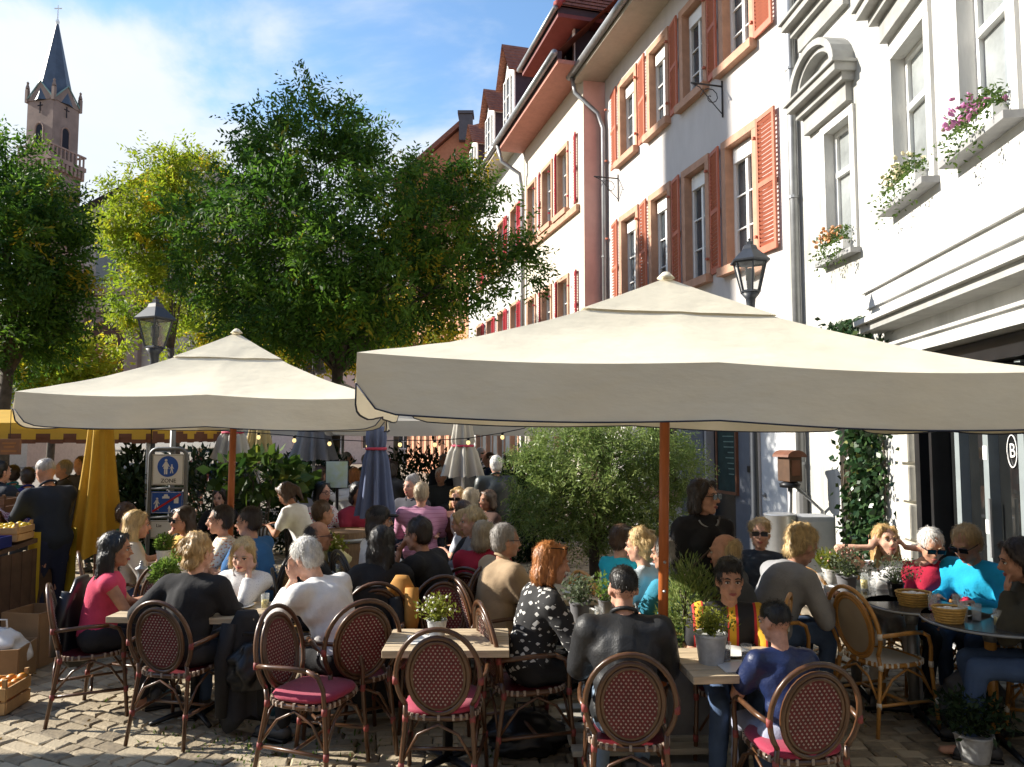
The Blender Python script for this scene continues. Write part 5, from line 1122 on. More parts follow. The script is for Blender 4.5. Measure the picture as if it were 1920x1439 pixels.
_b3 = LPANE.node_tree.nodes['Principled BSDF']; _b3.inputs['Base Color'].default_value = (.75, .78, .78, 1); _b3.inputs['Roughness'].default_value = .12; _b3.inputs['Transmission Weight'].default_value = .9; _b3.inputs['IOR'].default_value = 1.05
lantern('iron street lamp rising behind the parasol beside the church', 293, 556, 652, 9.2); lantern('six sided iron street lamp in front of the orange shuttered house', 1405, 447, 548, 8.6)
# string of bulbs
def bulbs():
    Y = 9.3; H = thing('string_lights', 'black cable with warm bulbs strung under the far parasols', 'string lights', P(700, 900, Y).xy.to_3d())
    xs = [(380, 806), (485, 812), (552, 818), (618, 824), (690, 828), (750, 826), (815, 826), (878, 822), (942, 812), (985, 803)]
    MB().tube([P(x, y, Y) - H.location for x, y in xs], .006, 5).build('cable', BLKM, H)
    for x, y in xs[1:-1]:
        p = P(x, y, Y) - H.location; MB().lathe([(.014, -.03), (.018, 0)], p, 8).build('socket', BLKM, H); MB().ball(p + Vector((0, 0, -.055)), (.024, .024, .03), 8).build('bulb', BULB, H, True)
BULB = bpy.data.materials.new('warm_bulb'); BULB.use_nodes = True; _b4 = BULB.node_tree.nodes['Principled BSDF']; _b4.inputs['Base Color'].default_value = (.8, .65, .3, 1); _b4.inputs['Emission Color'].default_value = (1, .75, .3, 1); _b4.inputs['Emission Strength'].default_value = .6
bulbs()
# slatted wooden step under the parasol foot
def deck():
    H = thing('slatted_platform', 'weathered grey slatted wooden platform on the cobbles', 'platform', (.86, 4.95, 0), R(3)); me = MB().bev((0, 0, 0), (1.05, .1, .035), .004).mesh('plank', M('grey_deck_wood', (.36, .34, .29), .8, .2, 4., .2, 30., stretch=(1, 12, 12)))
    for i in range(5): link('plank', me, H, (0, -.36 + i * .17, .13))
    for x in (-.42, .42): MB().box((x, 0.0, .056), (.07, .86, .108)).build('bearer', M('grey_deck_wood', (.36, .34, .29)), H)
deck()
def barrel():
    H = thing('wine_barrel', 'old wine barrel used as a high table', 'barrel', on(652, 7.9, 0)); BW = M('barrel_oak', (.20, .125, .07), .75, .25, 5., .2, 20., stretch=(10, 10, 1)); n = 20
    me = None
    for i in range(n):
        q = MB(); t0, t1 = 2 * math.pi * i / n + .006, 2 * math.pi * (i + 1) / n - .006; vs = []
        for j in range(7):
            f = j / 6; r = .27 + .07 * math.sin(math.pi * f)
            vs += [(r * math.cos(t0), r * math.sin(t0), f), (r * math.cos(t1), r * math.sin(t1), f)]
        q.add(vs, [(2 * j, 2 * j + 1, 2 * j + 3, 2 * j + 2) for j in range(6)]); q.build('stave', BW, H)
    for f in (.06, .25, .62, .92):
        r = .275 + .07 * math.sin(math.pi * f); MB().lathe([(r, f - .02), (r + .006, f - .02), (r + .006, f + .02), (r, f + .02)], (0, 0, 0), 28).build('hoop', ZINC, H, True)
    MB().lathe([(.262, .0), (.262, .985), (0, .985)], (0, 0, 0), 20).build('head', BW, H)
barrel()
def letterbox():
    p = on(1478, 9.9, 0); H = thing('wooden_post_box', 'brown wooden box with curved roof on a bent pipe stand', 'box', (p.x, p.y, 0), R(18)); z = P(1478, 900, 9.9).z - .0
    MB().bev((0, 0, z + .14), (.2, .24, .32), .01).build('box_body', M('brown_box_wood', (.08, .04, .02), .6, .25, 6.), H)
    MB().prism([(.15 * math.cos(t), .09 * math.sin(t)) for t in np.linspace(0, math.pi, 10)], -.16, .16, fr=lambda a, b, c: (a, c, z + .3 + b)).build('curved_roof', WOODD, H)
    MB().box((0, -.123, z + .16), (.13, .006, .2)).build('front_panel', WOODD, H); MB().lathe([(.13, 0), (.14, .05), (.06, .09)], (0, 0, z - .1), 12).build('ash_bowl', BLKM, H, True)
    MB().tube([(0, 0, z - .08), (0, .02, z - .5), (.0, .02, 0)], .03, 8).tube([(.05, 0, z - .06), (.5, 0, z - .42), (.48, 0, 0)], .022, 8).build('pipe_stand', ZINC, H, True)
letterbox()
def bin_():
    p = on(1482, 9.3, 0); H = thing('metal_bin', 'round steel bin beside a grey steel cabinet', 'bin', (p.x - .16, p.y, 0)); zt = P(1482, 968, 9.3).z
    MB().lathe([(.17, 0), (.19, zt), (.2, zt + .02), (.19, zt + .03), (0, zt + .03)], (0, 0, 0), 20).build('bin_body', M('steel', (.42, .43, .44), .35, .1, metal=.7), H, True); smooth_angle(H.children[0].data)
    H = thing('steel_cabinet', 'grey steel cabinet standing by the white wall', 'cabinet', (p.x + .25, p.y + .1, 0)); MB().bev((0, 0, zt / 2), (.46, .4, zt), .01).build('cabinet_body', M('grey_steel', (.36, .37, .38), .5, .08), H)
    MB().bev((0, -.205, zt / 2), (.4, .012, zt - .1), .004).build('cabinet_door', M('grey_steel', (.36, .37, .38)), H)
bin_()
def chalkboard():
    a0, a1 = ORW.at(1386, 880)[0], ORW.at(1352, 880)[0]; H = thing('menu_chalkboard', 'tall green chalkboard menu on the grey wall', 'chalkboard', ORW.p((a0 + a1) / 2, 0, .06)); m = MB(); ORW.box(m, a0, a1, 1.05, 2.7, .04, .06); m.build('board', M('green_chalkboard', (.018, .04, .035), .8, .3), H)
    m = MB(); q = random.Random(4); z = 2.5
    while z > 1.25:
        ORW.box(m, a0 + .06, a0 + .06 + q.uniform(.3, .8) * (a1 - a0 - .12), z, z + .018, .0605, .0615); z -= .09
    m = m.build('chalk_lines', M('chalk', (.16, .24, .2), .9), H); m['kind'] = 'stuff'
    m = MB(); ORW.box(m, a0 - .04, a0, 1.0, 2.75, .03, .08); ORW.box(m, a1, a1 + .04, 1.0, 2.75, .03, .08); ORW.box(m, a0, a1, 1.0, 1.05, .03, .08); m.build('frame', WOODD, H); fix(H)
    a, z = ORW.at(1409, 880); o = MB(); ORW.box(o, a - .05, a + .05, z - .05, z + .05, .031, .05); o = o.build('doorbell_panel', BLKM, None); tag(o, 'small black doorbell panel on the grey wall', 'doorbell')
chalkboard()
# window boxes and climbing ivy
PET = leafmat('petunia_leaf', [(.05, .1, .02), (.1, .16, .03)], (.22, .26, .06))
def window_box(label, pl, a0, a1, z, flower, seed):
    H = thing('window_box', label, 'flower box', pl.p((a0 + a1) / 2, z, .1), 0, 'flower boxes on the shop house sills'); rs = np.random.RandomState(seed); m = MB(); pl.box(m, a0, a1, z, z + .12, .02, .15); m.build('box', WPAINT, H)
    pts, ds = [], []
    for i in range(750):
        a = rs.uniform(a0 - .05, a1 + .05); f = rs.rand(); dz = rs.uniform(.1, .3) - (rs.rand() < .35) * rs.uniform(.1, .42) * (.4 + .6 * math.sin(a * 9) ** 2); p = pl.p(a, z + dz, .1 + rs.normal() * .05 + (.09 if dz < .1 else 0)); pts.append(p); ds.append((rs.normal() - .5, rs.normal(), rs.normal() - .2))
    leaves('foliage', pts, ds, rs.uniform(.03, .06, 750), rs.rand(750) * .8, PET, H, .5, .3, seed)
    f = MB()
    for i in range(46):
        a = a0 + (a1 - a0) * np.clip(rs.normal(.62, .22), 0, 1); p = pl.p(a, z + rs.uniform(.12, .34), .14 + rs.normal() * .05); f.lathe([(0, 0), (.022, .006), (.03, .016), (.0, .008)], p, 5, rot=Euler((rs.normal(), rs.normal(), 0)).to_matrix())
    f = f.build('blossoms', flower, H); f['kind'] = 'stuff'; fix(H)
window_box('white window box of trailing pink petunias', W2, -2.82, -2.07, 4.5, M('pink_petal', (.55, .2, .4), .6, .2), 1)
window_box('white window box of yellow and white flowers', W2, -1.34, -.54, 4.5, M('cream_petal', (.7, .62, .4), .6, .2), 2)
window_box('white window box of orange and green flowers on the narrow bay', W1, -1.88, -1.3, 4.3, M('orange_petal', (.6, .3, .14), .6, .3), 3)
IVY = leafmat('ivy_leaf', [(.012, .035, .012), (.025, .06, .018), (.05, .09, .03)], (.2, .2, .05), .15, .32)
def ivy(label, pl, a0, a1, z0, z1, n, seed, out=.16, ls=.085):
    H = thing('ivy_plant', label, 'ivy', pl.p((a0 + a1) / 2, 0, .05)); rs = np.random.RandomState(seed); pts, ds = [], []
    for i in range(n):
        z = rs.uniform(z0, z1); w = .5 + .5 * abs(noise.noise(Vector((z * 1.3, seed, 0)))); a = (a0 + a1) / 2 + rs.normal() * (a1 - a0) * .27; pts.append(pl.p(a, z, abs(rs.normal()) * out * .6 + .03)); d = pl.n * 1.0; ds.append((d.x * .5 + rs.normal() * .5, d.y * .5 + rs.normal() * .5, -.9 + rs.normal() * .4))
    leaves('foliage', pts, ds, ls * rs.uniform(.6, 1.2, n), np.clip(rs.normal(.35, .25, n), 0, 1), IVY, H, .8, .25, seed)
    m = MB()
    for k in range(5): m.tube([pl.p((a0 + a1) / 2 + (k - 2) * .12 + .06 * math.sin(z * 3 + k), z, .035) for z in np.linspace(.0, z1 - .1, 14)], .012, 5)
    m.build('stem', BARK, H, True); fix(H)
ivy('glossy dark ivy climbing beside the rusticated pier', W1, -2.5, -1.78, .3, 2.75, 2600, 5)
ivy('tuft of ivy spilling over the cornice beside the narrow bay', W1, -2.5, -1.15, 2.75, 3.42, 1100, 6, .22)
def shrub(name, label, c, rx, ry, rz, n, ls, mat, seed, aspect=.4, up=.2, cat='shrub', yel=(.4, .25), stem=True):
    H = thing(name, label, cat, (c[0], c[1], 0)); rs = np.random.RandomState(seed); pts, ds = [], []
    for i in range(n):
        d = rs.normal(size=3); d /= np.linalg.norm(d); k = rs.uniform(.3, 1) ** .6; w = 1 + .35 * noise.noise(Vector(d) * 2.2 + Vector((seed, 0, 0))); pts.append((d[0] * rx * k * w, d[1] * ry * k * w, c[2] + d[2] * rz * k * w)); ds.append(d + rs.normal(size=3) * .7 + np.array([0, 0, up]))
    leaves('foliage', pts, ds, ls * rs.uniform(.6, 1.25, n), np.clip(rs.normal(yel[0], yel[1], n), 0, 1), mat, H, aspect, .3, seed)
    m = MB()
    for k in range(6): m.tube([(rx * .12 * math.cos(k), ry * .12 * math.sin(k), 0), (rx * .3 * math.cos(k * 1.7), ry * .3 * math.sin(k * 1.7), c[2] - rz * .3), (rx * .6 * math.cos(k * 2.1), ry * .6 * math.sin(k * 2.1), c[2] + rz * .4)], [.014, .01, .004], 5)
    m.build('stem', BARK, H, True); return H
p = on(1290, 4.95, .0); shrub('lavender_bush', 'silvery lavender bush in a planter behind the youth in striped jersey', (p.x, p.y, .88), .2, .2, .3, 2600, .05, OLIVE, 41, .18, 1.2, yel=(.6, .22))
t = thing('planter_tub', 'grey trough planter of the lavender bush', 'planter', (p.x, p.y, 0)); MB().bev((0, 0, .29), (.42, .4, .58), .02).build('trough', GREYPOT, t)
MB().box((0, 0, .585), (.36, .34, .012)).build('soil', MATS['soil'], t)
FIG = leafmat('fig_leaf', [(.02, .05, .01), (.045, .09, .014), (.09, .14, .02)], (.26, .26, .04), .4)
for i, (px, py, Y, rx, rz, n, lab) in enumerate(((485, 890, 8.9, .5, .3, 260, 'large leaved fig plant beside the orange parasol pole'), (545, 905, 9.6, .3, .25, 220, 'smaller fig plant behind the waitress'))):
    q = P(px, py, Y); shrub('fig_plant', lab, (q.x, Y, q.z), rx, rx * .7, rz, n, .17, FIG, 50 + i, .75, -.2)
DKL = leafmat('hedge_leaf', [(.012, .03, .01), (.025, .05, .016)], (.08, .1, .03), .2)
for i, (px, py, Y, rx, rz, n, lab) in enumerate(((252, 900, 9.2, .42, .6, 2600, 'dark evergreen shrub between the yellow parasol and the zone sign'), (590, 860, 12.5, .8, .5, 2200, 'dark hedge plant behind the grey closed parasol'), (1000, 880, 12, .7, .7, 2000, 'dark shrub behind the olive tree'), (800, 880, 14.5, 1.4, .6, 2600, 'broad dark hedge at the back of the terrace'), (380, 880, 12.5, 1., .6, 2200, 'dark hedge behind the zone sign'))):
    q = P(px, py, Y); shrub('evergreen_shrub', lab, (q.x, Y, .85), rx, rx * .6, .95, int(n * 1.5), .13, DKL, 60 + i, .4)
# poster stand
q = P(632, 890, 9.8); H = thing('poster_stand', 'framed pale blue map poster on a stand', 'poster', (q.x, q.y, 0)); zc = q.z; MB().bev((0, 0, zc), (.3, .02, .36), .004).build('poster_frame', BLKM, H)
MB().box((0, -.012, zc), (.28, .004, .34)).build('poster', M('map_print', (.45, .55, .58), .6, .3, 9., col2=(.42, .5, .3)), H); MB().tube([(0, .02, 0), (0, .02, zc)], .02, 8).build('post', BLKM, H)
# ================================================================= market stall
def stall():
    Yf = 9.0; H = thing('market_stall', 'market stall with yellow scalloped awning', 'stall', (-5.6, Yf, 0)); m = MB(); rs = random.Random(8)
    x1 = P(284, 800, Yf).x + 5.6; x0 = -3.6; zt, zb = 2.14, 2.08; n = 24
    m.add([(x0, 0, zt), (x1, 0, zt), (x1, 2.6, zt), (x0, 2.6, zt), (x0 + .6, 1.3, 2.34), (x1 - .9, 1.3, 2.34)], [(0, 1, 5, 4), (1, 2, 5), (2, 3, 4, 5), (3, 0, 4)]); m.build('awning', YEL, H)
    def val(a, b, nm):
        q = MB(); br = MB(); L_ = (Vector(b) - Vector(a)).length; k = int(L_ / .055); a_, b_ = Vector(a), Vector(b); nr = Vector((-(b_ - a_).y, (b_ - a_).x, 0)).normalized()
        for i in range(k):
            f0, f1 = i / k, (i + 1) / k; odd = (i // 3) % 2; d = .13 if odd else .2; p0 = a_.lerp(b_, f0) + nr * .015 * math.sin(i * .5); p1 = a_.lerp(b_, f1) + nr * .015 * math.sin((i + 1) * .5)
            q.add([p0 + Vector((0, 0, zt)), p1 + Vector((0, 0, zt)), p1 + Vector((0, 0, zt - d)), p0 + Vector((0, 0, zt - d))], [(0, 1, 2, 3)])
            br.add([p0 + Vector((0, 0, zt - d)), p1 + Vector((0, 0, zt - d)), p1 + Vector((0, 0, zt - d - .05)), p0 + Vector((0, 0, zt - d - .05))], [(0, 1, 2, 3)])
            if not odd or True:
                br.add([p0 + Vector((0, .01, zt - .1)), p1 + Vector((0, .01, zt - .1)), p1 + Vector((0, .01, zt - .24)), p0 + Vector((0, .01, zt - .24))], [(0, 1, 2, 3)])
        v = q.build('valance', YEL, H); br.build('scalloped_hem', M('brown_canvas', (.12, .045, .02), .85), v)
    val((x0, -.01, 0), (x1, -.01, 0), 'v'); val((x1 + .01, 0, 0), (x1 + .01, 2.6, 0), 'v')
    for x in (x0 + .1, x1 - .06):
        for y in (.06, 2.5): MB().lathe([(.025, 0), (.025, zt)], (x, y, 0), 8).build('post', ZINC, H)
stall()
def price_board():
    q = P(18, 838, 8.6); o = MB(); o.bev((0, 0, 0), (.26, .02, .18), .004); H = thing('price_board', 'brown wooden price board hanging under the yellow awning', 'sign', q); o.build('board', M('board_wood', (.2, .09, .04), .7, .2), H)
    for z, w in ((.04, .16), (0, .12), (-.05, .18)): MB().box((0, -.012, z), (w, .003, .022)).build('faded_print', M('faded_print', (.3, .13, .04), .8), H)
    MB().tube([(0, 0, .09), (0, .0, .42)], .004, 4).build('hook', BLKM, H)
price_board()
CRATE = M('crate_pine', (.44, .27, .12), .75, .25, 6., .1, 30., stretch=(1, 1, 1)); CARD = M('cardboard', (.30, .185, .095), .8, .12); BLUEP = M('blue_plastic', (.02, .07, .35), .4, .1)
def crate(label, loc, d, rz=0., mat=CRATE, group='fruit crates on the market counter', fruit=None, name='fruit_crate', slatted=True):
    H = thing(name, label, 'crate', loc, rz, group); w, l, h = d
    for s in (-1, 1):
        for k in range(2 if slatted else 1):
            hh = h / 2 * .8 if slatted else h; z = h * (.25 + .5 * k) if slatted else h / 2
            MB().box((0, s * l / 2, z), (w, .012, hh)).build('slat', mat, H); MB().box((s * w / 2, 0, z), (.012, l - .014, hh)).build('slat', mat, H)
    MB().box((0, 0, .008), (w - .015, l - .015, .014)).build('bottom', mat, H)
    if slatted:
        for sx in (-1, 1):
            for sy in (-1, 1): MB().box((sx * (w / 2 - .02), sy * (l / 2 - .02), h * .62), (.025, .025, h * 1.24)).build('corner_post', mat, H)
    if fruit:
        r = fruit[1]; q = random.Random(5); nx, ny = int(w / (2 * r)) - 0, int(l / (2 * r))
        me = MB().ball((0, 0, 0), r, 10).mesh('fruit', fruit[0], True)
        for i in range(nx):
            for j in range(ny): link('fruit', me, H, (-w / 2 + (i + .5) * w / nx, -l / 2 + (j + .5) * l / ny, h * .8 + q.uniform(0, .02)))
    return H
def counter():
    H = thing('market_counter', 'dark wooden market counter with sloping top', 'counter', (-5.35, 7.1, 0), R(0)); DW = M('counter_wood', (.085, .05, .032), .75, .3, 5.)
    MB().box((0, 0, .96), (1.5, 1.5, .04), Matrix.Rotation(R(4), 3, 'X')).build('counter_top', DW, H)
    me = MB().bev((0, 0, 0), (.14, .02, .86), .004).mesh('plank', DW)
    for i in range(10): link('plank', me, H, (-.68 + i * .151, -.73, .47))
    me2 = MB().bev((0, 0, 0), (.02, .14, .86), .004).mesh('plank', DW)
    for i in range(10): link('plank', me2, H, (.74, -.66 + i * .148, .47))
    for x in (-.68, .68):
        for y in (-.66, .66): MB().box((x, y, .46), (.06, .06, .92)).build('leg', DW, H)
counter()
ORG = (M('orange_peel', (.62, .24, .02), .45, .15, 30., .2, 200.), .04); LEM = (M('lemon_peel', (.66, .46, .03), .45, .12), .035)
crate('open pine crate of yellow lemons at the counter edge', (-4.85, 7.15, 1.0), (.46, .32, .14), R(8), fruit=LEM); crate('pine crate of oranges beside the lemons', (-5.4, 7.1, 1.0), (.46, .32, .14), R(-4), fruit=ORG)
crate('blue plastic tray at the end of the market counter', (-4.77, 7.6, 1.02), (.32, .4, .12), R(10), BLUEP, slatted=False); crate('dark blue plastic box in front of the lemon crate', (-4.76, 6.83, .975), (.34, .2, .1), R(4), M('navy_plastic', (.012, .02, .13), .4), slatted=False)
for i, (x, y, z) in enumerate(((-5.3, 7.66, 1.02), (-5.3, 7.66, 1.21), (-5.75, 7.66, 1.02))): crate(['empty brown crate on the counter behind the oranges', 'brown crate stacked on the empty one', 'low brown crate by the vendor'][i], (x, y, z), (.42, .3, .15), R(6 * i), M('old_crate', (.14, .075, .04), .8, .25))
cl = MB(); rs_ = random.Random(2); N_ = 10
cl.add([(.4 * i / N_, .3 * j / N_ - .05 * i / N_, .18 * math.sin(1.2 + i * .25) * (1 - j / N_ * .6) + .02 * math.sin(i * 1.7 + j)) for j in range(N_ + 1) for i in range(N_ + 1)], [(j * (N_ + 1) + i, j * (N_ + 1) + i + 1, (j + 1) * (N_ + 1) + i + 1, (j + 1) * (N_ + 1) + i) for j in range(N_) for i in range(N_)])
def plaid():
    m = bpy.data.materials.new('red_check_cloth'); m.use_nodes = True; nt = m.node_tree; N = nt.nodes; L = nt.links; b = N['Principled BSDF']; b.inputs['Roughness'].default_value = .9
    tc = N.new('ShaderNodeTexCoord'); w1 = N.new('ShaderNodeTexWave'); w1.inputs['Scale'].default_value = 9; w1.bands_direction = 'X'; w2 = N.new('ShaderNodeTexWave'); w2.inputs['Scale'].default_value = 9; w2.bands_direction = 'Y'
    L.new(tc.outputs['Object'], w1.inputs[0]); L.new(tc.outputs['Object'], w2.inputs[0]); a = N.new('ShaderNodeMath'); L.new(w1.outputs['Fac'], a.inputs[0]); L.new(w2.outputs['Fac'], a.inputs[1])
    cr = N.new('ShaderNodeValToRGB'); cr.color_ramp.elements[0].color = (.62, .55, .55, 1); cr.color_ramp.elements[1].color = (.2, .02, .05, 1); a2 = N.new('ShaderNodeMath'); a2.operation = 'MULTIPLY'; a2.inputs[1].default_value = .6; L.new(a.outputs[0], a2.inputs[0]); L.new(a2.outputs[0], cr.inputs[0]); L.new(cr.outputs[0], b.inputs['Base Color']); return m
o = cl.build('checked_cloth', plaid(), None, True, (-5.2, 7.4, 1.12)); tag(o, 'red and white checked cloth draped over the crates', 'cloth')
crate('cardboard box with a white bag standing by the counter', (-4.2, 6.25, 0), (.42, .36, .28), R(12), CARD, 'boxes on the ground by the counter', slatted=False, name='cardboard_box'); crate('tall cardboard box at the corner of the counter', (-4.22, 6.75, 0), (.36, .36, .46), R(-8), CARD, 'boxes on the ground by the counter', slatted=False, name='cardboard_box')
crate('pine crate of oranges standing on the cobbles', (-3.82, 5.6, .0), (.4, .32, .2), R(5), fruit=ORG, group='boxes on the ground by the counter')
def bag(label, loc, mat, r=.16, h=.3, seed=1, name='plastic_bag', cat='bag', handles=True):
    H = thing(name, label, cat, loc); rs = random.Random(seed); m = MB(); n = 30; rows = 16; vs = []
    for j in range(rows + 1):
        f = j / rows; b = r * (.75 + .5 * math.sin(math.pi * (f * .8 + .1))) * (1 - .55 * f ** 3)
        for i in range(n):
            t = 2 * math.pi * i / n; k = 1 + .5 * noise.noise(Vector((math.cos(t) * 2.6 + seed, math.sin(t) * 2.6, f * 5))); vs.append((b * k * math.cos(t), b * k * math.sin(t) * .8, h * f))
    m.add(vs, [(j * n + i, j * n + (i + 1) % n, (j + 1) * n + (i + 1) % n, (j + 1) * n + i) for j in range(rows) for i in range(n)] + [tuple(range(n - 1, -1, -1)), tuple(rows * n + i for i in range(n))]); m.build('bag_body', mat, H, True)
    if handles: MB().tube([(-.06, 0, h * .95), (-.05, 0, h * 1.2), (.05, 0, h * 1.2), (.06, 0, h * .95)], .008, 6).build('handle', mat, H, True)
bag('crumpled white plastic bag on the cardboard box', (-4.2, 6.25, .05), M('white_plastic', (.68, .68, .68), .35, .08), .17, .36, 2); bag('black leather handbag under the red-haired woman\'s chair', on(985, 4.9, 0), M('black_leather', (.012, .012, .013), .4), .2, .24, 3, 'handbag')
bag('grey and black rucksack under the bamboo column table', on(1800, 5.2, 0), M('grey_nylon', (.1, .1, .105), .6, .3, 9.), .17, .42, 4, 'rucksack'); bag('dark handbag standing behind the curly-haired person\'s chair', on(480, 5.15, .3), M('black_leather', (.012, .012, .013)), .13, .3, 6, 'handbag')
p = on(1800, 4.75, 0); pot('dark leafy plant in a zinc pot standing on the cobbles', p, .11, .16, ZPOT, DKL, 900, .17, .05, 'sprig', 21, group='plants standing on the cobbles')
p = on(1080, 6.2, 0)
# coats over chair backs
def coat(label, xy, rz, mat, w=.46, z1=.95, z0=.35, th=.07, seed=1, wide=1.25):
    H = thing('coat', label, 'coat', (xy[0], xy[1], 0), rz); m = MB(); rs = random.Random(seed); n = 26; rows = 16; vs = []
    for j in range(rows + 1):
        f = j / rows; z = z1 - (z1 - z0) * f; ww = w / 2 * (.5 + .5 * min(1, f * 5)) * (1 + (wide - 1) * f); tt = th * (.45 + .9 * f)
        for i in range(n):
            t = 2 * math.pi * i / n; fold = 1 + (.35 * math.sin(t * 5 + seed) + .2 * math.sin(t * 9 + 2 * seed)) * f
            vs.append((ww * math.cos(t), tt * math.sin(t) * fold - .03 * f, z + (.05 * math.sin(t * 3 + seed) * f if j == rows else 0)))
    m.add(vs, [(j * n + i, (j + 1) * n + i, (j + 1) * n + (i + 1) % n, j * n + (i + 1) % n) for j in range(rows) for i in range(n)] + [tuple(range(n)), tuple(rows * n + i for i in range(n - 1, -1, -1))]); m.build('coat_cloth', mat, H, True)
    for s in (-1, 1): MB().tube([(s * w * .42, -.02, z1 - .08), (s * w * .52, -.07, z1 - .3), (s * w * .5, -.08, z0 + .05)], [.05, .055, .045], 9).build('sleeve', mat, H, True)
BLKC = M('black_cloth', (.012, .012, .014), .75, .3, 12., .3, 30.)
coat('shiny black coat hung on the chair of the woman in pink', gxy(166, 5.72), R(-80), M('black_shiny_cloth', (.016, .016, .018), .38, .3), .42, .93, .36, .07, 2)
coat('black jacket hung on the bistro chair of the black-haired woman', gxy(700, 5.42), R(10), BLKC, .4, .92, .12, .06, 3); coat('mustard jacket slung over the bistro chair of the black-haired woman', gxy(757, 5.5), R(-15), M('mustard_cloth', (.42, .2, .04), .8, .15), .2, .98, .55, .05, 4)
coat('long black coat hanging behind the curly-haired person', gxy(472, 5.2), R(10), BLKC, .26, .8, .08, .07, 5)
# ================================================================= people
QUEUE = []
class HB(MB):
    """volumes of a head, grown a little about the head's centre"""
    def __init__(s, c): super().__init__(); s.c = c
    def mesh(s, *a, **k):
        s.v = [tuple(s.c + (Vector(v) - s.c) * 1.08) for v in s.v]; return super().mesh(*a, **k)
def skin_over(name, mb, mat, parent, vox, smooth=3, wrinkle=0., wf=22., strand=0., seed=0):
    """closed volumes -> one continuous surface (done for all people in one pass at the end)"""
    me = mb.mesh(name, mat); o = link(name, me, parent)
    r = o.modifiers.new('r', 'REMESH'); r.mode = 'VOXEL'; r.voxel_size = vox; r.use_smooth_shade = True
    if smooth: s = o.modifiers.new('s', 'SMOOTH'); s.factor = .5; s.iterations = smooth
    QUEUE.append((o, mat, wrinkle, wf, strand, seed)); return o
def finish_people():
    dg = bpy.context.evaluated_depsgraph_get(); dg.update()
    done = []
    for o, mat, wr, wf, st, seed in QUEUE: done.append(bpy.data.meshes.new_from_object(o.evaluated_get(dg)))
    for (o, mat, wr, wf, st, seed), me in zip(QUEUE, done):
        n = len(me.vertices); co = np.empty(n * 3); me.vertices.foreach_get('co', co); co = co.reshape(-1, 3)
        if (wr or st) and n:
            no = np.empty(n * 3); me.vertices.foreach_get('normal', no); no = no.reshape(-1, 3); rs = np.random.RandomState(seed); d = np.zeros(n)
            if wr:
                for k in range(6):
                    q = rs.normal(size=3); q /= np.linalg.norm(q); q2 = rs.normal(size=3) * 9
                    d += ((1 - np.abs(np.sin(co @ q * wf * rs.uniform(.5, 1.5) + 1.5 * np.sin(co @ q2 + rs.uniform(0, 6)) + rs.uniform(0, 6)))) ** 2.2 - .25) * rs.uniform(.4, 1.2)
                d *= wr / 2
            if st:
                a = np.arctan2(co[:, 1], co[:, 0] + 1e-6)
                for k in range(5): d += st * .5 * np.sin(co[:, 0] * rs.uniform(90, 260) + co[:, 1] * rs.uniform(90, 260) + 2.2 * np.sin(co[:, 2] * rs.uniform(20, 45) + rs.uniform(0, 6)) + rs.uniform(0, 6))
            co = co + no * d[:, None]; me.vertices.foreach_set('co', co.reshape(-1))
        me.materials.clear(); me.materials.append(mat); me.polygons.foreach_set('use_smooth', [True] * len(me.polygons)); me.polygons.foreach_set('material_index', [0] * len(me.polygons)); me.update()
        if st and len(co): strands(o, co, no, mat, st, seed)
        old = o.data; o.modifiers.clear(); o.data = me; bpy.data.meshes.remove(old); me.name = o.name
def strands(o, co, no, mat, st, seed):
    """loose hair over the hair mass: thin tapering ribbons combed down and back"""
    root = o.parent; near = root.location.y < 7.2; n = 1500 if near else 250; rs = np.random.RandomState(seed + 9); wd = .0012 if near else .0024
    k = rs.randint(0, len(co), n); p = co[k]; q = no[k]; c = co.mean(0); comb = np.array([0, -.25, -1.]) + rs.normal(size=(n, 3)) * (.35 if st < .0036 else .9)
    comb += (p - c) * np.array([3., 3., 0]); t = comb - q * (comb * q).sum(1, keepdims=True); t /= np.linalg.norm(t, axis=1, keepdims=True) + 1e-9; w = np.cross(t, q); L_ = rs.uniform(.02, .06, (n, 1)) * (1. if st > .002 else .3); lift = rs.uniform(.0, .010, (n, 1)) + (rs.rand(n, 1) < .06) * .012
    a = p - q * .002; b = p + t * L_ * .5 + q * (lift * .8 + .002); e = p + t * L_ + q * lift * .5 + w * rs.normal(size=(n, 1)) * .008; v = np.stack([a - w * wd, a + w * wd, b + w * wd, b - w * wd, e], 1).reshape(-1, 3)
    me = bpy.data.meshes.new('hair_strands'); me.from_pydata([tuple(x) for x in v], [], [f for i in range(0, 5 * n, 5) for f in ((i, i + 1, i + 2, i + 3), (i + 3, i + 2, i + 4))]); me.materials.append(mat); me.polygons.foreach_set('use_smooth', [True] * len(me.polygons)); h = link('hair_strands', me, o); h['kind'] = 'stuff'
def SKIN(k):
    c = {'fair': (.56, .31, .22), 'mid': (.47, .25, .165), 'tan': (.38, .19, .115), 'pale': (.62, .37, .27)}[k]
    m = M('skin_' + k, c, .6, .16, 20., .15, 140., spec=.22)
    b = m.node_tree.nodes['Principled BSDF']; b.inputs['Subsurface Weight'].default_value = .06; b.inputs['Subsurface Radius'].default_value = (.02, .008, .004); b.inputs['Subsurface Scale'].default_value = 1.
    return m
HAIRC = {'black': (.008, .007, .007), 'dark': (.025, .015, .01), 'brown': (.07, .038, .02), 'blond': (.42, .27, .11), 'straw': (.5, .36, .17), 'white': (.62, .6, .56), 'grey': (.27, .25, .23), 'greyblond': (.34, .27, .18), 'red': (.34, .13, .035)}
def HAIR(k): return M('hair_' + k, HAIRC[k], .42, .35, 60., .5, 90., stretch=(1, 1, .12), spec=.5)
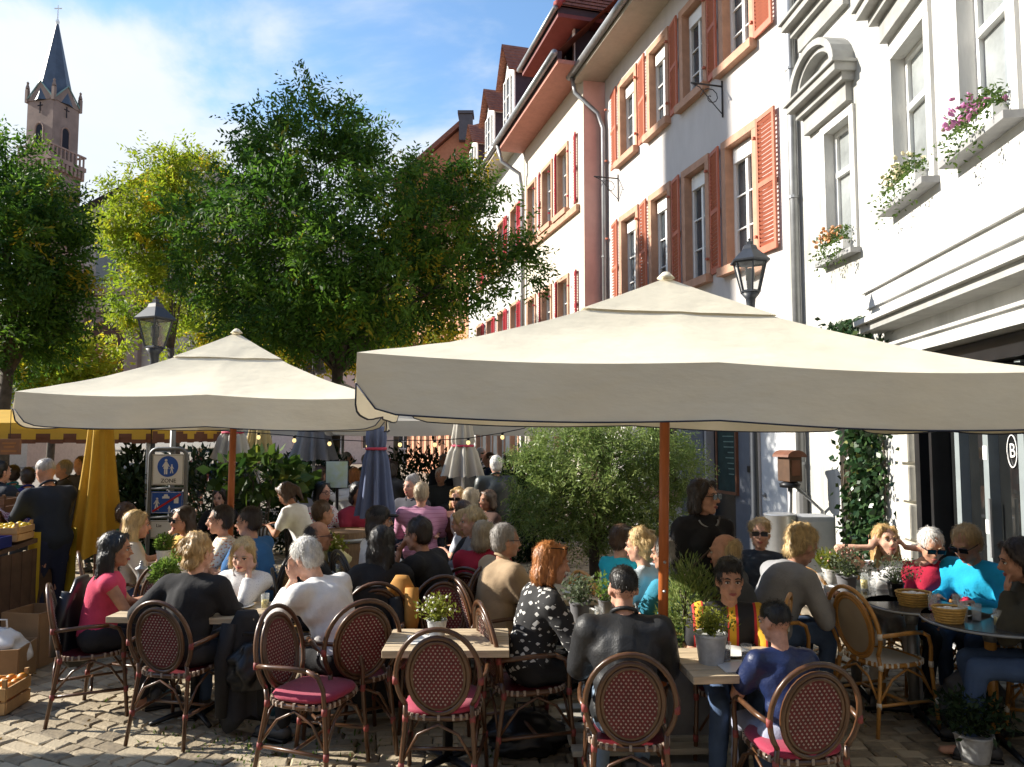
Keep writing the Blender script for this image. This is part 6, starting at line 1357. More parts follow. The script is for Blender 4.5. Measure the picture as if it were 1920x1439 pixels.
def CL(name, col, **k): return M(name, col, k.pop('rough', .92), k.pop('var', .12), k.pop('scale', 8.), k.pop('bump', .25), k.pop('bscale', 90.), sheen=k.pop('sheen', 0.), **k)
def pattern_mat(name, base, cols, kind, sc):
    if name in MATS: return MATS[name]
    m = bpy.data.materials.new(name); m.use_nodes = True; N = m.node_tree.nodes; L = m.node_tree.links; b = N['Principled BSDF']; b.inputs['Roughness'].default_value = .85; tc = N.new('ShaderNodeTexCoord')
    cr = N.new('ShaderNodeValToRGB'); cr.color_ramp.interpolation = 'CONSTANT'; e = cr.color_ramp.elements; e[0].color = (*base, 1)
    for i, (p, c) in enumerate(cols):
        x = e[1] if i == 0 else e.new(p); x.position = p; x.color = (*c, 1)
    if kind == 'stripe':
        sp = N.new('ShaderNodeSeparateXYZ'); L.new(tc.outputs['Object'], sp.inputs[0]); a = N.new('ShaderNodeMath'); a.operation = 'MULTIPLY_ADD'; a.inputs[1].default_value = sc; a.inputs[2].default_value = .5; L.new(sp.outputs[0], a.inputs[0]); f = N.new('ShaderNodeMath'); f.operation = 'PINGPONG'; f.inputs[1].default_value = 1; L.new(a.outputs[0], f.inputs[0]); L.new(f.outputs[0], cr.inputs[0])
    elif kind == 'band':
        sp = N.new('ShaderNodeSeparateXYZ'); L.new(tc.outputs['Object'], sp.inputs[0]); a = N.new('ShaderNodeMath'); a.operation = 'MULTIPLY'; a.inputs[1].default_value = sc; L.new(sp.outputs[2], a.inputs[0]); f = N.new('ShaderNodeMath'); f.operation = 'FRACT'; L.new(a.outputs[0], f.inputs[0]); L.new(f.outputs[0], cr.inputs[0])
    else:
        v = N.new('ShaderNodeTexVoronoi'); v.inputs['Scale'].default_value = sc; v.distance = 'MANHATTAN' if kind == 'knit' else 'EUCLIDEAN'; mp = N.new('ShaderNodeMapping'); mp.inputs[3].default_value = (1, 1, 1.4); L.new(tc.outputs['Object'], mp.inputs[0]); L.new(mp.outputs[0], v.inputs['Vector']); L.new(v.outputs['Distance'], cr.inputs[0])
    L.new(cr.outputs[0], b.inputs['Base Color']); MATS[name] = m; return m
def ik(S, T, a, b, pole):
    d = T - S; L_ = d.length
    if L_ > (a + b) * .985: T = S + d.normalized() * (a + b) * .985; d = T - S; L_ = d.length
    u = d.normalized(); x = (a * a - b * b + L_ * L_) / (2 * L_); h = math.sqrt(max(1e-5, a * a - x * x)); pv = Vector(pole); pv = (pv - u * pv.dot(u)); pv = pv.normalized() if pv.length > 1e-4 else u.orthogonal().normalized()
    return S + u * x + pv * h, T
LENS = M('sunglass_lens', (.008, .008, .009), .12, .1, spec=.7)
def person(label, px, py, Y, rz, sit=True, lean=8, yaw=0, pitch=0, arms=('lap', 'lap'), hair=('short', 'brown'), skin='fair', top=('tee', (.7, .7, .7)), legs=(.03, .035, .05), shoe=(.05, .05, .05), w=1., fem=False, shades=None, name='person', group=None, roll=0, extra=(), vox=None, seed=None, legs_open=.0, face=True, size=1., seat_y=0.):
    seed = seed if seed is not None else int(px * 7 + py); rs = random.Random(seed); vox = vox or (.0105 if Y < 5.6 else .0145 if Y < 7.3 else .0205)
    K = .93 if fem else 1.; Sp = Matrix.Rotation(R(-lean), 3, 'X'); S = Sp @ Vector((0, 0, 1)); X = Vector((1, 0, 0)); F = Sp @ Vector((0, 1, 0))
    Pv = Vector((0, -.03, .55 if sit else .93)); N = Pv + S * .49 * (K if fem else 1)
    Rh = Sp.lerp(Matrix.Identity(3), .55) @ Matrix.Rotation(R(yaw), 3, 'Z') @ Matrix.Rotation(R(pitch), 3, 'X') @ Matrix.Rotation(R(roll), 3, 'Y')
    Hc = N + S * .07 + (Rh @ Vector((0, .015, .105))); hd = lambda x, y, z: Hc + Rh @ Vector((x * .97, y, z))
    sw = (.165 if fem else .185) * w; SH = {s: Pv + S * .435 * (K if fem else 1) + X * s * sw for s in (-1, 1)}
    # root placed so that the head is seen where the photo shows it
    head = P(px, py, Y); sc = max(.86, min(1.14, head.z / Hc.z)) * size; Rz = Matrix.Rotation(R(rz), 3, 'Z'); off = Rz @ (Hc * sc)
    # ---------------- volumes
    body, clo, leg = MB(), MB(), MB()
    tops = {'tee': (.018, 'short'), 'shirt': (.024, 'long'), 'sweater': (.027, 'long'), 'jacket': (.034, 'long'), 'tank': (.012, 'none'), 'vest': (.032, 'long')}[top[0]]; inf, slv = tops
    def ell(m, c, r, rot=Sp): m.ball(c, r, 14, rot=rot)
    def torso(m, e, full=True):
        ell(m, Pv + S * .02, ((.165 + e) * w, .125 + e, .125 + e)); ell(m, Pv + S * .16, ((.145 if not fem else .13) * w + e, .11 * w + e, .15)); ell(m, Pv + S * .32, ((.168 if not fem else .148) * w + e, .115 * w + e, .175))
        m.cap(Pv + S * .05, Pv + S * .34, .12 * w + e, .125 * w + e, 12)
        for s in (-1, 1): m.cap(SH[s] - S * .01, Pv + S * .40, .06 + e, .085 + e, 10); m.cap(N - S * .02, SH[s] + S * .0, .05 + e * .8, .045 + e, 10)
        if fem:
            for s in (-1, 1): m.ball(Pv + S * .31 + X * s * .07 + F * (.085 * w), .058 + e * .6, 10)
        elif w > 1.08: m.ball(Pv + S * .15 + F * .05, (.14 * w, .12 * w, .15), 12)
    torso(body, 0); torso(clo, inf)
    body.cap(N - S * .04, Hc + Rh @ Vector((0, -.02, -.06)), .056 if not fem else .047, .05 if not fem else .043, 10)
    # head
    h0 = len(body.v)
    body.ball(hd(0, -.012, .025), (.073, .092, .09), 14, rot=Rh); body.ball(hd(0, .018, -.035), (.06, .068, .082), 14, rot=Rh); body.ball(hd(0, .058, -.092), (.03, .026, .024), 10, rot=Rh)
    body.cap(hd(-.045, .02, -.07), hd(0, .06, -.09), .02, .02, 8); body.cap(hd(.045, .02, -.07), hd(0, .06, -.09), .02, .02, 8)
    body.cap(hd(0, .084, .012), hd(0, .105, -.026), .009, .0145, 8); body.cap(hd(-.036, .07, .026), hd(.036, .07, .026), .015, .015, 8)
    for s in (-1, 1): body.ball(hd(s * .076, -.008, -.012), (.012, .021, .032), 8, rot=Rh); body.ball(hd(s * .038, .058, -.03), (.026, .022, .022), 8, rot=Rh)
    body.ball(hd(0, .078, -.062), (.024, .014, .012), 8, rot=Rh)
    body.v[h0:] = [tuple(Hc + (Vector(v) - Hc) * 1.08) for v in body.v[h0:]]
    # arms and hands
    for s, a in zip((-1, 1), arms):
        pole = (s * .55, -.35, -.8); hdir = None
        if isinstance(a, tuple): T = Vector(a[0]); pole = a[1] if len(a) > 1 else pole; hdir = Vector(a[2]) if len(a) > 2 else None
        elif a == 'table': T = Vector((s * .13, .40, .775)); hdir = Vector((-s * .35, 1, -.05))
        elif a == 'lap': T = Vector((s * .1, .26, .66)); hdir = Vector((-s * .4, 1, -.25))
        elif a == 'rail': T = Vector((s * .25, .16, .71)); pole = (s * .6, -.7, -.2); hdir = Vector((0, 1, -.1))
        elif a == 'face': T = hd(s * .075, .085, -.09); pole = (s * .4, .2, -1); hdir = Rh @ Vector((-s * .12, -.1, 1))
        elif a == 'chin': T = hd(s * .05, .12, -.16); pole = (s * .3, .2, -1); hdir = Rh @ Vector((-s * .3, -.35, 1))
        elif a == 'raise': T = hd(s * .13, .03, -.05); pole = (s * 1, .25, .1); hdir = Rh @ Vector((-s * .45, -.1, 1))
        elif a == 'down': T = Vector((s * .25, .05, Pv.z - .1)); pole = (s * .3, -1, 0); hdir = Vector((0, .12, -1))
        elif a == 'reach': T = Pv + Vector((s * .1, .46, .2)); hdir = Vector((0, 1, -.1))
        elif a == 'mouth': T = hd(s * .05, .15, -.12); pole = (s * .5, .1, -1); hdir = Rh @ Vector((-s * .4, -.5, .8))
        if a in ('face', 'chin', 'raise', 'mouth'): T = Hc + (T - Hc) * 1.08
        E, T = ik(SH[s], T, .285, .25, pole); fd = (T - E).normalized(); d = (hdir or fd).normalized(); d = (d + fd * .25).normalized()
        r = .92 if fem else 1.05 * (w if w > 1 else 1)
        body.cap(SH[s], E, .052 * r, .04 * r, 10); body.cap(E, T, .04 * r, .026 * r, 10)
        ac = d.cross(Vector((0, 0, 1)) if abs(d.z) < .8 else Vector((0, 1, 0))).normalized(); up = ac.cross(d)
        Rp = Matrix((ac, d, up)).transposed(); hs = .9 if fem else 1.
        body.ball(T + d * .05 * hs, (.038 * hs, .052 * hs, .016), 10, rot=Rp)
        for k, (o_, ln) in enumerate(((-.029, .062), (-.0098, .074), (.0098, .069), (.029, .054))):
            b0 = T + d * .085 * hs + ac * o_ * hs; c = -.28 if a != 'face' else -.12; m1 = b0 + (d + up * c).normalized() * ln * .5; body.cap(b0 - d * .012, m1, .0088, .0082, 7); body.cap(m1, m1 + (d + up * c * 2.4 + ac * o_ * 2).normalized() * ln * .5, .0082, .0068, 7)
        tb = T + d * .03 + ac * (-s) * .03; t2 = tb + (d * .7 - ac * s * .75 + up * -.2).normalized() * .036; body.cap(tb, t2, .011, .0095, 7); body.cap(t2, t2 + (d - ac * s * .25).normalized() * .03, .0095, .008, 7)
        if slv != 'none':
            clo.cap(SH[s], E if slv == 'long' else SH[s].lerp(E, .62), .056 * r + inf, (.042 if slv == 'long' else .055) * r + inf, 10)
            if slv == 'long':
                t_ = top[2] if len(top) > 2 else .9; clo.cap(E, E.lerp(T, t_), .042 * r + inf, .032 * r + inf * .8, 10)
    # legs
    for s in (-1, 1):
        h = Pv + Vector((s * .09, .0, -.02))
        if sit: k = Vector((s * (.11 + legs_open), .41, .52)); an = Vector((s * (.13 + legs_open * 1.2), .38 + rs.uniform(-.1, .1), .09))
        else: k = Vector((s * .1, .03, .5)); an = Vector((s * .11 + 0, -.02 + s * .06, .09))
        body.cap(h, k, .078, .055, 10); body.cap(k, an, .052, .034, 10); ft = an + Vector((s * .02, .15, -.055)); body.cap(an + Vector((0, -.02, -.04)), ft, .034, .024, 8)
        leg.cap(h, k, .09, .066, 10); leg.cap(k, an + Vector((0, 0, .03)), .066, .054, 10)
    ell(leg, Pv + S * .0, (.175 * w, .135, .13)); leg.cap(Pv + X * -.08, Pv + X * .08, .12, .12, 10)
    sm = SKIN(skin)
    # ---------------- objects
    root = skin_over(name, body, sm, None, vox, 2); tag(root, label, 'person', group); root.location = (head.x - off.x, head.y - off.y, 0); root.rotation_euler = (0, 0, R(rz)); root.scale = (sc, sc, sc)
    tm = top[1] if not isinstance(top[1], tuple) else CL('cloth_%02d%02d%02d' % tuple(int(99 * v) for v in top[1]), top[1])
    tn = {'tee': 'tee_shirt', 'shirt': 'shirt', 'sweater': 'sweater', 'jacket': 'jacket', 'tank': 'tank_top', 'vest': 'vest'}[top[0]]
    t = skin_over(tn, clo, tm, root, vox * 1.55, 3, .0085 if top[0] != 'tank' else .003, 15, seed=seed)
    if top[0] in ('jacket', 'shirt') and lean < 20:
        c = MB(); nk = N + S * .01; c.tube([nk + (Sp @ Vector((.072 * math.cos(q), .07 * math.sin(q) + .005, .028 - .03 * math.sin(q)))) for q in np.linspace(2.0, 7.4, 14)], [.007] + [.012] * 12 + [.007], 7); c.build('collar', tm, t, True)
    skin_over('trousers', leg, CL('trouser_%02d%02d%02d' % tuple(int(99 * v) for v in legs), legs), root, vox * 1.9, 3, .009, 15, seed=seed + 1)
    for s in (-1, 1):
        an = Vector((s * (.13 + legs_open * 1.2), .38, .09)) if sit else Vector((s * .11, -.02 + s * .06, .09)); q = MB(); q.cap(an + Vector((0, -.035, -.045)), an + Vector((s * .02, .155, -.058)), .046, .036, 10); q.cap(an + Vector((0, -.01, -.03)), an + Vector((0, 0, .01)), .042, .045, 10)
        sh = q.build('shoe', CL('shoe_%02d%02d%02d' % tuple(int(99 * v) for v in shoe), shoe, rough=.5), root, True); z = MB(); z.bev(an + Vector((s * .01, .06, -.083)), (.088, .27, .022), .008); z.build('sole', WPAINT if sum(shoe) > .25 else BLKM, sh)
    hs_, hc = hair
    if hs_:
        hm = HAIR(hc); h = HB(Hc); hv = max(.0105, vox * .95); rr = random.Random(seed + 5)
        if hs_ != 'ring' and hs_ != 'top': h.ball(hd(0, -.026, .034), (.083, .096, .095), 14, rot=Rh); h.ball(hd(0, -.045, -.01), (.079, .07, .075), 12, rot=Rh)
        if hs_ == 'top': h.ball(hd(0, -.014, .045), (.0765, .0955, .078), 14, rot=Rh); h.ball(hd(0, -.03, .03), (.0765, .08, .07), 12, rot=Rh)
        if hs_ == 'ring': h.ball(hd(0, -.045, .0), (.083, .066, .06), 12, rot=Rh); h.ball(hd(0, -.055, .03), (.076, .06, .06), 12, rot=Rh)
        if hs_ == 'quiff': h.ball(hd(0, .035, .105), (.062, .055, .035), 10, rot=Rh); h.ball(hd(0, -.0, .085), (.075, .08, .06), 10, rot=Rh)
        if hs_ in ('bob', 'long', 'pony'):
            for s in (-1, 1): h.cap(hd(s * .07, -.01, .04), hd(s * .076, -.012, -.085), .024, .03, 9); h.cap(hd(s * .05, .045, .09), hd(s * .078, .02, .01), .022, .016, 9)
            if hs_ != 'pony': h.ball(hd(0, -.06, -.06), (.085, .055, .085), 12, rot=Rh)
        if hs_ == 'long':
            for s in (-1, 0, 1): h.cap(hd(s * .06, -.05, -.05), hd(s * .068, -.075 + .0, -.26), .042, .03, 9)
            for s in (-1, 1): h.cap(hd(s * .075, -.01, -.08), hd(s * .085, .0, -.2), .03, .02, 9)
        if hs_ == 'pony': h.cap(hd(0, -.11, .04), hd(0, -.15, -.02), .028, .032, 9); h.cap(hd(0, -.15, -.02), hd(.01, -.14, -.16), .032, .015, 9)
        if hs_ in ('curly', 'wavy'):
            for _ in range(46 if hs_ == 'curly' else 26):
                a, b = rr.uniform(0, 6.28), rr.uniform(-.35, 1.4); q = (math.cos(a) * math.cos(b), math.sin(a) * math.cos(b), math.sin(b))
                if q[1] > .45 and q[2] < .55: continue
                h.ball(hd(q[0] * .082, q[1] * .098 - .026, .03 + q[2] * .095), rr.uniform(.018, .03), 8)
            h.ball(hd(0, -.07, -.06), (.07, .045, .05), 10, rot=Rh)
        skin_over('hair', h, hm, root, hv, 2, 0, 0, .0035 if hs_ not in ('top',) else .0015, seed)
        if hs_ not in ('ring', None):   # brows in the hair colour
            pass
    if face:
        for s in (-1, 1):
            if not shades:
                e = HB(Hc); e.ball(hd(s * .0305, .0775, .002), (.0135, .008, .0075), 10, rot=Rh); ey = e.build('eye', M('eye_white', (.6, .57, .53), .3), root, True); HB(Hc).ball(hd(s * .0305, .0835, .002), (.0062, .004, .0062), 8, rot=Rh).build('iris', M('dark_iris', (.02, .014, .01), .2), ey, True)
                HB(Hc).tube([hd(s * .016, .0865, .0095), hd(s * .031, .0865, .0125), hd(s * .045, .08, .008)], .003, 5).build('eyelid', M('lash', (.05, .025, .02), .7), root, True)
            HB(Hc).tube([hd(s * .014, .0885, .024), hd(s * .032, .0875, .0295), hd(s * .05, .076, .023)], [.003, .0042, .002], 5).build('eyebrow', HAIR(hc if hc in HAIRC and hc not in ('white', 'straw') else 'greyblond'), root, True)
        q = HB(Hc); q.tube([hd(-.024, .083, -.063), hd(-.01, .0925, -.059), hd(0, .0935, -.0605), hd(.01, .0925, -.059), hd(.024, .083, -.063)], [.002, .0042, .004, .0042, .002], 6); q.tube([hd(-.02, .084, -.0665), hd(0, .0935, -.0695), hd(.02, .084, -.0665)], [.002, .005, .002], 6); q.build('mouth', M('lips', (.36, .1, .085), .5), root, True)
    if shades:
        up = .0 if shades == 'on' or shades == 'clear' else .085; yb = .0 if not up else -.035; G = HB(Hc)
        for s in (-1, 1):
            G.bev(hd(s * .034, .098 + yb, .004 + up), (.056, .006, .036), .008 if False else .0029, Rh); G.tube([hd(s * .062, .094 + yb, .01 + up), hd(s * .08, .04 + yb, .01 + up), hd(s * .081, -.02 + yb, .004 + up)], .003, 5)
        G.tube([hd(-.01, .1 + yb, .008 + up), hd(.01, .1 + yb, .008 + up)], .003, 5)
        if shades == 'clear':
            G = HB(Hc)
            for s in (-1, 1): G.tube([hd(s * .034 + .027 * math.cos(t), .1, .002 + .018 * math.sin(t)) for t in np.linspace(0, 6.28, 13)[:-1]], .0022, 4, closed=True); G.tube([hd(s * .062, .094, .01), hd(s * .08, .04, .01), hd(s * .081, -.02, .004)], .0025, 5)
        G.build('glasses' if shades == 'clear' else 'sunglasses', LENS, root)
    for ex in extra:
        if ex == 'watch':
            pass
        if ex == 'script':
            o_ = Pv + S * .27 + F * (.115 * w + .034); MB().tube([o_ + X * (-.055 + .0042 * k) * -1 + S * (.028 * math.sin(k * 1.25) * math.exp(-k * .09) + .008 * math.sin(k * .5)) for k in range(30)], .0022, 4).build('script_print', WPAINT, t)
        if ex == 'cap': skin_cap = HB(Hc); skin_cap.ball(hd(0, -.012, .055), (.087, .1, .075), 14, rot=Rh); skin_cap.ball(hd(0, .1, .045), (.065, .06, .012), 10, rot=Rh); skin_cap.build('cap', BLKC, root, True)
        if ex == 'apron':
            a = MB(); n_ = 18; a.add([(.2 * math.sin(q) * (1 + .06 * math.sin(q * 7)), .19 * math.cos(q) - .02 + (.04 if z < .5 else 0), z) for z in (.28, .5, .8, 1.02) for q in np.linspace(-2.1, 2.1, n_)], [(j * n_ + i, j * n_ + i + 1, (j + 1) * n_ + i + 1, (j + 1) * n_ + i) for j in range(3) for i in range(n_ - 1)]); a.build('apron', M('yellow_apron', (.55, .4, .03), .8, .1), root, True)
        if ex == 'necklace': MB().tube([N + Sp @ Vector((.075 * math.cos(q), .085 + .035 * abs(math.sin(q)), .015 - .05 * math.sin(q))) for q in np.linspace(0, 3.14, 12)], .006, 5).build('necklace', ZINC, root, True)
        if ex == 'strap':
            MB().tube([SH[-1] + Vector((.06, .06, .08)), Pv + S * .3 + F * .17, Pv + S * .12 + X * .17 + F * .1, Pv + X * .24 - S * .05], .016, 6, sq=.4).build('bag_strap', M('brown_strap', (.1, .07, .055), .7), root, True); MB().bev(Pv + X * .26 + Vector((0, .0, -.18)), (.09, .26, .26), .03).build('shoulder_bag', M('brown_leather', (.07, .045, .035), .6), root)
    return root
N_ = None
WHT = (.74, .74, .73); NAV = (.012, .018, .05); BLK = (.013, .013, .015); JEAN = (.06, .1, .19); LJEAN = (.2, .27, .36)
STRIPE = pattern_mat('striped_jersey', (.012, .012, .014), [(.26, (.5, .03, .03)), (.34, (.62, .34, .02)), (.56, (.5, .03, .03)), (.62, (.012, .012, .014))], 'stripe', 5.2)
KNIT = pattern_mat('nordic_knit', (.55, .55, .54), [(.47, (.016, .016, .018))], 'knit', 21.)
BLOUSE = pattern_mat('speckled_blouse', (.3, .28, .28), [(.22, (.66, .65, .64))], 'dots', 85.)
FLORAL = pattern_mat('floral_top', (.5, .12, .1), [(.3, (.62, .5, .3)), (.5, (.66, .62, .56))], 'dots', 40.)
REDPAT = pattern_mat('red_white_blouse', (.5, .04, .06), [(.35, (.66, .6, .6))], 'dots', 28.)
QUILT = pattern_mat('pink_quilt', (.5, .24, .36), [(.86, (.36, .13, .23))], 'band', 22.)
pp = person
# --- near the camera
pp('man with cropped dark hair in a black jacket, back turned, at the zinc pot table', 1168, 1103, 4.2, -4, lean=12, yaw=12, arms=('table', 'table'), hair=('top', 'black'), skin='fair', top=('jacket', CL('black_windcheater', (.016, .017, .019), rough=.5, var=.3)), legs=LJEAN, w=1.06)
pp('boy with a faded haircut in a navy shirt on the bistro chair', 1452, 1150, 4.02, 7, lean=10, yaw=22, pitch=-8, arms=('table', 'table'), hair=('top', 'black'), skin='fair', top=('tee', CL('navy_satin', (.012, .022, .075), rough=.38, var=.2)), legs=(.32, .34, .44), w=.86, size=.96)
pp('youth in a black jersey with yellow and red stripes, facing the camera', 1368, 1088, 4.6, 172, lean=15, yaw=4, pitch=4, arms=('table', 'table'), hair=('quiff', 'black'), skin='mid', top=('tee', STRIPE), legs=JEAN, w=.98, extra=('script',))
pp('curly fair-haired person in a black sweater, back turned', 375, 1036, 5.32, -12, lean=12, yaw=-16, arms=('rail', 'table'), hair=('curly', 'blond'), top=('sweater', BLK), legs=(.035, .036, .042), shoe=(.07, .2, .26), w=1.02, legs_open=.3)
pp('fair woman in a speckled blouse holding her hand to her brow', 455, 1040, 5.75, 172, lean=14, yaw=14, pitch=-10, roll=-8, arms=('face', 'table'), hair=('bob', 'straw'), skin='pale', top=('shirt', BLOUSE, .62), legs=JEAN, fem=True)
pp('white-haired man in a white shirt leaning his forehead on his hand', 572, 1048, 5.15, 62, lean=30, yaw=6, pitch=-18, arms=('face', 'table'), hair=('short', 'white'), skin='pale', top=('shirt', (.72, .71, .70), .62), legs=BLK, w=1.05)
pp('red-haired woman in a black and white patterned cardigan', 1035, 1056, 4.85, -72, lean=14, yaw=-6, pitch=-4, arms=('lap', 'table'), hair=('bob', 'red'), skin='fair', top=('sweater', KNIT), legs=BLK, fem=True, shades='up')
pp('bearded man with glasses in a beige blazer', 950, 1014, 5.8, -62, lean=10, yaw=-14, arms=('table', 'table'), hair=('short', 'grey'), skin='mid', top=('jacket', CL('beige_blazer', (.33, .24, .15))), legs=(.1, .08, .06), w=1.12, shades='clear')
pp('black-haired woman in black with her back turned', 717, 1018, 5.8, 6, lean=8, yaw=-20, arms=('rail', 'table'), hair=('long', 'black'), skin='tan', top=('sweater', BLK), legs=BLK, fem=True)
pp('man in an open black jacket resting his chin on his hand', 782, 1002, 6.1, 70, lean=22, yaw=4, arms=('mouth', 'table'), hair=('short', 'dark'), skin='mid', top=('jacket', BLK, .5), legs=(.16, .14, .1), w=1.08)
pp('woman with long black hair in a sleeveless pink top', 218, 1030, 5.6, -62, lean=10, yaw=-14, arms=('table', 'table'), hair=('long', 'black'), skin='tan', top=('tank', (.55, .05, .11)), legs=(.02, .02, .025), fem=True)
# --- middle of the terrace
pp('person with long blonde hair in a cream sweater', 258, 984, 7.0, -60, lean=14, arms=('table', 'table'), hair=('long', 'straw'), top=('sweater', (.62, .56, .48)), legs=JEAN, fem=True)
pp('man with brown hair in a green top behind the blonde', 240, 965, 7.75, -50, lean=6, arms=('lap', 'table'), hair=('short', 'brown'), top=('tee', (.01, .2, .09)), w=1.02)
pp('dark-haired woman in sunglasses and a mustard top', 343, 975, 7.3, 140, lean=8, arms=('table', 'chin'), hair=('long', 'dark'), top=('tee', (.5, .33, .08)), fem=True, shades='on')
pp('dark-haired woman in a floral top beside the orange pole', 412, 975, 7.1, 110, lean=10, arms=('table', 'table'), hair=('short', 'dark'), top=('tee', FLORAL), fem=True)
pp('man in a blue tee shirt facing the parasol pole', 465, 978, 6.9, 78, lean=14, yaw=10, arms=('table', 'table'), hair=('short', 'dark'), skin='mid', top=('tee', (.03, .12, .3)), w=1.12)
pp('smiling dark-haired young woman behind the fig plant', 412, 935, 10, 178, lean=6, arms=('chin', 'table'), hair=('long', 'dark'), top=('sweater', BLK), fem=True)
pp('bald man in sunglasses and a black shirt', 598, 1006, 6.2, -72, lean=4, arms=('lap', 'table'), hair=('ring', 'dark'), skin='tan', top=('tee', BLK), w=1.05, shades='on')
pp('ruddy man in a pale yellow shirt behind the bald man', 606, 962, 7.7, -55, lean=8, arms=('table', 'table'), hair=('short', 'brown'), skin='mid', top=('shirt', (.6, .55, .3)), w=1.05)
pp('waitress in a white polo shirt bending over a table', 536, 926, 8.1, 75, False, 26, pitch=-18, arms=('reach', 'reach'), hair=('pony', 'brown'), skin='tan', top=('tee', WHT), legs=BLK, fem=True)
pp('woman with glasses in a white top standing by the poster', 603, 888, 11.3, -60, False, 3, arms=('down', 'reach'), hair=('bob', 'brown'), top=('shirt', WHT), fem=True, shades='clear')
pp('woman in glasses and a red and white blouse', 605, 924, 9.6, -120, lean=4, arms=('table', 'table'), hair=('bob', 'black'), top=('shirt', REDPAT), fem=True, shades='clear')
pp('grey-haired man in grey behind the waitress', 566, 912, 11, -150, lean=4, arms=('table', 'table'), hair=('short', 'grey'), top=('shirt', (.2, .2, .22)))
pp('red-haired person in a white shirt seated by the poster', 664, 895, 11.6, 10, lean=4, arms=('table', 'table'), hair=('short', 'red'), top=('shirt', WHT))
pp('woman in a black cap and white tee shirt', 712, 977, 6.9, -55, lean=6, yaw=-18, arms=('lap', 'table'), hair=('long', 'dark'), skin='mid', top=('tee', WHT), fem=True, extra=('cap',))
pp('person in a pink quilted vest with back turned', 790, 926, 9.1, 6, lean=6, arms=('table', 'table'), hair=('short', 'greyblond'), top=('vest', QUILT), w=1.1)
pp('grey-haired person facing the pink quilted vest', 770, 912, 10, 150, lean=4, arms=('table', 'table'), hair=('wavy', 'grey'), top=('jacket', (.05, .05, .06)))
pp('woman in large sunglasses lifting her hand', 858, 935, 9.2, 165, lean=6, arms=('chin', 'table'), hair=('bob', 'blond'), top=('tee', (.1, .04, .03)), fem=True, shades='on')
pp('person with grey-blond hair in a printed white tee shirt', 884, 936, 9.0, -35, lean=14, arms=('table', 'table'), hair=('bob', 'greyblond'), top=('tee', WHT))
pp('brown-haired woman in a brown cardigan beyond the white tee shirt', 914, 938, 9.6, 120, lean=6, arms=('table', 'table'), hair=('bob', 'brown'), skin='tan', top=('sweater', (.07, .035, .025)), fem=True)
pp('boy with brown hair in a white polo bending forward', 868, 962, 8.2, 60, lean=20, pitch=-20, arms=('table', 'table'), hair=('short', 'brown'), top=('tee', (.6, .63, .72)), w=.9)
pp('girl with a blonde ponytail in black', 866, 980, 7.5, 80, lean=14, pitch=-8, arms=('table', 'table'), hair=('pony', 'blond'), top=('tee', BLK), fem=True)
pp('fair-haired child next to the red jacket', 884, 978, 7.05, 100, lean=8, arms=('table', 'table'), hair=('wavy', 'straw'), top=('sweater', (.2, .2, .21)), w=.9)
pp('person with grey-blond hair in a crimson jacket', 906, 1003, 6.5, -20, lean=6, arms=('table', 'table'), hair=('bob', 'greyblond'), top=('jacket', (.3, .012, .03)), w=1.05)
pp('white-haired man in a dark leather jacket standing with back turned', 930, 872, 10.2, 8, False, 2, arms=('down', 'reach'), hair=('short', 'white'), top=('jacket', CL('dark_leather', (.03, .035, .033), rough=.4)), w=1.12)
pp('white-haired man seated far behind the closed beige parasol', 826, 893, 12.4, 168, lean=4, arms=('table', 'table'), hair=('short', 'white'), skin='mid', top=('jacket', (.03, .035, .04)))
pp('grey-haired man standing far behind the closed beige parasol', 833, 865, 13.6, 200, False, 2, arms=('down', 'down'), hair=('short', 'grey'), skin='tan', top=('jacket', (.02, .025, .035)))
pp('dark clad person standing behind the blue closed parasol', 735, 880, 11, -30, False, 2, arms=('down', 'reach'), hair=('bob', 'dark'), skin='tan', top=('jacket', (.035, .035, .035)), fem=True)
pp('woman in a crimson top seated beside the blue closed parasol', 672, 925, 9.4, -140, lean=6, arms=('table', 'table'), hair=('bob', 'black'), skin='tan', top=('tee', (.25, .02, .04)), fem=True)
# --- shop side
pp('boy in a turquoise tee shirt with sunglasses on his head', 1168, 1012, 6.2, -60, lean=10, arms=('table', 'table'), hair=('short', 'brown'), top=('tee', (.02, .42, .52)), w=.92, shades='up')
pp('fair curly-haired person in a pale tee shirt behind the orange pole', 1198, 1024, 5.8, 60, lean=12, arms=('table', 'table'), hair=('curly', 'straw'), top=('tee', (.5, .58, .62)))
pp('grey-haired person in a blue tee shirt beside the orange pole', 1247, 1038, 5.5, 55, lean=10, arms=('table', 'table'), hair=('short', 'grey'), skin='mid', top=('tee', (.04, .24, .36)), w=1.04)
pp('standing woman in a black blazer with sunglasses and a shoulder bag', 1320, 932, 5.5, 195, False, 0, yaw=34, arms=('down', 'down'), hair=('bob', 'dark'), skin='fair', top=('jacket', CL('black_blazer', (.014, .014, .017)), .7), legs=LJEAN, fem=True, shades='on', extra=('necklace', 'strap'))
pp('balding man with fair hair turned away behind the striped jersey', 1358, 1035, 5.3, 62, lean=10, arms=('table', 'table'), hair=('ring', 'straw'), skin='mid', top=('sweater', (.06, .065, .075)), w=1.05)
pp('woman with short blonde hair and sunglasses in a navy sweater', 1425, 1002, 6.5, 150, lean=2, yaw=12, pitch=6, arms=('lap', 'lap'), hair=('wavy', 'blond'), skin='fair', top=('sweater', (.02, .025, .035)), legs=BLK, fem=True, w=1.1, shades='on')
pp('woman with short curly blonde hair in a grey sweater leaning to eat', 1506, 1024, 5.65, -72, lean=30, pitch=-16, arms=('table', 'table'), hair=('curly', 'straw'), top=('sweater', (.26, .265, .28), .7), legs=JEAN, fem=True, w=1.1)
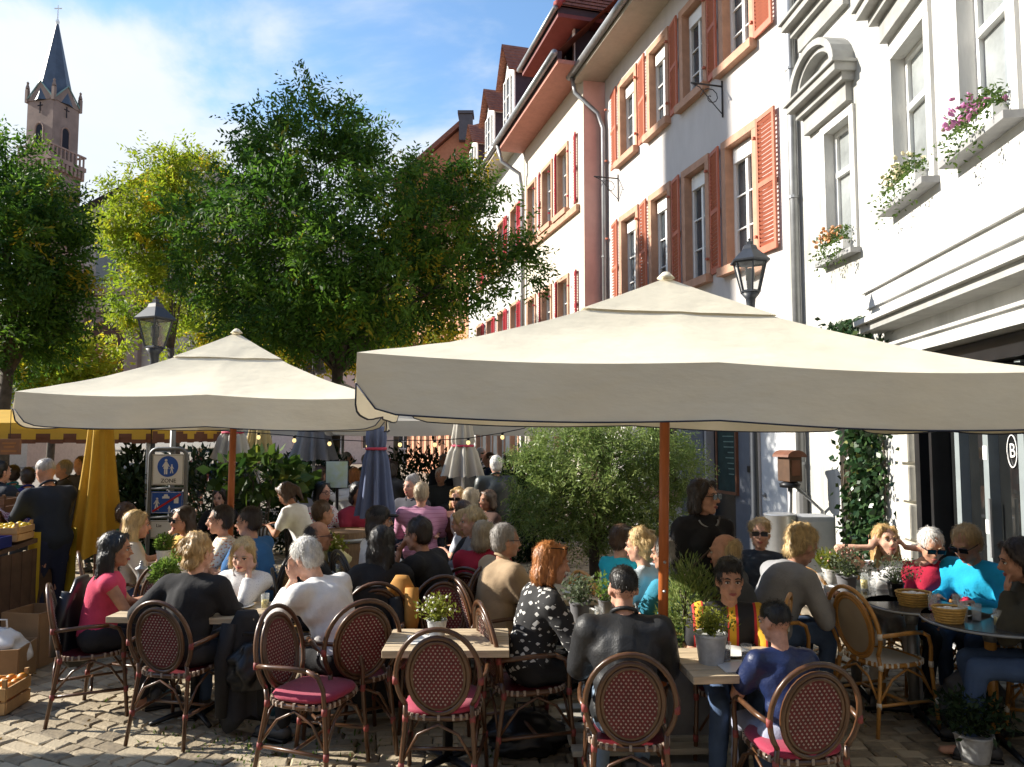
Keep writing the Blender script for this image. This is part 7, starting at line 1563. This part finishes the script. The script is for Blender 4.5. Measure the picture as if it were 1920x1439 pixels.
pp('young woman in a white dress lifting both hands to her hair', 1661, 1014, 6.0, 158, lean=2, yaw=22, pitch=10, arms=('raise', 'raise'), hair=('long', 'blond'), skin='pale', top=('tank', WHT), legs=WHT, fem=True)
pp('grey-haired woman in sunglasses and a raspberry sweater', 1746, 1024, 5.85, 172, lean=14, pitch=-14, arms=('table', 'table'), hair=('short', 'white'), skin='mid', top=('sweater', (.5, .02, .06)), fem=True, w=1.1, shades='on')
pp('fair-haired man in sunglasses and a turquoise sweater bending to his plate', 1812, 1020, 5.6, 118, lean=24, pitch=-14, arms=('table', 'table'), hair=('short', 'blond'), skin='mid', top=('sweater', (.01, .33, .55)), legs=JEAN, shades='on')
pp('dark-haired woman in olive at the bamboo column table', 1910, 1050, 4.8, 72, lean=14, pitch=-8, arms=('chin', 'table'), hair=('bob', 'dark'), skin='mid', top=('sweater', (.05, .045, .03)), legs=JEAN, fem=True)
# --- market
pp('market vendor in a dark shirt and yellow apron', 85, 885, 7.6, 62, False, 12, pitch=-16, arms=('reach', 'reach'), hair=('top', 'grey'), skin='mid', top=('shirt', (.012, .018, .03), .9), legs=NAV, extra=('apron',), w=1.04)
for i, (px, py, Y, rz, h, c, lab) in enumerate(((52, 895, 9.2, 40, 'dark', (.015, .025, .16), 'shopper in a royal blue jacket at the stall'), (22, 890, 9.6, 60, 'dark', (.02, .2, .26), 'shopper in a teal shirt under the awning'), (118, 880, 10.2, 130, 'grey', (.03, .03, .035), 'shopper in black behind the vendor'), (150, 872, 11, 170, 'brown', (.05, .05, .055), 'shopper in charcoal beside the yellow parasol'), (2, 885, 8.6, -20, 'black', (.02, .02, .03), 'shopper in a dark coat at the edge of the stall'))):
    pp(lab, px, py, Y, rz, False, 4, arms=('down', 'reach'), hair=('short', h), top=('jacket', c), group='shoppers at the market stall', face=Y < 9.5)
rq = random.Random(77)
for i in range(16):   # passers-by deep in the square
    px = rq.choice((rq.uniform(360, 480), rq.uniform(620, 700), rq.uniform(690, 960), rq.uniform(900, 1000))); Y = rq.uniform(12.5, 19); c = [(.03, .03, .04), (.4, .4, .42), (.02, .04, .1), (.2, .05, .05), (.1, .1, .09), (.35, .3, .22)][i % 6]; cn = ['black', 'pale grey', 'navy', 'maroon', 'drab green', 'sand'][i % 6]; hn = ['brown', 'grey', 'blond', 'black'][i // 6]
    pp('distant passer-by with %s hair in a %s jacket among the far parasols' % (hn, cn), px, 815 + FPX * (EYE - 1.56 - rq.uniform(-.08, .06)) / Y, Y, rq.uniform(0, 360), False, 2, arms=('down', 'down'), hair=('short', hn), top=('jacket', c), group='passers-by deep in the square', face=False, vox=.03)
# every sitter's chair stands under its sitter
SEATED = [('curly-haired person in black', 'curly fair-haired'), ('white-haired man in white shirt', 'white-haired man in a white'), ('red-haired woman in patterned', 'red-haired woman in'), ('man in black jacket', 'man with cropped'), ('boy in navy', 'boy with a faded'), ('person with long blonde', 'person with long blonde'), ('woman in sunglasses with yellow', 'dark-haired woman in sunglasses'), ('under the black-haired woman', 'black-haired woman in black'), ('beige blazer', 'bearded man'), ('woman in pink', 'woman with long black hair'), ('red jacket', 'person with grey-blond hair in a crimson'), ('chin on his hand', 'man in an open'), ('striped jersey', 'youth in'), ('bald man', 'bald man'), ('black cap', 'woman in a black cap'), ('blue tee shirt', 'man in a blue'), ('blonde woman in grey', 'woman with short curly'), ('raspberry sweater', 'grey-haired woman in sung'), ('man in turquoise', 'fair-haired man in sung'), ('raised arms', 'young woman in a white'), ('dark-haired woman in olive', 'dark-haired woman in olive'), ('navy sweater', 'woman with short blonde'), ('turquoise tee', 'boy in a turq'), ('balding man', 'balding man'), ('grey-haired person in blue', 'grey-haired person in a blue')]
ppl = {o['label']: o for o in COL.objects if o.name.startswith('person')}
for ck, pk in SEATED:
    c = next((o for l, o in CHAIRS.items() if l.endswith(ck) or ck in l), None); q = next((o for l, o in ppl.items() if l.startswith(pk)), None)
    if c is None or q is None: print('NO SEAT', ck, pk); continue
    back = Matrix.Rotation(q.rotation_euler.z, 3, 'Z') @ Vector((0, -.045, 0)); c.location = (q.location.x + back.x, q.location.y + back.y, 0); c.rotation_euler = q.rotation_euler; c.scale = [max(.97, min(1.03, q.scale.x))] * 3
    if 'white shirt' in c['label']: c.rotation_euler.z = R(28); c.location.y -= .02; c.location.x += .03
finish_people()
bpy.context.view_layer.update()
